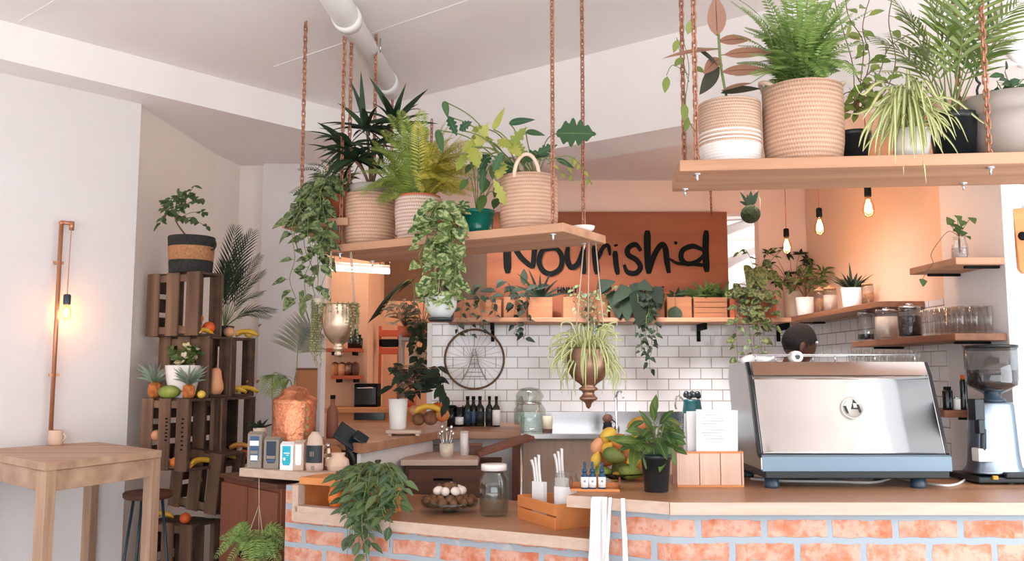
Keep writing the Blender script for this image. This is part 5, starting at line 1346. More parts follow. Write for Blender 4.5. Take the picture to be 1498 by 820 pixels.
def bush(t, x0, x1, z, n, sz, shape, m, spread=1, droop=.6, wr=.5, fall=0, ymin=None):
    lm = MB(); sm = MB()
    for i in range(n):
        o = V((R.uniform(x0,x1), YP+.07+R.uniform(-.04,.04), z)); a = R.uniform(0,2*PI)
        d = V((math.cos(a)*spread, math.sin(a)*.5-.3, R.uniform(.1,1.1))).normalized(); e = o + d*R.uniform(.04,.12)
        sm.tube([o,e],.0018,4); leaf(lm, e, d+V((0,0,-.2)), V((0,-.7,.7)), sz*R.uniform(.7,1.2), sz*wr, shape, droop, .2, 5)
    for i in range(fall):
        o = V((R.uniform(x0,x1), YP+.05, z)); L = R.uniform(.08,.3)
        pts = hang(R, o, V((R.uniform(-.03,.03),-.09-R.uniform(0,.03),.01)), L); vine(R, lm, sm, pts, sz*.55, .03, 'heart', wr=.75)
    part(t, 'leaves', lm, m); part(t, 'stems', sm, 'stem_brown')
t, a, b, h = planter(664, 733, 438, 'wide plain planter box at the far left of the plank shelf')
bush(t, a, b, pz+h, 12, .09, 'ovate', 'leaf_dark', fall=4)
t, a, b, h = planter(737, 770, 434, 'small planter box, second from the left under the sign')
bush(t, a, b, pz+h, 9, .11, 'ovate', 'leaf_deep', fall=3)
t, a, b, h = planter(773, 808, 434, 'planter box with a strappy plant, below the first big letter of the sign')
lm = MB()
for k in range(9):
    an = -1.1+2.2*k/8; o = V(((a+b)/2, YP+.08, pz+h-.02)); leaf(lm, o, V((math.sin(an), -.2, math.cos(an))), V((0,-1,.2)), R.uniform(.16,.26), .022, 'strap', .6, .2, 7)
part(t, 'straps', lm, 'leaf_deep')
t, a, b, h = planter(824, 889, 434, 'planter box with small-leaved creepers behind the hanging ropes')
bush(t, a, b, pz+h, 8, .06, 'ovate', 'leaf_ivy', fall=9)
vm_ = MB()
t, a, b, h = planter(893, 972, 434, 'planter box nearly hidden by big dark heart-shaped leaves')
lm = MB(); sm = MB()
for x0,y0,x1,y1,W in [(875,420,900,412,.1),(900,425,905,465,.14),(915,430,918,470,.13),(935,425,935,480,.16),(950,430,952,470,.13),(890,415,880,430,.08),(925,415,940,440,.12),(960,425,965,455,.11),(905,440,908,468,.1),(945,445,940,485,.1),(920,420,895,445,.11),(935,415,955,425,.1),(955,420,967,448,.12)]:
    Yq = YP-R.uniform(.0,.06); p = at(x0,y0,Yq); q = at(x1,y1,Yq-.05); o = V((p.x,YP+.07,pz+h-.02)); sm.tube(crom([o,(o+p)/2+V((0,0,.05)),p],5),.003,5); leaf2(lm, p, q, W, 'heart', .2, (R.uniform(-.3,.3),-1,.3), .15, 7)
for i in range(6):
    o = V((R.uniform(a+.15,b), YP+.05, pz+h)); pts = hang(R, o, V((R.uniform(-.02,.02),-.12,.01)), R.uniform(.2,.55)); vine(R, lm, vm_, pts, .05, .035, 'heart', wr=.75)
part(t, 'leaves', lm, 'leaf_deep'); part(t, 'stems', sm, 'stem_brown'); part(t, 'vines', vm_, 'stem_green')
t, a, b, h = planter(976, 1012, 434, 'planter box with one leaf hanging over its plain front')
lm = MB(); p = at(988,448,YP-.02); q = at(986,470,YP-.03); leaf2(lm, p, q, .1, 'round', .1, (0,-1,.2)); o = V((p.x,YP+.06,pz+h-.01)); sm = MB(); sm.tube(crom([o,(o+p)/2+V((0,-.02,.06)),p],5),.002,5)
for k in range(7): an = R.uniform(-1,1); leaf(lm, V(((a+b)/2,YP+.08,pz+h-.02)), V((math.sin(an),-.3,math.cos(an))), V((0,-1,.4)), .1, .04, 'lance', .5)
part(t, 'leaves', lm, 'leaf_dark'); part(t, 'stems', sm, 'stem_brown')
t, a, b, h = planter(1015, 1064, 434, 'slatted planter box with a spiky grey-green bush at the right end of the sign', 4)
lm = MB()
for k in range(75):
    an = R.uniform(0,2*PI); o = V((R.uniform(a,b), YP+.07, pz+h)); e = R.uniform(.1,1.2); leaf(lm, o, V((math.cos(an), math.sin(an)*.6-.3, e)), V((0,-.6,.8)), R.uniform(.09,.17), .03, 'lance', .9, .2, 5)
part(t, 'leaves', lm, 'leaf_grey' if False else 'leaf_mid')
t, a, b, h = planter(1068, 1136, 432, 'brick-red planter box with ivy spilling down to the coffee machine', 1, 'terracotta')
lm = MB(); sm = MB()
for i in range(15):
    o = V((R.uniform(a,b), YP+.05, pz+h)); L = R.choice([.1,.16,.22,.3,.42,.6]) if o.x < (a+b)/2+.03 else R.choice([.1,.16,.24])
    pts = hang(R, o, V((R.uniform(-.03,.03),-.13,.02)), L); vine(R, lm, sm, pts, .06, .042, 'heart', wr=.85)
for x0,y0,x1,y1,W in [(1100,395,1095,425,.1),(1108,390,1118,425,.13),(1120,400,1142,412,.09),(1125,395,1145,425,.09),(1095,388,1092,410,.08),(1105,410,1105,440,.11),(1118,380,1130,395,.06),(1080,415,1072,435,.07),(1090,420,1085,445,.08)]:
    p = at(x0,y0,YP); q = at(x1,y1,YP-.05); o = V((at(1110,430,YP).x,YP+.07,pz+h-.02)); sm.tube(crom([o,(o+p)/2+V((0,0,.04)),p],5),.003,5); leaf2(lm, p, q, W, 'heart', .2, (R.uniform(-.3,.3),-1,.3), .15, 6)
for pts in ([(1108,425),(1100,385),(1090,365),(1078,372)],[(1112,425),(1118,380),(1125,365),(1140,362)],[(1110,425),(1125,385),(1150,360)]):
    twig_pts = crom([at(x,y,YP+.05) for x,y in pts],6); sm.tube(twig_pts,.002,5)
    for k in range(6,len(twig_pts),2): leaf(lm, twig_pts[k], V((R.uniform(-1,1),-.3,-.2)), V((0,-1,.5)), .05, .016, 'lance', .4)
part(t, 'leaves', lm, 'leaf_ivy'); part(t, 'stems', sm, 'stem_brown')
# ------------------------------------------------------------------ hanging brass urn with spider plant
def urn_mb(r, h, n=36):   # bulb with a stepped finial under it; z=0 at the tip
    return MB().lathe([(0,0),(r*.1,h*.03),(r*.16,h*.1),(r*.28,h*.13),(r*.42,h*.16),(r*.42,h*.19),(r*.34,h*.21),(r*.26,h*.25),(r*.3,h*.29),(r*.44,h*.31),(r*.44,h*.34),(r*.3,h*.37),(r*.42,h*.41),(r*.7,h*.48),(r*.9,h*.58),(r*1.0,h*.72),(r*.99,h*.84),(r*.9,h*.95),(r*.92,h),(r*.86,h),(r*.84,h*.94),(r*.9,h*.8),(r*.8,h*.58),(0,h*.5)], n)
Yu = 3.75; tip = at(861, 598, Yu); r = 31*S(Yu); h = at(861,508,Yu).z - tip.z
t = thing('hanging_urn', 'bronze pendant urn on long ropes, striped spider plant spilling over it', 'hanging planter', tip)
part(t, 'urn', urn_mb(r, h), 'bronze', world=False)
sm = MB(); zb_ = 2.012-.036; yb = 3.78
br_ = at(862, 357, yb); 
for x, y in ((842,492),(860,490),(884,490)):
    p = at(x,y,Yu + (.06 if x == 860 else 0)); sm.tube([V((br_.x+(x-861)*.0012, yb, zb_)), p], .003, 6)
part(t, 'rope', sm, 'rope')
lm = MB(); o = tip+V((0,0,h*.97)); R = random.Random(13)
for i in range(120):
    a = R.uniform(0,2*PI); l = R.uniform(.6,1.75)*r+.02; up_ = R.uniform(.02,.08); dn = R.uniform(-.1,.2)
    b = o+V((math.cos(a)*l, math.sin(a)*l, -dn)); o2 = o+V((math.cos(a)*r*.6, math.sin(a)*r*.6, 0))
    strap_arc(lm, o2, [o2, o2.lerp(b,.4)+V((0,0,up_)), o2.lerp(b,.8)+V((math.cos(a)*.02,math.sin(a)*.02,up_*.7)), b], .0085)
part(t, 'leaves', lm, 'leaf_spider')
# brass goblet urn, left
Yu = 4.05; tip = at(495, 522, Yu); r = 25*S(Yu); h = at(495,447,Yu).z-tip.z
t = thing('hanging_urn', 'shiny brass pendant urn on thin chains below the left shelf end', 'hanging planter', tip)
part(t, 'urn', MB().lathe([(0,0),(r*.2,.0),(r*.26,h*.07),(r*.2,h*.1),(r*.34,h*.13),(r*.36,h*.2),(r*.26,h*.24),(r*.5,h*.3),(r*.85,h*.45),(r*1.0,h*.66),(r*.98,h*.85),(r*.92,h*1.0),(r*.96,h*1.03),(r*.86,h*1.0),(r*.86,h*.7),(0,h*.4)], 36), 'brass', world=False)
zt2 = 2.012-.036
for x, x2, y in ((482,484,.0),(519,513,.0)):
    m = MB(); p = at(x,452,Yu); q = at(x2, 380, Yu+.02); chain_mb(m, (q.x,q.y,zt2), p, .016, .0022, .0045); part(t, 'chain', m, 'rope')
lm = MB(); sm = MB()
for i in range(34):
    a = R.uniform(0,2*PI); o = tip+V((math.cos(a)*r*.9, math.sin(a)*r*.9, h*1.0))
    if R.random() < .45 or True:
        L = R.uniform(.0,.05) if math.cos(a) < .3 else R.uniform(.02,.2)
        pts = [o, o+V((math.cos(a)*.012,math.sin(a)*.012,.01)), o+V((math.cos(a)*.02,math.sin(a)*.02,-L))]
        sm.tube(pts,.001,4)
        for k in range(int(2+L*60)): f = k/max(1,int(2+L*60)); p = pts[1].lerp(pts[2], f)+V((R.uniform(-.005,.005),R.uniform(-.005,.005),0)); lm.ball(p, .0042, 7, 5)
part(t, 'pearls', lm, 'pearl'); part(t, 'strings', sm, 'stem_green')
# string of pearls left of it
c = at(466, 436, 4.15); t = thing('string_of_pearls', 'string-of-pearls plant hanging in a thin pale curtain beside the brass urn', 'hanging plant', c)
sm = MB(); lm = MB(); sm.tube([V((c.x+.05, 4.2, zt2)), c+V((0,0,.02))], .0015, 5)
part(t, 'pot', MB().lathe([(0,-.03),(.02,-.03),(.03,.0),(.026,.0),(0,-.008)], 18), 'cream_ceramic', world=False)
for i in range(13):
    o = c+V((R.uniform(-.028,.028),R.uniform(-.03,.02),0)); L = R.uniform(.18,.34); sm.tube([o,o+V((0,0,-L))],.0009,4)
    for k in range(int(L/.011)): lm.ball(o+V((R.uniform(-.005,.005),R.uniform(-.005,.005),-L*k/(L/.011))), .0044, 7, 5)
part(t, 'pearls', lm, 'pearl'); part(t, 'strings', sm, 'stem_green')
# ------------------------------------------------------------------ moss ball, hanging bulbs
Yk = 4.7; c = at(1098, 313, Yk); r = 14.5*S(Yk)
t = thing('moss_ball', 'hanging moss ball with a stubby green plant, under the right shelf', 'hanging plant', c)
part(t, 'ball', MB().ball((0,0,0),(r,r,r*.95),20,12), 'moss', world=False)
sm = MB()
for sg in (-1,1): sm.tube(crom([V((sg*r*.9,0,r*.3)), V((sg*r*1.0,0,r*1.6)), V((sg*.006,0,.2)), V((0,0,KC-c.z))],5), .0012, 5)
part(t, 'string', sm, 'rope', world=False)
lm = MB()
for dx,dz,l,w in [(.02,.9,.08,.03),(-.5,.9,.09,.02),(.35,.9,.085,.032),(-.2,1,.06,.03),(-.8,.5,.05,.02)]: leaf(lm, V((dx*.02,0,r*.9)), V((dx,-.1,dz)), V((0,-1,.2)), l, w, 'lance', .3)
part(t, 'leaves', lm, 'leaf_dark', world=False)
def bulb_parts(t, zs, k=1.0):
    """socket top at zs; bulb hangs below (local coords)"""
    part(t, 'socket', MB().lathe([(0,zs),(.012*k,zs),(.017*k,zs-.006),(.0175*k,zs-.05*k),(.015*k,zs-.056*k),(0,zs-.056*k)], 20), 'black_paint', world=False)
    z = zs-.05*k
    part(t, 'glass', MB().lathe([(.013*k,z),(.014*k,z-.012*k),(.026*k,z-.045*k),(.031*k,z-.07*k),(.028*k,z-.092*k),(.016*k,z-.108*k),(0,z-.113*k)], 24), 'bulb_glass', world=False)
    mb = MB()
    for a in range(5): an = 2*PI*a/5; mb.tube([(.006*k*math.cos(an),.006*k*math.sin(an),z-.02*k),(.012*k*math.cos(an+.5),.012*k*math.sin(an+.5),z-.082*k)], .003*k, 6)
    mb.ball((0,0,z-.06*k),(.017*k,.017*k,.032*k),14,9)
    part(t, 'filament', mb, 'filament', world=False); return z-.07*k
for px, py, Yb, lab in ((1150,334,5.5,'lowest pendant bulb, hanging furthest left over the potted plants'),(1198,304,5.1,'middle pendant bulb of the three in front of the orange wall'),(1269,272,4.45,'pendant bulb hanging just below the plank, nearest the white wall')):
    c = at(px, py, Yb); t = thing('pendant_lamp', lab, 'lamp', c, 0, 'pendant bulbs over the kitchen')
    part(t, 'cord', MB().tube([V((0,0,-.002)), V((0,0,KC-c.z))], .0022, 6), 'terracotta', world=False)
    part(t, 'rose', MB().lathe([(0,KC-c.z-.02),(.03,KC-c.z-.015),(.035,KC-c.z),(0,KC-c.z)], 20), 'black_paint', world=False)
    zz = bulb_parts(t, 0); plight('bulb_light', c+V((0,0,zz-.001)), 4.2, (255,200,156), .03)
# ------------------------------------------------------------------ shelves on the right wall
def xw(y): return RW0.x + (RW0.y-y)*.0377/.9993 - .004
def rshelf(y0, y1, w, z, lab, m, th=.032):
    mb = MB(); mb.prism([(xw(y0)-w,y0),(xw(y0),y0),(xw(y1),y1),(xw(y1)-w,y1)], z-th, z)
    t = thing('wall_shelf', lab, 'shelf', (xw((y0+y1)/2)-w/2, (y0+y1)/2, z-th), 0, 'wall shelves on the right wall'); part(t, 'board', mb, m, bevel=.003)
    for y in (y0+.12*(y1-y0), y1-.12*(y1-y0)): x = xw(y); part(t, 'bracket', MB().cbox(x-w*.7,x,y-.01,y+.01,z-th-.012,z-th), 'black_paint')
    return t
p = at(1285, 440, 4.66); zP = p.z; wP = xw(4.66)-p.x
rshelf(4.66, 6.2, wP, zP, 'dark wooden wall shelf of white pots and jars, below the pendant bulbs', 'shelf_wood')
p = at(1397, 487, 3.95); zG = p.z; wG = xw(3.95)-p.x
rshelf(3.95, 5.05, wG, zG, 'wooden wall shelf lined with storage jars and drinking glasses', 'shelf_wood')
p = at(1398, 376, 3.93); zJ = p.z; wJ = xw(3.93)-p.x
rshelf(3.93, 4.36, wJ, zJ, 'short wooden wall shelf with a single vase of pothos, highest on the right', 'board_wood')
def on_rshelf(px, off, z):   # on the line `off` in from the free edge... measured from the wall
    lo, hi = 3.6, 6.25
    for _ in range(40):
        m_ = (lo+hi)/2; q = V((xw(m_)-off, m_, z))
        if proj(q)[0] > px: lo = m_
        else: hi = m_
    return V((xw(lo)-off, lo, z))
# vase with pothos
p = V((xw(4.03)-wJ*.66, 4.03, zJ)); r = 11.5*S(p.y); h = 35*S(p.y)
t = thing('glass_vase', 'clear glass vase with pothos cuttings on the short top shelf', 'vase', p)
part(t, 'glass', MB().lathe([(0,.002),(r,.002),(r*1.05,.01),(r,h*.6),(r*.75,h*.85),(r*.8,h),(r*.74,h),(r*.68,h*.85),(r*.92,h*.6),(r*.95,.014),(0,.008)], 28), 'glass', world=False)
part(t, 'water', MB().lathe([(0,.009),(r*.9,.011),(r*.88,h*.5),(0,h*.5)], 24), 'hopper_glass', world=False)
lm = MB(); sm = MB(); o = p+V((0,0,h*.3))
for x,y,W in [(1392,320,.06),(1400,315,.05),(1408,322,.06),(1420,318,.055),(1395,335,.05),(1410,338,.05),(1388,326,.04),(1404,330,.06),(1415,345,.03)]:
    b = at(x,y,p.y-R.uniform(-.02,.03)); sm.tube(crom([o, p+V((0,0,h)), b],5), .0016, 5); leaf(lm, b, V((R.uniform(-.6,.6),-.4,-.3)), V((0,-1,.7)), W, W*.8, 'heart', .4)
tr = [at(x,y,p.y+yy) for x,y,yy in [(1388,338,0),(1372,355,.1),(1362,372,.15),(1365,385,.0),(1355,397,-.02),(1350,408,-.03)]]
sm.tube(crom([p+V((0,0,h))]+tr,5), .0014, 5); leaf(lm, tr[-1], V((-.2,-.4,-.6)), V((0,-1,.4)), .045, .04, 'heart', .2)
part(t, 'leaves', lm, 'leaf_mid'); part(t, 'stems', sm, 'stem_brown')
def storage_jar(px, off, z, hp, rp, lab, fill, grp, lidm='cork'):
    p = on_rshelf(px, off, z); p.y = min(p.y, 4.99 if z == zG else 6.1); p.x = xw(p.y)-off; r = rp*S(p.y); h = hp*S(p.y)
    t = thing('storage_jar', lab, 'jar', p, 0, grp)
    part(t, 'glass', MB().lathe([(0,.002),(r*.96,.002),(r,.01),(r,h*.8),(r*.85,h*.88),(r*.82,h*.88),(r*.95,h*.79),(r*.95,.012),(0,.008)], 28), 'glass', world=False)
    ld_ = part(t, 'lid', MB().lathe([(0,h*.88),(r*.9,h*.88),(r*.9,h*.95),(r*.4,h*.98),(0,h*.985)], 28), lidm, world=False)
    subpart(ld_, t, 'knob', MB().lathe([(0,h*.97),(r*.3,h*.98),(r*.32,h*1.03),(r*.2,h*1.05),(0,h*1.055)], 18), lidm, world=False)
    if fill: part(t, 'contents', MB().lathe([(0,.009),(r*.93,.011),(r*.93,h*fill[1]),(0,h*fill[1]+.004)], 24), fill[0], world=False)
    return t
g_ = 'storage jars on the jar and glass shelf'
storage_jar(1267, wG*.86, zG, 44, 12, 'storage jar with a dark layer in its base, left end of glass shelf', ('coffee',.22), g_, 'steel')
storage_jar(1298, wG*.8, zG, 46, 17, 'storage jar of pale powder between the two darker jars', ('cream_powder',.72), g_, 'steel')
storage_jar(1332, wG*.76, zG, 48, 17, 'storage jar of dark beans, next to the rows of drinking glasses', ('coffee',.66), g_, 'steel')
gl2 = None
for row in range(3):
    for k in range(8):
        yk = 4.315-.0455*k-.004*row; q = V((xw(yk)-wG*(.78-.27*row), yk, zG))
        if gl2 is None:
            gl2 = tag(obj('drinking_glass', glass_mb(.021,.125), 'glass', loc=q), 'tall clear drinking glass in the rows at the right of the jar shelf', 'glass', 'drinking glasses on the wall shelf')
        else: c = copy_tree(gl2); c.location = q
g_ = 'jars on the dark plant shelf'
storage_jar(1200, wP*.6, zP, 38, 9, 'small corked jar beside the white pot, left of two on the plant shelf', ('muesli',.6), g_)
storage_jar(1215, wP*.62, zP, 38, 10, 'small corked jar, right of its twin on the plant shelf', ('cream_powder',.66), g_)
storage_jar(1270, wP*.5, zP, 36, 9, 'slim corked jar at the near end of the plant shelf', ('muesli',.6), g_)
def whitepot(px, off, rp, hp, lab, kind, m='white_ceramic'):
    p = on_rshelf(px, off, zP); r = rp*S(p.y); h = hp*S(p.y); t = thing('potted_plant', lab, 'potted plant', p, 0, 'white pots on the plant shelf')
    part(t, 'pot', MB().lathe([(0,0),(r*.8,0),(r*.86,.006),(r,h),(r*.92,h),(r*.8,h*.5)], 28), m, world=False); soil_disc(t, r*.9, h-.01)
    o = p+V((0,0,h-.008)); lm = MB(); sm = MB()
    if kind == 'aloe':
        for i in range(34):
            a = R.uniform(0,2*PI); leaf(lm, o+V((math.cos(a)*r*.3,math.sin(a)*r*.3,0)), V((math.cos(a),math.sin(a),R.uniform(.2,1.4))), V((0,-.3,1)), R.uniform(.08,.15), .022, 'strap', .3, .4, 5)
        leaf(lm, o, V((-.05,0,1)), V((0,-1,0)), .16, .02, 'strap', .1, .3)
        part(t, 'leaves', lm, 'leaf_dark')
    elif kind == 'tall':
        for i in range(18):
            b = o+V((R.uniform(-.12,.14),R.uniform(-.06,.06),R.uniform(.06,.24))); sm.tube(crom([o,o.lerp(b,.5)+V((0,0,.03)),b],5), .0018, 5)
            for j in range(3): leaf(lm, b+V((0,0,-.02*j)), V((R.uniform(-1,1),R.uniform(-.6,.2),R.uniform(-.2,.7))), V((0,-.8,.6)), .07, .022, 'lance', .6)
        part(t, 'leaves', lm, 'leaf_mid'); part(t, 'stems', sm, 'stem_brown')
    else:
        for i in range(16):
            b = o+V((R.uniform(-.16,.16),R.uniform(-.06,.06),R.uniform(.05,.3))); sm.tube(crom([o,o.lerp(b,.6)+V((0,0,.06)),b],5), .0016, 5)
            for j in range(4): leaf(lm, b, V((R.uniform(-1,1),R.uniform(-.6,.2),R.uniform(-.5,.4))), V((0,-.8,.6)), .06, .024, 'lance', .5)
        part(t, 'leaves', lm, 'leaf_deep'); part(t, 'stems', sm, 'stem_brown')
whitepot(1152, wP*.5, 15, 40, 'pale tall pot with sprawling twigs, far end of the plant shelf', 'twig', 'cream_ceramic')
whitepot(1179, wP*.7, 14, 27, 'small white pot with upright green stems on the plant shelf', 'tall')
whitepot(1247, wP*.62, 15, 30, 'white pot with a spiky aloe on the plant shelf', 'aloe')
# cutting board on the white wall at the right edge
q = at(1496, 350, QW2.y); bz = q.z
x0 = at(1481, 350, QW2.y-.0).x
t = thing('cutting_board', 'orange wooden cutting board hung on the white wall at the right edge', 'cutting board', (x0+.14, QW2.y+.0, at(1490,400,QW2.y).z))
hh = at(1490,302,QW2.y).z - at(1490,400,QW2.y).z
part(t, 'board', MB().prism([(-.14,hh*.96),(-.125,.02),(-.11,0),(.14,0),(.14,hh)], -.0, .018, Matrix.Rotation(PI/2,4,'X')), 'orange_wood', world=False, bevel=.003)
part(t, 'hole', MB().lathe([(0,-.001),(.02,-.001),(.02,.0195),(0,.0195)],20,(-.105,-.0,hh*.55),Matrix.Rotation(PI/2,4,'X')), 'black_paint', world=False)
# ------------------------------------------------------------------ barista behind the machine
hc = at(1163, 504, 4.72)
hd = hc.z+.115     # top of head
t = thing('person', 'person with short dark hair bent over work behind the coffee machine', 'person', (hc.x-.05, 4.72, 0))
def skin_mesh(vs, es, rs, sub=2):
    me = bpy.data.meshes.new('tmp'); me.from_pydata(vs, es, []); ob = bpy.data.objects.new('tmp', me); COL.objects.link(ob)
    md = ob.modifiers.new('skin','SKIN'); 
    for v, r in zip(me.skin_vertices[0].data, rs): v.radius = r if isinstance(r, tuple) else (r, r)
    me.skin_vertices[0].data[0].use_root = True
    s_ = ob.modifiers.new('sub','SUBSURF'); s_.levels = sub; s_.render_levels = sub
    dg = bpy.context.evaluated_depsgraph_get(); dg.update(); out = bpy.data.meshes.new_from_object(ob.evaluated_get(dg))
    v = [p.co.copy() for p in out.vertices]; f = [list(p.vertices) for p in out.polygons]
    bpy.data.objects.remove(ob); bpy.data.meshes.remove(out); return v, f
H = hd; fwd = V((.94,.34,0)); sd_ = V((-fwd.y, fwd.x, 0))      # facing right and slightly away
def bp(f, s_, z): q = fwd*f + sd_*s_; return (q.x, q.y, z)
k = H/1.70
pts = {'pelvis':bp(0,0,.93*k),'waist':bp(.02,0,1.08*k),'chest':bp(.03,0,1.28*k),'nb':bp(.03,0,1.42*k),'neck':bp(.05,0,1.49*k),'head0':bp(.07,0,1.56*k)}
rad = {'pelvis':(.15,.12),'waist':(.135,.105),'chest':(.165,.12),'nb':(.085,.075),'neck':(.056,.056),'head0':(.058,.058)}
ed = [('pelvis','waist'),('waist','chest'),('chest','nb'),('nb','neck'),('neck','head0')]
for s_, n in ((1,'l'),(-1,'r')):
    P = {'sh':bp(.02,.19*s_,1.37*k),'el':bp(.1,.24*s_,1.1*k),'wr':bp(.32,.16*s_,1.1*k),'pa':bp(.39,.145*s_,1.1*k),'hip':bp(0,.09*s_,.88*k),'kn':bp(.03,.1*s_,.5*k),'an':bp(-.02,.1*s_,.09*k),'to':bp(.12,.11*s_,.04)}
    Q = {'sh':.062,'el':.046,'wr':.03,'pa':(.036,.02),'hip':.09,'kn':.062,'an':.042,'to':.036}
    for a in P: pts[a+n] = P[a]; rad[a+n] = Q[a]
    ed += [('chest','sh'+n),('sh'+n,'el'+n),('el'+n,'wr'+n),('wr'+n,'pa'+n),('pelvis','hip'+n),('hip'+n,'kn'+n),('kn'+n,'an'+n),('an'+n,'to'+n)]
    for j in range(5):
        if j < 4: o1 = (.42,.145*s_+(j-1.5)*.018,1.1*k); ln = (.036,.042,.04,.03)[j]
        else: o1 = (.37,.145*s_-.03*s_,1.1*k); ln = .03
        prev = 'pa'+n; f_, s2_, z_ = o1
        for m_ in range(3): nm = f'f{j}{m_}{n}'; pts[nm] = bp(f_+ln*.75*m_, s2_-(.012*s_*m_ if j == 4 else 0), z_-.014*m_*m_); rad[nm] = .0095-.001*m_; ed.append((prev,nm)); prev = nm
order = list(pts); idx = {n:i for i,n in enumerate(order)}
bv, bf = skin_mesh([pts[n] for n in order], [(idx[a],idx[b]) for a,b in ed], [rad[n] for n in order])
mb = MB(); mb.add(bv, bf, True)
# head: cranium, jaw, nose, ears, in head coordinates (x forward, y left, z up from the chin line)
tilt = Matrix.Rotation(.42,4,'Y')
Rz = Matrix(((fwd.x, sd_.x, 0, 0),(fwd.y, sd_.y, 0, 0),(0,0,1,0),(0,0,0,1)))
HM = Matrix.Translation(bp(.085,0,H-.115)) @ Rz @ tilt
def headshape(n=28, m=20, grow=0, zmin=-9, hair=False):
    vs = []; fs = []
    for i in range(m+1):
        th = PI*i/m
        for j in range(n):
            ph = 2*PI*j/n; x = math.sin(th)*math.cos(ph); y = math.sin(th)*math.sin(ph); z = -math.cos(th)
            X, Y_, Z = x*.096, y*.076, z*.115
            if z < -.1:
                f = (-z-.1)/.9; Y_ *= 1-.32*f; X = X*(1-.22*f) + .018*f
                if x < 0: X *= 1-.35*f
            if x > 0 and abs(y) < .25 and -.28 < z < .08: X += .020*(1-abs(y)/.25)*(1-abs(z+.14)/.2 if abs(z+.14) < .2 else 0)
            if x > .3 and .15 < abs(y) < .6 and 0 < z < .25: X -= .006
            if x > .5 and abs(y) < .35 and -.62 < z < -.42: X += .004
            vs.append((X*(1+grow), Y_*(1+grow), Z*(1+grow)))
    for i in range(m):
        for j in range(n):
            l = (j+1) % n; f = (i*n+j, i*n+l, (i+1)*n+l, (i+1)*n+j)
            if hair:
                c = sum((V(vs[q]) for q in f), V())/4
                if c.z < -.015+.9*max(0, c.x)*1.0 - (.045 if c.x < -.03 else 0): continue
            fs.append(f)
    return vs, fs
vs, fs = headshape(); mb.add(vs, fs, True, M=HM)
for s_ in (1,-1):
    mb.ball((-.005,.078*s_,-.012),(.018,.008,.03),12,8,HM)
body = part(t, 'body', mb, 'skin', world=False)
vs, fs = headshape(grow=.045, hair=True); m2 = MB(); m2.add(vs, fs, True, M=HM); part(t, 'hair', m2, 'hair', world=False)
for s_ in (1,-1): pass
eb = MB()
for s_ in (1,-1): eb.ball((.083,.032*s_,.012),(.009,.012,.008),10,7,HM)
part(t, 'eyes', eb, 'white_ceramic', world=False)
tn = ['pelvis','waist','chest','nb','shl','ell','shr','elr']; ti = {n:i for i,n in enumerate(tn)}
grow = {'pelvis':(.165,.135),'waist':(.155,.125),'chest':(.182,.136),'nb':(.1,.09),'shl':.08,'ell':.06,'shr':.08,'elr':.06}
v_, f_ = skin_mesh([pts[n] for n in tn], [(0,1),(1,2),(2,3),(2,4),(4,5),(2,6),(6,7)], [grow[n] for n in tn]); m2 = MB(); m2.add(v_, f_, True); part(t, 'shirt', m2, 'shirt', world=False)
tn = ['pelvis','hipl','knl','anl','hipr','knr','anr']; grow = {'pelvis':(.16,.13),'hipl':.105,'knl':.078,'anl':.062,'hipr':.105,'knr':.078,'anr':.062}
v_, f_ = skin_mesh([pts[n] for n in tn], [(0,1),(1,2),(2,3),(0,4),(4,5),(5,6)], [grow[n] for n in tn]); m2 = MB(); m2.add(v_, f_, True); part(t, 'trousers', m2, 'trousers', world=False)
# ------------------------------------------------------------------ steel bench along the tiles
zs = at(830, 634, 5.72).z; x0 = at(757, 634, 5.72).x; x1 = 1.75
t = thing('steel_bench', 'stainless steel kitchen bench with a splash plate against the tiles', 'bench', ((x0+x1)/2, 6.0, 0))
part(t, 'top', MB().cbox(x0,x1,5.72,YB-.004,zs-.035,zs), 'steel', bevel=.004)
part(t, 'splash_plate', MB().cbox(x0,x1,YB-.016,YB-.004,zs,at(830,602,YB).z), 'steel')
part(t, 'front_panel', MB().cbox(x0+.01,x1,5.78,5.8,0,zs-.035), 'light_panel')
for x in (x0+.02, (x0+x1)/2, x1-.02): part(t, 'leg', MB().tube([(x,5.76,0),(x,5.76,zs-.03)],.018,12), 'steel')
c = at(902, 632, 5.98); t = thing('faucet', 'slim chrome faucet standing on the steel bench', 'faucet', (c.x, 5.98, zs))
hf = at(902,572,5.98).z-zs
part(t, 'body', MB().lathe([(0,0),(.022,0),(.02,.03),(.008,.04),(.008,hf*.9),(0,hf*.9)],16), 'steel', world=False)
part(t, 'spout', MB().tube(crom([V((0,0,hf*.85)),V((.01,-.02,hf)),V((.03,-.07,hf*.98)),V((.035,-.1,hf*.85))],5),.007,10), 'steel', world=False)
part(t, 'lever', MB().tube([V((0,0,.05)),V((-.03,-.03,.075))],.005,8), 'black_plastic', world=False)
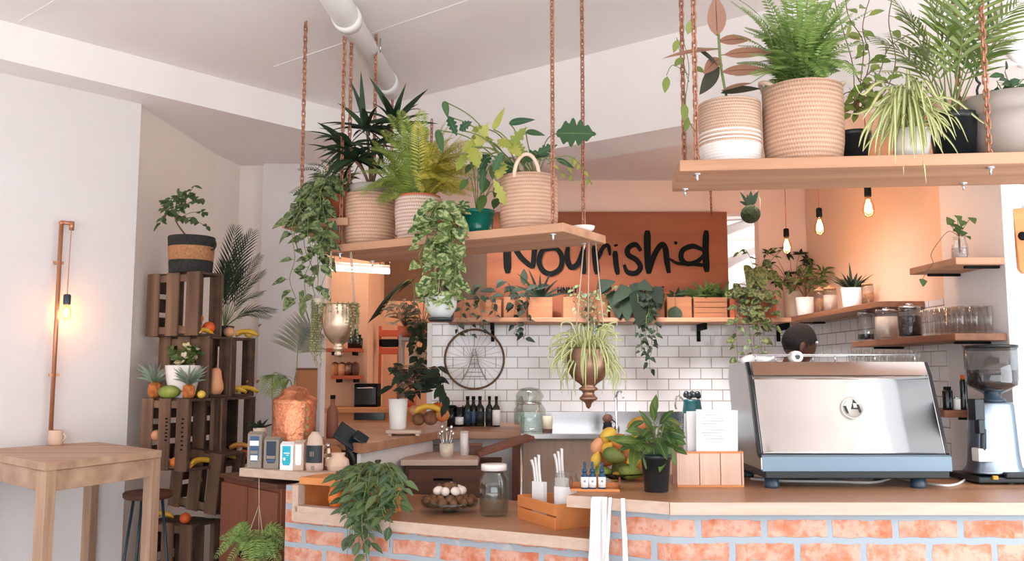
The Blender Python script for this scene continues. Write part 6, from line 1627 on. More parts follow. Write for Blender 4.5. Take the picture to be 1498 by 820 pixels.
# glass jugs and round jar left on the bench
for px, pyt, r_, lab in ((775,566,23,'big round glass jar on the steel bench, upside-down bowl on top'),(760,578,7,'narrow glass bottle on the steel bench beside the round jar')):
    c = at(px,632,5.95); h = at(px,pyt,5.95).z-zs; r = r_*S(5.95); t = thing('glass_jar', lab, 'jar', (c.x,5.95,zs)); part(t, 'glass', MB().lathe([(0,.002),(r*.9,.002),(r,.02),(r,h*.5),(r*.75,h*.62),(r*.7,h*.66),(r*.9,h*.8),(r*.6,h*.97),(0,h)], 28), 'glass_dim', world=False); part(t, 'rim', MB().lathe([(r*.7,h*.62),(r*.76,h*.62),(r*.76,h*.66),(r*.7,h*.66)],24), 'steel', world=False)
c = at(801,634,5.9); r = 8*S(5.9); h = at(801,608,5.9).z-zs
t = thing('tumbler', 'pale tumbler with a dark base on the steel bench', 'cup', (c.x,5.9,zs)); part(t, 'cup', MB().lathe([(0,.0),(r*.8,0),(r,h),(r*.9,h),(r*.72,.01),(0,.01)],22), 'cream_ceramic', world=False); part(t, 'base', MB().lathe([(r*.83,.0),(r*.86,.0),(r*.9,.02),(r*.86,.02)],22), 'dark_wood', world=False)
for px, lab in ((889,'dark knob-topped grinder jar, left of the faucet'),):
    c = at(px,632,5.92); t = thing('pepper_mill', lab, 'mill', (c.x,5.92,zs)); part(t, 'body', MB().lathe([(0,0),(.03,0),(.034,.02),(.028,.05),(.034,.06),(0,.06)],20), 'black_gloss', world=False); part(t, 'knob', MB().ball((0,0,.085),(.034,.034,.03)), 'dark_wood', world=False)
# dark watering can / kettle
c = at(1013,606,5.95); zz = zs; t = thing('kettle', 'dark blue-black kettle with a curved handle behind the menu cards', 'kettle', (c.x,5.95,zs)); r = 13*S(5.95); zt3 = at(1013,572,5.95).z-zs
part(t, 'body', MB().lathe([(0,0),(r*1.1,0),(r*1.15,zt3*.4),(r*.95,zt3*.75),(r*.9,zt3*.8),(0,zt3*.8)],28), 'green_glass_dark', world=False)
part(t, 'handle', MB().tube(crom([V((-r*.9,0,zt3*.75)),V((-r*1.6,0,zt3*.9)),V((-r*1.9,0,zt3*.7)),V((-r*1.8,0,zt3*.55))],5),.006,8), 'steel', world=False)
mb = MB()
for i in range(9): a = i*.7; mb.ball((r*.7*math.cos(a), r*.5*math.sin(a), zt3*.88+.008*(i%3)), .02, 8, 6)
part(t, 'lid', mb, 'black_plastic', world=False)
# round wire wheel on the tiles
Yw = YB-.012; c = at(694,525,Yw); r = 43*S(Yw)
t = thing('wire_wheel', 'round wire wall ornament with a pale lattice spire inside', 'wall ornament', (c.x,Yw-.012,c.z-r))
mb = MB(); mb.tube([(r*math.cos(2*PI*i/48),0,r+r*math.sin(2*PI*i/48)) for i in range(48)], .0075, 8, closed=True); part(t, 'ring', mb, 'stem_brown', world=False)
mb = MB()
for i in range(24): a = 2*PI*i/24; mb.tube([(r*math.cos(a),0,r+r*math.sin(a)),(.02*math.cos(a+.6),0,r+.02*math.sin(a+.6))], .001, 4)
part(t, 'spokes', mb, 'steel', world=False)
mb = MB()
for sg in (-1,1): mb.tube(crom([V((sg*.085,-.004,r*.3)),V((sg*.036,-.004,r*.75)),V((sg*.006,-.004,r*1.35))],5), .004, 6)
for k in range(6): z = r*(.42+.14*k); w_ = .066*(1-k/6.5)**1.3; mb.tube([(-w_,-.004,z),(w_,-.004,z)], .0025, 5)
part(t, 'spire', mb, 'grey_ceramic', world=False)
# ------------------------------------------------------------------ inner timber worktop, L-shaped
ZI = 1.08
p = [atz(525,655,ZI), atz(640,629,ZI), atz(760,626,ZI)]
e0 = V((at(529,650,4.3).x, 4.3, 0)); e1 = V((at(640,628,5.25).x, 5.25, 0)); e2 = V((at(762,628,5.28).x, 5.28, 0))
t = thing('worktop', 'L-shaped inner worktop with the bottles and the white vase', 'worktop', (e1.x, e1.y, ZI-.045))
_l = at(497,650,4.5); mb = MB(); mb.prism([(e0.x,e0.y),(e1.x,e1.y),(e2.x,e2.y),(e2.x,6.2),(at(478,620,6.2).x,6.2),(at(484,620,5.2).x,5.2),(_l.x,4.55)], ZI-.045, ZI); part(t, 'slab', mb, 'top_wood', bevel=.003)
o = panel('side_panel', (e0.x-.02,e0.y+.1), (e1.x-.03,e1.y+.05), 0, ZI-.045, .02, 'white_paint', parent=t); o.location = V((e0.x-.02,e0.y+.1,0))-t.location
part(t, 'front_panel', MB().cbox(e1.x+.02,e2.x-.05,5.4,5.42,0,ZI-.045), 'white_paint'); part(t, 'end_post', MB().cbox(e2.x-.05,e2.x-.01,5.3,6.2,0,ZI-.045), 'brown_wood', bevel=.003)
# lower shelf unit in front of it with drawers
zl = at(640,672,4.75).z; xa_, xb_ = at(592,672,4.75).x, at(705,672,4.75).x
t = thing('drawer_unit', 'dark brown low drawer unit with a pale tray top behind the lower worktop', 'drawer unit', ((xa_+xb_)/2, 4.95, 0))
part(t, 'carcass', MB().cbox(xa_,xb_+.1,4.78,5.22,0,zl-.03), 'dark_wood', bevel=.003); part(t, 'top', MB().cbox(xa_-.02,xb_-.02,4.74,5.22,zl-.03,zl), 'edge_wood', bevel=.003)
d_ = part(t, 'drawer', MB().cbox(xa_+.02,xb_+.06,4.755,4.78,zl-.26,zl-.05), 'dark_wood', bevel=.003); subpart(d_, t, 'handle', MB().tube([((xa_+xb_)/2-.05,4.74,zl-.1),((xa_+xb_)/2+.05,4.74,zl-.1)],.006,8), 'black_paint')
xc_ = at(735,668,5.0).x
t = thing('cutting_board', 'long wooden board leaning over the drawer unit towards the post', 'board', (xc_,5.0,zl))
part(t, 'board', MB().rbox(((xb_+xc_)/2+.06, 5.02, zl+.055), (.32,.2,.022), .2, -.28), 'brown_wood', bevel=.004)
c = at(653,667,4.9); zt4 = at(653,648,4.9).z-zl; r = 10*S(4.9)
t = thing('utensil_pot', 'beige pot of metal utensils on the pale tray', 'pot', (c.x,4.9,zl)); part(t, 'pot', MB().lathe([(0,0),(r*.95,0),(r,zt4),(r*.9,zt4),(r*.85,.01),(0,.01)],22), 'cream_ceramic', world=False)
for k in range(9): a = k*.8; mb = MB(); e = V((.035*math.cos(a),.03*math.sin(a),zt4+.05+.012*(k%4))); mb.tube([V((.01*math.cos(a),.01*math.sin(a),.012)), e], .0025, 6); mb.ball(e,(.008,.006,.014),8,6); part(t, 'utensil', mb, 'steel', world=False)
c = at(679,660,5.0); r = 6*S(5); h = at(679,630,5.0).z-zl; t = thing('candle', 'white cylinder jar standing right of the utensil pot', 'jar', (c.x,5.0,zl)); part(t, 'jar', MB().lathe([(0,0),(r,0),(r,h*.94),(r*.9,h*.94),(0,h*.93)],22), 'white_ceramic', world=False); part(t, 'lid', MB().lathe([(0,h),(r*1.03,h),(r*1.03,h*.93),(0,h*.93)],22), 'cream_ceramic', world=False)
c = at(696,655,5.05); t = thing('wooden_box', 'small dark wooden box between white jar and post', 'box', (c.x,5.05,zl)); part(t, 'body', MB().cbox(-.035,.035,-.03,.03,0,.05), 'dark_wood', world=False, bevel=.003); part(t, 'lid', MB().cbox(-.037,.037,-.032,.032,.05,.062), 'brown_wood', world=False, bevel=.002)
# bottles on the L worktop
def bottle(px, pyt, rp, Yq, lab, m, lm_, grp='dark bottles by the tiles', cap='black_paint', lab_z=(.12,.5)):
    c = at(px, 610, Yq); h = at(px, pyt, Yq).z-ZI; r = rp*S(Yq); t = thing('bottle', lab, 'bottle', (c.x,Yq,ZI), 0, grp)
    part(t, 'glass', MB().lathe([(0,0),(r*.95,0),(r,.006),(r,h*.58),(r*.8,h*.66),(r*.38,h*.74),(r*.36,h*.93),(0,h*.93)],22), m, world=False)
    part(t, 'cap', MB().lathe([(0,h*.9),(r*.42,h*.9),(r*.42,h),(0,h)],16), cap, world=False)
    if lm_: part(t, 'label', MB().lathe([(r*1.01,h*lab_z[0]),(r*1.03,h*lab_z[0]),(r*1.03,h*lab_z[1]),(r*1.01,h*lab_z[1])],22), lm_, world=False)
Yb_ = 5.75
bottle(684,579,6.5,Yb_,'leftmost tall dark bottle of the row on the inner worktop','bottle_glass','card_navy')
bottle(692.5,579,6.5,Yb_+.02,'tall dark bottle with a blue label, second in the row','bottle_glass','card_blue')
bottle(702,579,6.5,Yb_,'tall dark bottle with a black label, third in the row, before the gap','bottle_glass','label_black')
bottle(716,579,5.5,Yb_,'dark bottle after the gap, with a plain dark label','bottle_glass','label_black')
bottle(726,579,5.5,Yb_-.03,'dark bottle with a tall white label at the right end of the row','bottle_glass','paper',lab_z=(.05,.55))
for k, (px, lab) in enumerate(((660,'black tin at the left of the bottle row'),(672,'black tin with a pale label touching the first bottle'))):
    c = at(px,612,Yb_-.02); h = at(px,592,Yb_).z-ZI; r = 6*S(Yb_); t = thing('tin', lab, 'tin', (c.x,Yb_-.02,ZI), 0, 'black tins on the worktop'); part(t, 'tin', MB().lathe([(0,0),(r,0),(r,h*.9),(0,h*.9)],20), 'black_gloss', world=False); part(t, 'lid', MB().lathe([(0,h*.9),(r*1.03,h*.9),(r*1.03,h),(0,h)],20), 'steel' if k else 'black_paint', world=False)
    if k: part(t, 'label', MB().lathe([(r*1.01,h*.1),(r*1.03,h*.1),(r*1.03,h*.45),(r*1.01,h*.45)],20), 'paper', world=False)
# tray, white vase with dark plant, fruit
c = at(592,633,4.9); t = thing('tray', 'pale wooden stand under the white vase', 'stand', (c.x,4.95,ZI)); part(t, 'board', MB().cbox(-.1,.09,-.07,.07,.012,.03), 'edge_wood', world=False, bevel=.003)
for x in (-.08,.07): part(t, 'foot', MB().cbox(x-.01,x+.01,-.06,.06,0,.012), 'edge_wood', world=False)
Yv = 4.95; c = at(582,624,Yv); r = 14*S(Yv); z0 = ZI+.03; h = at(582,583,Yv).z-z0
t = thing('potted_plant', 'glossy dark plant in a tall white vase on the inner worktop', 'potted plant', (c.x,Yv,z0))
part(t, 'vase', MB().lathe([(0,0),(r*.75,0),(r*.85,.01),(r,h),(r*.92,h),(r*.8,.05)],28), 'white_ceramic', world=False); soil_disc(t, r*.9, h-.012)
o = V((c.x,Yv,z0+h)); lm = MB(); sm = MB(); st = at(583,535,Yv); sm.tube([o-V((0,0,.02)),st],.005,7)
for i in range(60):
    b = at(R.choice([575,590,605,615,630,640]), R.uniform(530,575), Yv+R.uniform(-.1,.12)); sm.tube([o.lerp(st,R.random()), b], .0018, 4); a = R.uniform(0,2*PI)
    leaf(lm, b, V((math.cos(a),math.sin(a)*.6-.3,R.uniform(-.7,.2))), V((0,-.7,.8)), R.uniform(.06,.11), .04, 'ovate', .5, .2, 5)
for pts in ([(640,560),(652,575),(652,590)],[(600,545),(640,548),(650,570)]):
    q = crom([at(x,y,Yv) for x,y in pts],5); sm.tube(q,.002,5)
    for p_ in q[2::2]: leaf(lm, p_, V((R.uniform(-.5,.5),-.3,-.9)), V((0,-1,.4)), .08, .035, 'ovate', .3)
part(t, 'leaves', lm, 'leaf_deep'); part(t, 'stems', sm, 'stem_brown')
fz = lambda px, py, Y: (px, py, Y)
for px,py,r,m,nm,lab in ((606,600,.03,'gourd','apple','pale round fruit beside the white vase on the inner worktop'),(612,613,.036,'kiwi','coconut','brown round coconut low at the left of the inner fruit pile'),(630,611,.042,'kiwi','coconut','big brown coconut at the front of the inner fruit pile'),(647,607,.04,'mango','mango','reddish mango at the right of the inner fruit pile'),(640,596,.034,'red_orange','mango','orange-red mango below the bananas of the inner fruit pile')):
    Yq = 4.98+.04*(py < 605); c = at(px,py,Yq); r2 = min(r, c.z-ZI) if c.z-ZI > .02 else r
    c.z = max(c.z, ZI+r*.95); t = thing(nm, lab, 'fruit', c, 0, 'fruit on the inner worktop'); part(t, 'skin', MB().ball((0,0,0),(r,r,r*.95),18,11), m, world=False); part(t, 'stalk', MB().tube([(0,0,r*.9),(.002,0,r*1.05)],.003,6), 'stem_brown', world=False)
bananas(628, 594, 4.95, 4, 'yellow bananas arched over the inner fruit pile', .16, .016, .1, PI*.98+.0, None, .3)
# brown bottle at the left, behind the urn
c = at(483,640,4.7); t = thing('bottle', 'tall reddish brown bottle behind the tablet', 'bottle', (c.x-.0,4.75,ZI-.0)); hb_ = at(483,583,4.75).z-ZI
part(t, 'glass', MB().lathe([(0,0),(.03,0),(.032,.01),(.03,hb_*.7),(.012,hb_*.85),(.012,hb_),(0,hb_)],22), 'brown_wood', world=False); part(t, 'cap', MB().lathe([(0,hb_),(.014,hb_),(.014,hb_+.02),(0,hb_+.02)],14), 'black_paint', world=False)
t = thing('side_table', 'small plain side table behind the tea shelf, under the brown bottle', 'table', (c.x,4.75,0)); part(t, 'top', MB().cbox(-.1,.1,-.1,.1,ZI-.03,ZI), 'top_wood', world=False, bevel=.003)
for x in (-.08,.08):
    for y in (-.08,.08): part(t, 'leg', MB().cbox(x-.012,x+.012,y-.012,y+.012,0,ZI-.03), 'dark_wood', world=False)
# ------------------------------------------------------------------ far room
def tube_lamp(a, b, Yq, zc, lab, r=.022):
    p, q = at(*a, Yq), at(*b, Yq+.12); c = (p+q)/2; t = thing('tube_light', lab, 'lamp', c, 0, 'tube lights of the far room')
    part(t, 'tube', MB().tube([p,q], r, 12), 'tube_light'); part(t, 'housing', MB().tube([p+V((0,.0,r*1.6)),q+V((0,.0,r*1.6))], r*.9, 4), 'white_paint')
    mb = MB()
    for f in (.15,.85): k_ = p.lerp(q,f); mb.tube([k_+V((0,0,r)), V((k_.x,k_.y,zc))], .003, 5)
    part(t, 'wire', mb, 'black_paint')
tube_lamp((474,391),(570,397),7.4,KC,'long tube light across the opening into the warm back room')
tube_lamp((527,431),(542,433),8.3,KC,'short tube light deep in the warm back room', .026)
YF2 = YF-.02
def far_shelf(px0, px1, py, lab, Yq, m='bar_red', d=.22):
    a, b = at(px0,py,Yq), at(px1,py,Yq); t = thing('wall_shelf', lab, 'shelf', ((a.x+b.x)/2,Yq+d/2,a.z-.03), 0, 'shelves in the back room'); part(t, 'board', MB().cbox(a.x,b.x,Yq,Yq+d,a.z-.03,a.z), m, bevel=.002)
    for f in (.2,.8): x = a.x+(b.x-a.x)*f; part(t, 'bracket', MB().cbox(x-.01,x+.01,Yq+.03,Yq+d,a.z-.06,a.z-.03), 'black_paint')
    return a.z
YQ = YF-.9-.24
z = far_shelf(476,526,509,'upper shelf of dark jars in the back room',YQ)
for k,(px,h) in enumerate(((514,.13),(520,.17),(525,.12))):
    c = at(px,505,YQ+.1); t = thing('bottle', ('squat dark jar','tall dark jar','short dark jar at the end')[k]+' on the upper back-room shelf', 'jar', (c.x,YQ+.1,z), 0, 'dark jars in the back room'); part(t, 'jar', MB().lathe([(0,0),(.032,0),(.034,h*.7),(.018,h*.82),(.018,h*.9),(0,h*.9)],16), 'bottle_glass', world=False); part(t, 'lid', MB().lathe([(0,h),(.02,h),(.02,h*.88),(0,h*.88)],14), 'black_paint', world=False)
YQ2 = YF-.26
z = far_shelf(527,556,512,'short shelf against the orange back wall',YQ2)
z = far_shelf(484,526,549,'lower shelf of small pots in the back room',YQ)
for k,(px,m) in enumerate(((490,'card_brown'),(500,'gourd'),(510,'bronze'),(520,'dark_wood'))):
    c = at(px,545,YQ+.1); t = thing('jar', ('tan','peach','bronze','dark brown')[k]+' small pot on the lower back-room shelf', 'jar', (c.x,YQ+.1,z), 0, 'small pots in the back room'); part(t, 'pot', MB().lathe([(0,0),(.03,0),(.036,.06),(.03,.1),(0,.1)],16), m, world=False); part(t, 'lid', MB().lathe([(0,.12),(.01,.118),(.03,.104),(.03,.098),(0,.098)],14), 'dark_wood', world=False)
# red-orange slatted rack
a, b = at(554,486,8.2), at(584,520,8.2); t = thing('rack', 'orange-red slatted rack standing against the back room wall', 'rack', ((a.x+b.x)/2,8.2,0))
for py in (487,513): z_ = at(560,py,8.2).z; part(t, 'rail', MB().cbox(a.x,b.x,8.2,8.24,z_-.03,z_+.03), 'bar_red', bevel=.003)
z_ = at(560,501,8.2).z; part(t, 'slot_box', MB().cbox(a.x,b.x,8.22,8.4,z_-.035,z_+.035), 'black_paint', bevel=.003)
for x in (a.x+.01,b.x-.01): part(t, 'upright', MB().cbox(x-.012,x+.012,8.22,8.25,0,a.z+.06), 'bar_red')
# steel shelf with plants next to the tiles
Ys = 6.9; a, b = at(583,493,Ys), at(632,493,Ys); t = thing('plant_rack', 'grey metal rack with plants in the opening beside the tiles', 'rack', ((a.x+b.x)/2,Ys,0))
for z_ in (a.z, a.z-.35, .3): part(t, 'shelf', MB().cbox(a.x,b.x,Ys,Ys+.25,z_-.025,z_), 'grey_ceramic', bevel=.002)
for x in (a.x+.012,b.x-.012):
    for y in (Ys+.012,Ys+.238): part(t, 'post', MB().cbox(x-.01,x+.01,y-.01,y+.01,0,a.z+.02), 'grey_ceramic')
for k,(px,lab,m) in enumerate(((594,'brown-leaved bushy plant, left on the metal rack','leaf_palm_brown'),(618,'dark green plant trailing off the metal rack','leaf_dark'))):
    c = at(px,492,Ys+.12); t = thing('potted_plant', lab, 'potted plant', (c.x,Ys+.12,a.z), 0, 'plants on the metal rack'); part(t, 'pot', MB().lathe([(0,0),(.04,0),(.055,.09),(.048,.09),(.04,.03)],20), 'terracotta', world=False); soil_disc(t, .046, .08)
    lm = MB(); sm = MB(); o = V((c.x,Ys+.12,a.z+.08))
    for i in range(46):
        an = R.uniform(0,2*PI); b_ = o+V((math.cos(an)*R.uniform(.02,.12),math.sin(an)*.1-.03,R.uniform(-.02,.22))); sm.tube([o,b_],.0016,4); leaf(lm, b_, V((math.cos(an),math.sin(an)-.2,R.uniform(-.6,.5))), V((0,-.7,.8)), .09, .03, 'lance', .6)
    if k:
        for i in range(5): pts = hang(R, o, V((R.uniform(-.05,.05),-.14,.02)), R.uniform(.15,.35)); vine(R, lm, sm, pts, .06, .03, 'ovate')
    part(t, 'leaves', lm, m); part(t, 'stems', sm, 'stem_brown')
z_ = a.z-.35; c = at(612,520,Ys+.12); t = thing('paper_bag', 'pale paper bag on the lower shelf of the metal rack', 'bag', (c.x,Ys+.12,z_)); part(t, 'bag', MB().cbox(-.08,.08,-.05,.05,0,.2), 'pale_stone', world=False, bevel=.01); part(t, 'fold', MB().cbox(-.08,.08,-.02,.02,.2,.25), 'pale_stone', world=False, bevel=.004)
# bench with a dark slot
a, b = at(476,596,7.6), at(632,596,7.6); t = thing('cupboard', 'brown bench cupboard with a dark slot in the back room', 'cupboard', ((a.x+b.x)/2,7.6,0)); part(t, 'top', MB().cbox(a.x,b.x,7.56,8.15,a.z-.04,a.z), 'card_brown', bevel=.003); part(t, 'body', MB().cbox(a.x+.02,b.x-.02,7.62,8.14,0,a.z-.04), 'card_brown'); q = at(540,608,7.6); part(t, 'slot', MB().cbox(q.x-.13,q.x+.13,7.6,7.62,q.z-.035,q.z+.035), 'black_gloss', bevel=.003)
c = at(538,566,7.85); t = thing('oven', 'black boxy oven on the back-room bench', 'oven', (c.x,7.85,a.z)); part(t, 'body', MB().cbox(-.1,.1,-.1,.12,0,.2), 'black_paint', world=False, bevel=.005); dr = part(t, 'door', MB().cbox(-.09,.09,-.115,-.1,.02,.17), 'black_gloss', world=False, bevel=.003); subpart(dr, t, 'handle', MB().tube([(-.07,-.13,.165),(.07,-.13,.165)],.006,8), 'steel', world=False)
# tall leaf arching in the back room
c = at(598,590,7.75); t = thing('tall_plant', 'tall arching long-leaved plant in the back room', 'plant', (c.x,7.75,a.z)); part(t, 'pot', MB().lathe([(0,0),(.06,0),(.08,.14),(.07,.14),(.06,.05)],22), 'terracotta', world=False); soil_disc(t, .068, .12)
lm = MB(); sm = MB(); o = V((c.x,7.75,a.z+.12)); q = crom([o, at(606,480,7.75), at(603,412,7.75), at(580,425,7.7), at(556,460,7.65)],7); sm.tube(q,.005,6)
for k in range(14,len(q)-1): leaf(lm, q[k], V((-.8,-.2,-.5)), V((0,-.6,.8)), .16, .035, 'lance', .5)
leaf2(lm, at(603,412,7.75), at(612,405,7.6), .05); part(t, 'leaves', lm, 'leaf_deep'); part(t, 'stem', sm, 'stem_green')

# small shelf and things between the coffee machine and the grinder
p = at(1397, 600, 3.98); zk = p.z; x1_ = xw(3.98)
rshelf(3.96, 4.3, x1_-at(1381,600,3.96).x, zk, 'small wooden shelf low on the right wall, half hidden behind the coffee machine', 'shelf_wood', .03)
for px, py, rp, m, lm_, nm, lab in ((1387,565,7,'black_gloss','black_paint','canister','black canister on the small shelf behind the coffee machine'),(1411,548,5,'bottle_glass','red_orange','bottle','dark slim bottle on the small shelf, nearest the grinder'),(1400,580,5,'white_ceramic','steel','cup','white cup on the small shelf between canister and bottle')):
    c = at(px,597,4.05); h = at(px,py,4.05).z-zk; r = rp*S(4.05); t = thing(nm, lab, nm, (c.x,4.05,zk)); part(t, 'body', MB().lathe([(0,0),(r*.95,0),(r,.006),(r,h*.8),(r*.7,h*.88),(0,h*.88)],20), m, world=False); part(t, 'lid', MB().lathe([(0,h*.87),(r*.75,h*.87),(r*.75,h),(0,h)],18), lm_, world=False)
# ================================================================== left side: bar table, stool, lamp, crates
R = random.Random(77)
ZTb = 1.05
A = atz(66, 677, ZTb); Cc = atz(237, 658, ZTb); B = atz(145, 646, ZTb); D = A+(B-Cc)*1.25; B = Cc+(B-Cc)*1.06
t = thing('bar_table', 'pale timber bar table with square legs against the left wall', 'table', V((((A+Cc+B+D)/4).x, ((A+Cc+B+D)/4).y, 0)))
mb = MB(); mb.prism([(p.x,p.y) for p in (A,Cc,B,D)], ZTb-.035, ZTb); part(t, 'tabletop', mb, 'table_wood', bevel=.004)
ce = (A+Cc+B+D)/4
def inset(p, k=.92): return ce.lerp(p, k)
ux = (Cc-A); ux.z = 0; uxn = ux.normalized(); an = math.atan2(ux.y, ux.x)
for p in (A, Cc, B, D):
    q = inset(p, .9 if p is not A else .93); mb = MB(); mb.rbox((q.x,q.y,(ZTb-.035)/2), (.054,.054,ZTb-.035), an); part(t, 'leg', mb, 'table_leg_wood', bevel=.003)
for p, q in ((A,Cc),(A,D),(Cc,B)):
    a = inset(p,.91); b = inset(q,.9); d = b-a; mb = MB(); mb.rbox(((a.x+b.x)/2,(a.y+b.y)/2,ZTb-.08), (V((d.x,d.y)).length-.03,.035,.085), math.atan2(d.y,d.x)); part(t, 'apron', mb, 'table_wood', bevel=.002)
# stool
Ys = 4.72; c = at(217, 718, Ys); t = thing('bar_stool', 'round dark wooden stool on thin steel legs behind the bar table', 'stool', (c.x,Ys,0)); r = 34*S(Ys); zs_ = c.z
part(t, 'seat', MB().lathe([(0,zs_-.035),(r*.9,zs_-.035),(r,zs_-.025),(r,zs_-.006),(r*.94,zs_),(0,zs_-.004)],32), 'dark_wood', world=False)
for k in range(4): a_ = PI/4+PI/2*k; mb = MB(); mb.tube([(r*.6*math.cos(a_),r*.6*math.sin(a_),zs_-.03),(r*1.35*math.cos(a_),r*1.35*math.sin(a_),.005)], .008, 8); part(t, 'leg', mb, 'blue_plastic', world=False)
mb = MB(); rr_ = r*1.1; mb.tube([(rr_*math.cos(2*PI*i/32),rr_*math.sin(2*PI*i/32),.28) for i in range(32)], .006, 6, closed=True); part(t, 'foot_ring', mb, 'blue_plastic', world=False)
# copper pipe wall lamp
nw = V((dW.y, -dW.x, 0))       # out of the left wall
def onwall(px, py, off):
    r = ray(px, py); p0 = WL1 + nw*off; k_ = (p0.x*nw.x+p0.y*nw.y)/(r.x*nw.x+r.y*nw.y); return CAMP + r*k_
b0 = onwall(74, 634, .05); b1 = onwall(90, 326, .05); b2 = onwall(105, 327, .075)
t = thing('wall_lamp', 'copper pipe wall lamp with a bare bulb hanging from its arm', 'lamp', b0)
part(t, 'pipe', MB().tube([b0, b1], .011, 12), 'copper_pipe')
mb = MB(); mb.tube([b1+V((0,0,.004)), b2], .011, 12); mb.ball(b1, .014); mb.tube([b2+V((0,0,.012)), b2-V((0,0,.035))], .013, 12); part(t, 'arm', mb, 'copper_pipe')
for x, y in ((85.5,384),(79,548)):
    p = onwall(x,y,.05); mb = MB(); mb.tube([p, p-nw*.05], .006, 8); mb.rbox(p, (.05,.012,.014), math.atan2(dW.y,dW.x)); part(t, 'clip', mb, 'copper_pipe')
sk = onwall(98.5, 430, .08); mb = MB(); mb.tube(crom([b2, onwall(102,370,.08), sk],6), .0024, 6); part(t, 'cord', mb, 'copper_pipe')
tl = t; loc = sk - t.location
part(t, 'socket', MB().lathe([(0,.0),(.012,0),(.019,-.006),(.019,-.05),(.016,-.056),(0,-.056)],20,loc), 'blue_plastic', world=False)
z = -.05; part(t, 'glass', MB().lathe([(.013,z),(.015,z-.012),(.024,z-.035),(.025,z-.06),(.018,z-.082),(0,z-.09)],22,loc), 'bulb_glass', world=False)
part(t, 'filament', MB().ball(loc+V((0,0,z-.045)), (.013,.013,.024),12,8), 'filament', world=False); plight('bulb_light', sk+V((0,0,z-.05)), 2.2, (255,178,120), .025)
c = onwall(81, 650, .07); t = thing('mug', 'small pale cup at the back edge of the bar table below the pipe lamp', 'cup', (c.x,c.y,ZTb)); part(t, 'cup', MB().lathe([(0,0),(.032,0),(.036,.01),(.035,.075),(.03,.078),(.03,.02),(0,.02)],24), 'pale_stone', world=False); part(t, 'handle', MB().tube([(.035+.016*math.sin(PI*i/8),0,.02+.04*i/8) for i in range(9)],.005,8), 'pale_stone', world=False)
# ------------------------------------------------------------------ fruit crates
E1 = V((.9,-.42,0)).normalized(); E2 = V((.42,.9,0)).normalized(); CA = math.atan2(E1.y, E1.x)
class Crate:
    def __init__(s, K, w1, w2, h, lab, tilt=0, dark=False, n=3):
        s.K = V(K); s.w1 = w1; s.w2 = w2; s.h = h; s.m = Matrix.Rotation(tilt,4,'Y')
        s.T = Matrix.Translation(s.K) @ Matrix.Rotation(CA,4,'Z') @ s.m
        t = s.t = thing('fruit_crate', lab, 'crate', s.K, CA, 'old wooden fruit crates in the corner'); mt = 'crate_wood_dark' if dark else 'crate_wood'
        P = lambda nm, mb, m=mt: part(t, nm, mb, m, world=False, bevel=.002)
        g = .26 if n == 3 else .3; sw = w1/(n+(n-1)*.62)
        def bx(*a): return MB().cbox(*a, M=s.m)
        for k in range(n): x0 = -w1 + k*sw*1.62; P('slat', bx(x0,x0+sw,0,.012,.0,h))
        for z0 in (.012, h-.052): P('rail', bx(-w1+.006,-.006,.012,.026,z0,z0+.04))
        for k in range(n): x0 = -w1 + k*sw*1.62; P('back_slat', bx(x0,x0+sw,w2-.012,w2,0,h))
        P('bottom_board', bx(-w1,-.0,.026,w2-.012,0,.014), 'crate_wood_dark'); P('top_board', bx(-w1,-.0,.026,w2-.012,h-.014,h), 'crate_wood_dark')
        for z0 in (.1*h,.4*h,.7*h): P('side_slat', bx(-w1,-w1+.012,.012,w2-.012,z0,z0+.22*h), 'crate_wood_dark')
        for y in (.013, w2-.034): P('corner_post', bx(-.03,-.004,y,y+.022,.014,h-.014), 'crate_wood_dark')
    def p(s, a, b, z):      # a: 0 open side..1 far left, b: 0 front..1 back, z above crate bottom
        return s.T @ V((-s.w1*a, s.w2*b, z))
def width_to(K, px, d):     # length along d until column px
    lo, hi = 0, 1.2; s0 = proj(K)[0] > px
    for _ in range(40):
        m = (lo+hi)/2; q = proj(K+d*m)[0]
        if (q > px) == s0: lo = m
        else: hi = m
    return lo
def mk(pxK, Y, pyb, pyt, pxl, pxr, labs, tilt=0, zb=None):
    K = at(pxK, pyb, Y); K.z = K.z if zb is None else zb; h = at(pxK, pyt, Y).z - K.z
    w1 = width_to(K, pxl, -E1); w2 = width_to(K, pxr, E2)/len(labs); out = []
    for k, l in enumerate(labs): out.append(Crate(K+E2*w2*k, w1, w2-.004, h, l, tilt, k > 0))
    return out
z5 = at(270,762,4.85).z
r5 = mk(268, 4.85, 1100, 768, 203, 322, ['bottom fruit crate on the floor, half hidden behind the stool'], 0, 0.0)
r4 = mk(314, 4.95, 760, 664, 244, 352, ['tilted fruit crate, second from the bottom of the stack'], .10, r5[0].h+.035)
r3 = mk(271, 4.8, 690, 583, 203, 372, ['front fruit crate of the middle row, stencilled slats, pineapples on top','rear fruit crate of the middle row, next to the palm'], 0, None)
r2 = mk(303, 4.98, 573, 491, 229, 372, ['fruit crate behind the white flower pot, upper row','rear crate of the upper row with gourd and bananas'], 0, r3[0].K.z+r3[0].h+.001)
r1 = mk(288, 4.93, 487, 396, 212, 325, ['topmost fruit crate with the black basket on it'], 0, r2[0].K.z+r2[0].h+.001)
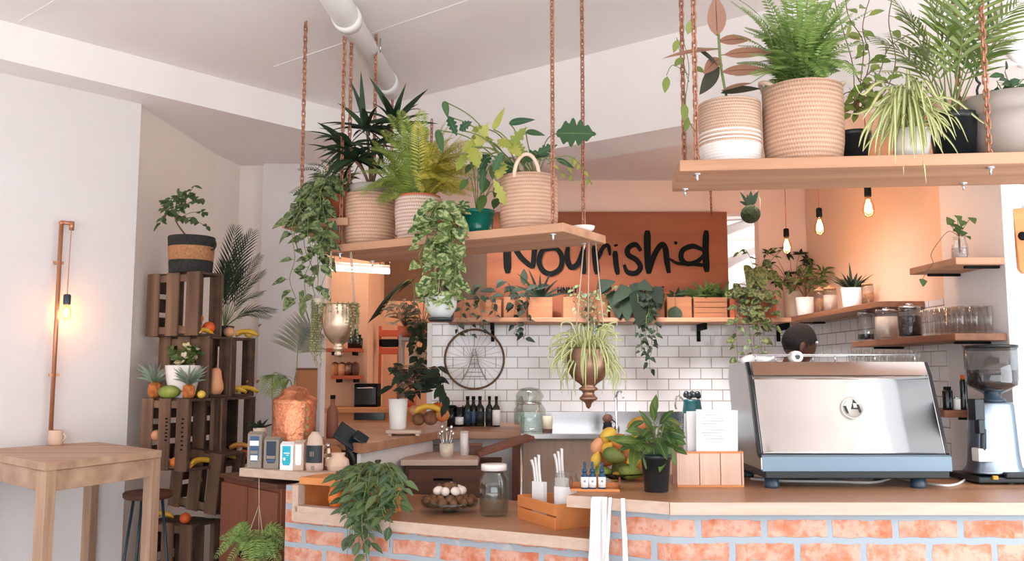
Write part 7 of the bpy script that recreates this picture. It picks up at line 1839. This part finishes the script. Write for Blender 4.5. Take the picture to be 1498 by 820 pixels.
# stencil marks on two slats
mb = MB()
for k in range(7): mb.box((-r3[0].w1*.44+.004*(k%2), -.0006, r3[0].h*(.42+.05*k)), (.018,.001,.008))
for k in range(8): mb.box((-r3[0].w1*.1+.004*(k%2), -.0006, r3[0].h*(.3+.06*k)), (.016,.001,.009))
part(r3[0].t, 'stencil', mb, 'black_paint', world=False)
def orange(cr, a, b, r, lab, m='orange_skin', z=None, nm='orange', cat='fruit'):
    q = cr.p(a, b, (.0145+r) if z is None else z+r); t = thing(nm, lab, cat, q, 0, 'fruit in the crates'); part(t, 'skin', MB().ball((0,0,0),(r,r,r*.95),16,10), m, world=False); part(t, 'stalk', MB().tube([(0,0,r*.9),(0,0,r*1.02)],.003,6), 'stem_green', world=False); return t
def ban(cr, a, b, z, n, lab, rz=0, rx=2.6, L=.13, m='banana'):
    q = cr.p(a,b,z); px, py = proj(q); return bananas(px, py, q.y, n, lab, L, .014, rz, rx, 'bananas in the crates', .4, m)
orange(r1[0], .18, .3, .036, 'orange at the open side of the topmost crate'); orange(r1[0], .12, .72, .036, 'orange deeper in the topmost crate', 'red_orange')
orange(r1[0], .25, .55, .03, 'orange resting on two others in the topmost crate', z=.07)
ban(r1[0], .55, .4, .05, 3, 'bananas seen between the slats of the topmost crate', .6)
ban(r1[0], .08, .45, .035, 2, 'pair of bananas in front of the topmost crate oranges', 1.2)
tz = r2[1].h
orange(r2[1], .2, .25, .032, 'orange beside the palm on top of the upper row', 'gourd', tz); ban(r2[1], .05, .72, tz+.04, 3, 'bananas lying on top of the upper row by the palm', .4)
orange(r2[1], .1, .93, .03, 'yellow mango at the far right on top of the upper row', 'lemon', tz)
# gourd in the upper row
q = r2[1].p(.0, -.18, .0); q = r2[0].p(.1, .55, .0145); t = thing('gourd', 'tall peach butternut squash in the upper row of crates', 'squash', q); part(t, 'skin', MB().lathe([(0,0),(.03,.002),(.045,.03),(.044,.06),(.034,.095),(.03,.13),(.022,.148),(0,.152)],22), 'gourd', world=False); part(t, 'stalk', MB().tube([(0,0,.15),(.003,0,.165)],[.006,.004],7), 'stem_brown', world=False)
ban(r2[1], .1, .35, .05, 4, 'bananas in the rear crate of the upper row', .5); ban(r2[1], .05, .78, .05, 4, 'bananas at the right end of the upper row', .8)
orange(r3[0], .3, .12, .03, 'orange glimpsed between the stencilled slats, low', z=.0145); orange(r3[0], .75, .12, .032, 'orange glimpsed between the stencilled slats, on the left', 'gourd', .15)
ban(r3[0], .1, .6, .05, 4, 'long bananas along the front of the middle row', .9, 2.7, .2); ban(r3[1], .1, .25, .06, 3, 'bananas in the middle of the middle row', .6); orange(r3[1], .1, .82, .034, 'orange in the rear crate of the middle row', 'red_orange')
ban(r3[1], .1, .7, .11, 2, 'brown-flecked bananas above the orange, middle row', .2, 2.4, .12, 'mango')
ban(r4[0], .05, .75, .05, 3, 'bananas at the open end of the tilted crate', .5, 2.6, .15); orange(r4[0], .62, .3, .032, 'orange glimpsed behind the slats of the tilted crate', 'gourd', .12)
# spiky plant in tilted crate
q = r4[0].p(.12,.5,.0145); t = thing('bromeliad', 'spiky green bromeliad standing in the tilted crate', 'plant', q); lm = MB()
for i in range(26): a_ = R.uniform(0,2*PI); leaf(lm, V((0,0,.01)), V((math.cos(a_)*.6,math.sin(a_)*.6,R.uniform(.5,1.4))), V((0,-1,.4)), R.uniform(.08,.15), .018, 'lance', .5)
part(t, 'leaves', lm, 'leaf_dark', world=False); part(t, 'base', MB().lathe([(0,0),(.03,0),(.03,.02),(0,.03)],16), 'pineapple', world=False)
# on the bottom crate
b5 = r5[0]; tz = b5.h
for a_, b_, r_, lab, m in ((.93,.2,.034,'orange at the left of the bottom crate','orange_skin'),):
    orange(b5, a_, b_, r_, lab, m, tz)
ban(b5, .7, .1, tz+.045, 3, 'bananas on the bottom crate behind the table leg', .3, 2.4)
orange(b5, .2, .1, .03, 'orange on the bottom crate near the stool leg', 'red_orange', tz)
# pineapples, melon, flower pot on the middle row
top3 = r3[0].h
def pineapple(a, b, r, lab):
    q = r3[0].p(a,b,top3+.0005); t = thing('pineapple', lab, 'pineapple', q, 0, 'pineapples on the crates'); h = r*2.3
    part(t, 'fruit', MB().lathe([(0,0),(r*.7,.003),(r*.95,h*.2),(r,h*.5),(r*.85,h*.85),(r*.4,h),(0,h)],24), 'pineapple', world=False); lm = MB()
    for i in range(38): a_ = R.uniform(0,2*PI); leaf(lm, V((0,0,h*.96)), V((math.cos(a_)*.8,math.sin(a_)*.8,R.uniform(.3,1.6))), V((0,-.8,.5)), R.uniform(.07,.15), .017, 'strap', .5, .3)
    part(t, 'crown', lm, 'leaf_grey', world=False)
pineapple(.82, .12, .038, 'left small pineapple on the middle row of crates'); pineapple(.1, .14, .034, 'right small pineapple on the crates, beside the flower pot')
q = r3[0].p(.46,.07,top3+.036); t = thing('melon', 'small striped green melon below the white flower pot', 'melon', q); part(t, 'skin', MB().ball((0,0,0),(.062,.04,.036),20,12), 'melon', world=False); part(t, 'stalk', MB().tube([(.06,0,0),(.07,0,.004)],.004,6), 'stem_brown', world=False)
orange(r3[0], -.05, .3, .022, 'small yellow lemon right of the pineapple', 'lemon', top3)
q = r3[0].p(.46,.42,top3); hp_ = at(250,534,q.y).z-q.z; r = 25*S(q.y)
t = thing('flower_pot', 'white bowl pot of pale flowering succulents on the crates', 'potted plant', q); part(t, 'pot', MB().lathe([(0,0),(r*.6,0),(r*.7,.01),(r*.9,hp_*.55),(r,hp_),(r*.92,hp_),(r*.8,hp_*.6)],32), 'white_ceramic', world=False); soil_disc(t, r*.9, hp_-.012)
lm = MB(); fm = MB(); sm = MB(); o = q+V((0,0,hp_))
for i in range(52):
    a_ = R.uniform(0,2*PI); b_ = o+V((math.cos(a_)*R.uniform(.01,.1),math.sin(a_)*R.uniform(.01,.08),R.uniform(.0,.1))); sm.tube([o,b_],.0018,4)
    for j in range(3): leaf(lm if i > 15 else fm, b_, V((R.uniform(-1,1),R.uniform(-1,.4),R.uniform(-.3,.9))), V((0,-.6,.8)), .035, .022, 'obov', .3)
part(t, 'leaves', lm, 'leaf_mid'); part(t, 'flowers', fm, 'flower_pale'); part(t, 'stems', sm, 'stem_green')
# ficus in a banded black basket on the top crate
q = r1[0].p(.38,.45,r1[0].h); r = 32*S(q.y); hb2 = at(260,347,q.y).z-q.z
t = thing('potted_ficus', 'small-leaved ficus in a black basket with a tan band, on the topmost crate', 'potted plant', q)
for z0, z1, m, nm in ((0,.34,'black_weave','basket_base'),(.34,.72,'tan_weave','basket_band'),(.72,1,'black_weave','basket_rim')):
    k0 = .93+.1*z0; k1 = .93+.1*z1; pr = [(r*k0,hb2*z0),(r*(k0+.02),hb2*(z0+.02)),(r*(k1+.02),hb2*(z1-.02)),(r*k1,hb2*z1)]
    if z0 == 0: pr = [(0,.002)]+pr
    if z1 == 1: pr += [(r*.94,hb2),(r*.9,hb2*.7)]
    part(t, nm, MB().lathe(pr,36), m, world=False)
soil_disc(t, r*.9, hb2-.03); mb = MB(); mb.tube([(r*1.02+.022*math.sin(2*PI*i/16), -.03, hb2*.78+.03*math.cos(2*PI*i/16)) for i in range(16)], .005, 7, closed=True); part(t, 'handle', mb, 'black_weave', world=False)
lm = MB(); sm = MB(); o = q+V((0,0,hb2-.03)); tk = crom([o, at(257,322,q.y), at(259,296,q.y)],6); sm.tube(tk, [.006-.003*i/(len(tk)-1) for i in range(len(tk))], 7)
for x, y in [(284,272),(268,280),(232,293),(305,332),(297,290),(240,320),(232,328),(300,310),(262,275),(245,300),(290,325),(275,300),(285,285),(250,290),(238,305),(300,295),(270,320)]:
    b_ = at(x,y,q.y+R.uniform(-.1,.1)); st_ = R.choice(tk[5:]); qq = crom([st_, st_.lerp(b_,.5)+V((0,0,.02)), b_],5); sm.tube(qq,.0016,5)
    for p_ in qq[3:]:
        if R.random() < .8: leaf(lm, p_, V((R.uniform(-1,1),R.uniform(-1,.3),R.uniform(-.8,.3))), V((0,-.8,.6)), R.uniform(.035,.055), .024, 'ovate', .4)
part(t, 'leaves', lm, 'leaf_ficus'); part(t, 'trunk', sm, 'stem_brown')
# dark palm on the upper row
q = r2[1].p(.35,.35,r2[1].h); t = thing('potted_palm', 'dark feathery palm standing on the right of the crates', 'potted plant', q); part(t, 'pot', MB().lathe([(0,0),(.045,0),(.06,.07),(.055,.07),(.045,.03)],20), 'black_plastic', world=False); soil_disc(t, .052, .06)
lm = MB(); sm = MB(); o = q+V((0,0,.06))
for x, y, l in [(345,332,.13),(370,338,.13),(330,382,.12),(380,374,.11),(386,398,.11),(384,428,.1),(402,454,.1),(396,464,.08),(322,405,.1),(356,345,.13),(350,390,.1)]:
    b_ = at(x,y,q.y+R.uniform(-.08,.08)); m_ = o.lerp(b_,.5)+V((-.01,0,.05)); frond(lm, sm, crom([o,m_,b_],7), l, 15, 1.5, .1, r=.003, t0=.3, droop=.25, seg=3)
part(t, 'leaves', lm, 'leaf_palm_dark'); part(t, 'stems', sm, 'stem_green')
# palm on the floor behind the tea shelf: one browned frond, one green
c = at(436, 640, 5.05); t = thing('potted_palm', 'floor palm behind the copper urn with one browned feathery frond', 'potted plant', (c.x,5.05,0)); part(t, 'pot', MB().lathe([(0,0),(.12,0),(.16,.3),(.17,.3),(.17,.33),(.155,.33),(.14,.2)],32), 'terracotta', world=False); soil_disc(t, .155, .3)
o = V((c.x,5.05,.3)); lm = MB(); sm = MB()
q = crom([o, V((c.x-.02,5.05,.9)), at(430,572,5.05), at(434,540,5.03), at(437,507,5.0), at(453,478,4.98), at(468,474,4.97)],7); frond(lm, sm, q, .19, 44, .35, .055, r=.005, t0=.62, droop=.35, seg=3, up=(0,-1,.25), taper=True); part(t, 'frond', lm, 'leaf_palm_brown', label='browned frond')
lm = MB(); q = crom([o, V((c.x-.08,5.0,.9)), at(372,505,4.95), at(376,515,4.93), at(392,548,4.9), at(404,572,4.88)],7)
q = crom([o, V((c.x-.1,5.02,.8)), at(398,560,4.95), at(408,548,4.93), at(398,556,4.9), at(385,575,4.88)],7); frond(lm, sm, q, .13, 16, .5, .09, r=.004, t0=.6, droop=.5, seg=3); q = crom([o, V((c.x-.02,5.0,.9)), at(418,570,4.93), at(425,556,4.9), at(412,560,4.88), at(404,582,4.86)],7); frond(lm, sm, q, .13, 16, .5, .09, r=.004, t0=.6, droop=.5, seg=3)
part(t, 'fronds', lm, 'leaf_palm'); part(t, 'stems', sm, 'stem_green')
# small dark plant behind the tea packets
q_ = along(g0+gw*.2, gu, 379); t = thing('small_plant', 'small dark spiky plant behind the first tea packet', 'potted plant', (q_.x,q_.y,ZT)); hq_ = at(379,625,q_.y).z-ZT; part(t, 'pot', MB().lathe([(0,0),(.028,0),(.034,hq_),(.03,hq_),(.026,.02)],20), 'cream_ceramic', world=False); soil_disc(t, .03, hq_-.008); lm = MB()
for i in range(18): a_ = R.uniform(0,2*PI); leaf(lm, V((0,0,hq_-.01)), V((math.cos(a_),math.sin(a_),R.uniform(.3,1.6))), V((0,-.8,.5)), R.uniform(.05,.09), .016, 'lance', .5)
part(t, 'leaves', lm, 'leaf_deep', world=False)
# picture and panels on the pillar
Yp = BY-.075; a, b = at(436,472,Yp), at(462,512,Yp); t = thing('picture', 'small dark green and blue picture on the pale pillar', 'picture', ((a.x+b.x)/2,Yp,b.z)); part(t, 'frame', MB().cbox(a.x,b.x,Yp,Yp+.014,b.z,a.z), 'grey_blue_metal', bevel=.003); part(t, 'print', MB().cbox(a.x+.015,b.x-.015,Yp-.003,Yp,b.z+.03,a.z-.03), 'picture_blue')
a, b = at(433,538,Yp), at(463,600,Yp); t = thing('notice_board', 'plain orange-brown board below the picture on the pillar', 'board', ((a.x+b.x)/2,Yp,b.z)); part(t, 'board', MB().cbox(a.x,b.x,Yp,Yp+.014,b.z,a.z), 'card_brown', bevel=.003); part(t, 'frame', MB().cbox(a.x,b.x,Yp-.004,Yp,a.z-.015,a.z), 'brown_wood')
# white duct pipe under the ceiling
p0 = atz(462,-20,CZ-.075); p0.x += .05; p1 = atz(566,122,CZ-.075); d_ = (p1-p0).normalized(); p0 = p0-d_*1.2
t = thing('ceiling_pipe', 'fat white pipe running under the ceiling to the beam corner', 'pipe', (p0+p1)/2); part(t, 'pipe', MB().tube([p0,p1+d_*.12], .062, 24), 'white_paint')
for f in (.62,.99): c = p0.lerp(p1,f); part(t, 'coupling', MB().tube([c-d_*.035,c+d_*.035], .069, 24), 'white_paint')
for f in (.4,.8): c = p0.lerp(p1,f); part(t, 'hanger', MB().tube([c+V((.064,0,0)),V((c.x+.064,c.y,CZ))], .004, 6), 'steel')
# ================================================================== light
w = bpy.data.worlds.new('sky'); SC.world = w; w.use_nodes = True
bg = w.node_tree.nodes['Background']; bg.inputs[0].default_value = lin((243,250,255)); bg.inputs[1].default_value = 1.25
area('assumed_shop_window', (0.3,-3.6,1.5), (0.3,0,4.6), 7, 2.6, 205, (243,250,255))  # daylight from a shop window assumed behind the camera
area('side_fill_light', (3.5,2.0,1.6), (.2,6.2,2.1), 2.4, 2.2, 62, (243,250,255))  # fill light added out of view on the right to brighten the kitchen
_m = K + dB*1.75 + nB*.40; _a = area('kitchen_fill_light', (_m.x,_m.y,2.73), (_m.x+nB.x*.8, _m.y+nB.y*.8, 1.55), 2.4, .1, 24, (250,250,252)); _a.data.spread = 1.2  # unseen fill light added behind the beam to brighten the tiles
plight('opening_fill_light', (2.7,8.2,2.2), 40, (255,250,246), .2)  # unseen point light added to brighten the space behind the narrow opening
plight('tube_glow', V((-1.2,7.3,2.74)), 14, (255,226,200), .06)
plight('back_room_fill_light', V((-.5,8.0,2.74)), 12, (255,206,160), .15)  # point light added out of view to brighten the back room
l = bpy.data.lights.new('sun','SUN'); l.energy = 23; l.angle = .02; l.color = (1,.97,.94); o = bpy.data.objects.new('sun', l); COL.objects.link(o); o.location = (0,-8,9); o.rotation_euler = (V((.12,1,-1.0))).to_track_quat('-Z','Y').to_euler()
vs = SC.view_settings; vs.view_transform = 'Standard'; vs.look = 'None'; vs.gamma = 1; vs.exposure = 0.0; vs.use_curve_mapping = False
SC.cycles.use_denoising = True; SC.cycles.max_bounces = 8; SC.cycles.transparent_max_bounces = 24
SC.cycles.sample_clamp_indirect = 6
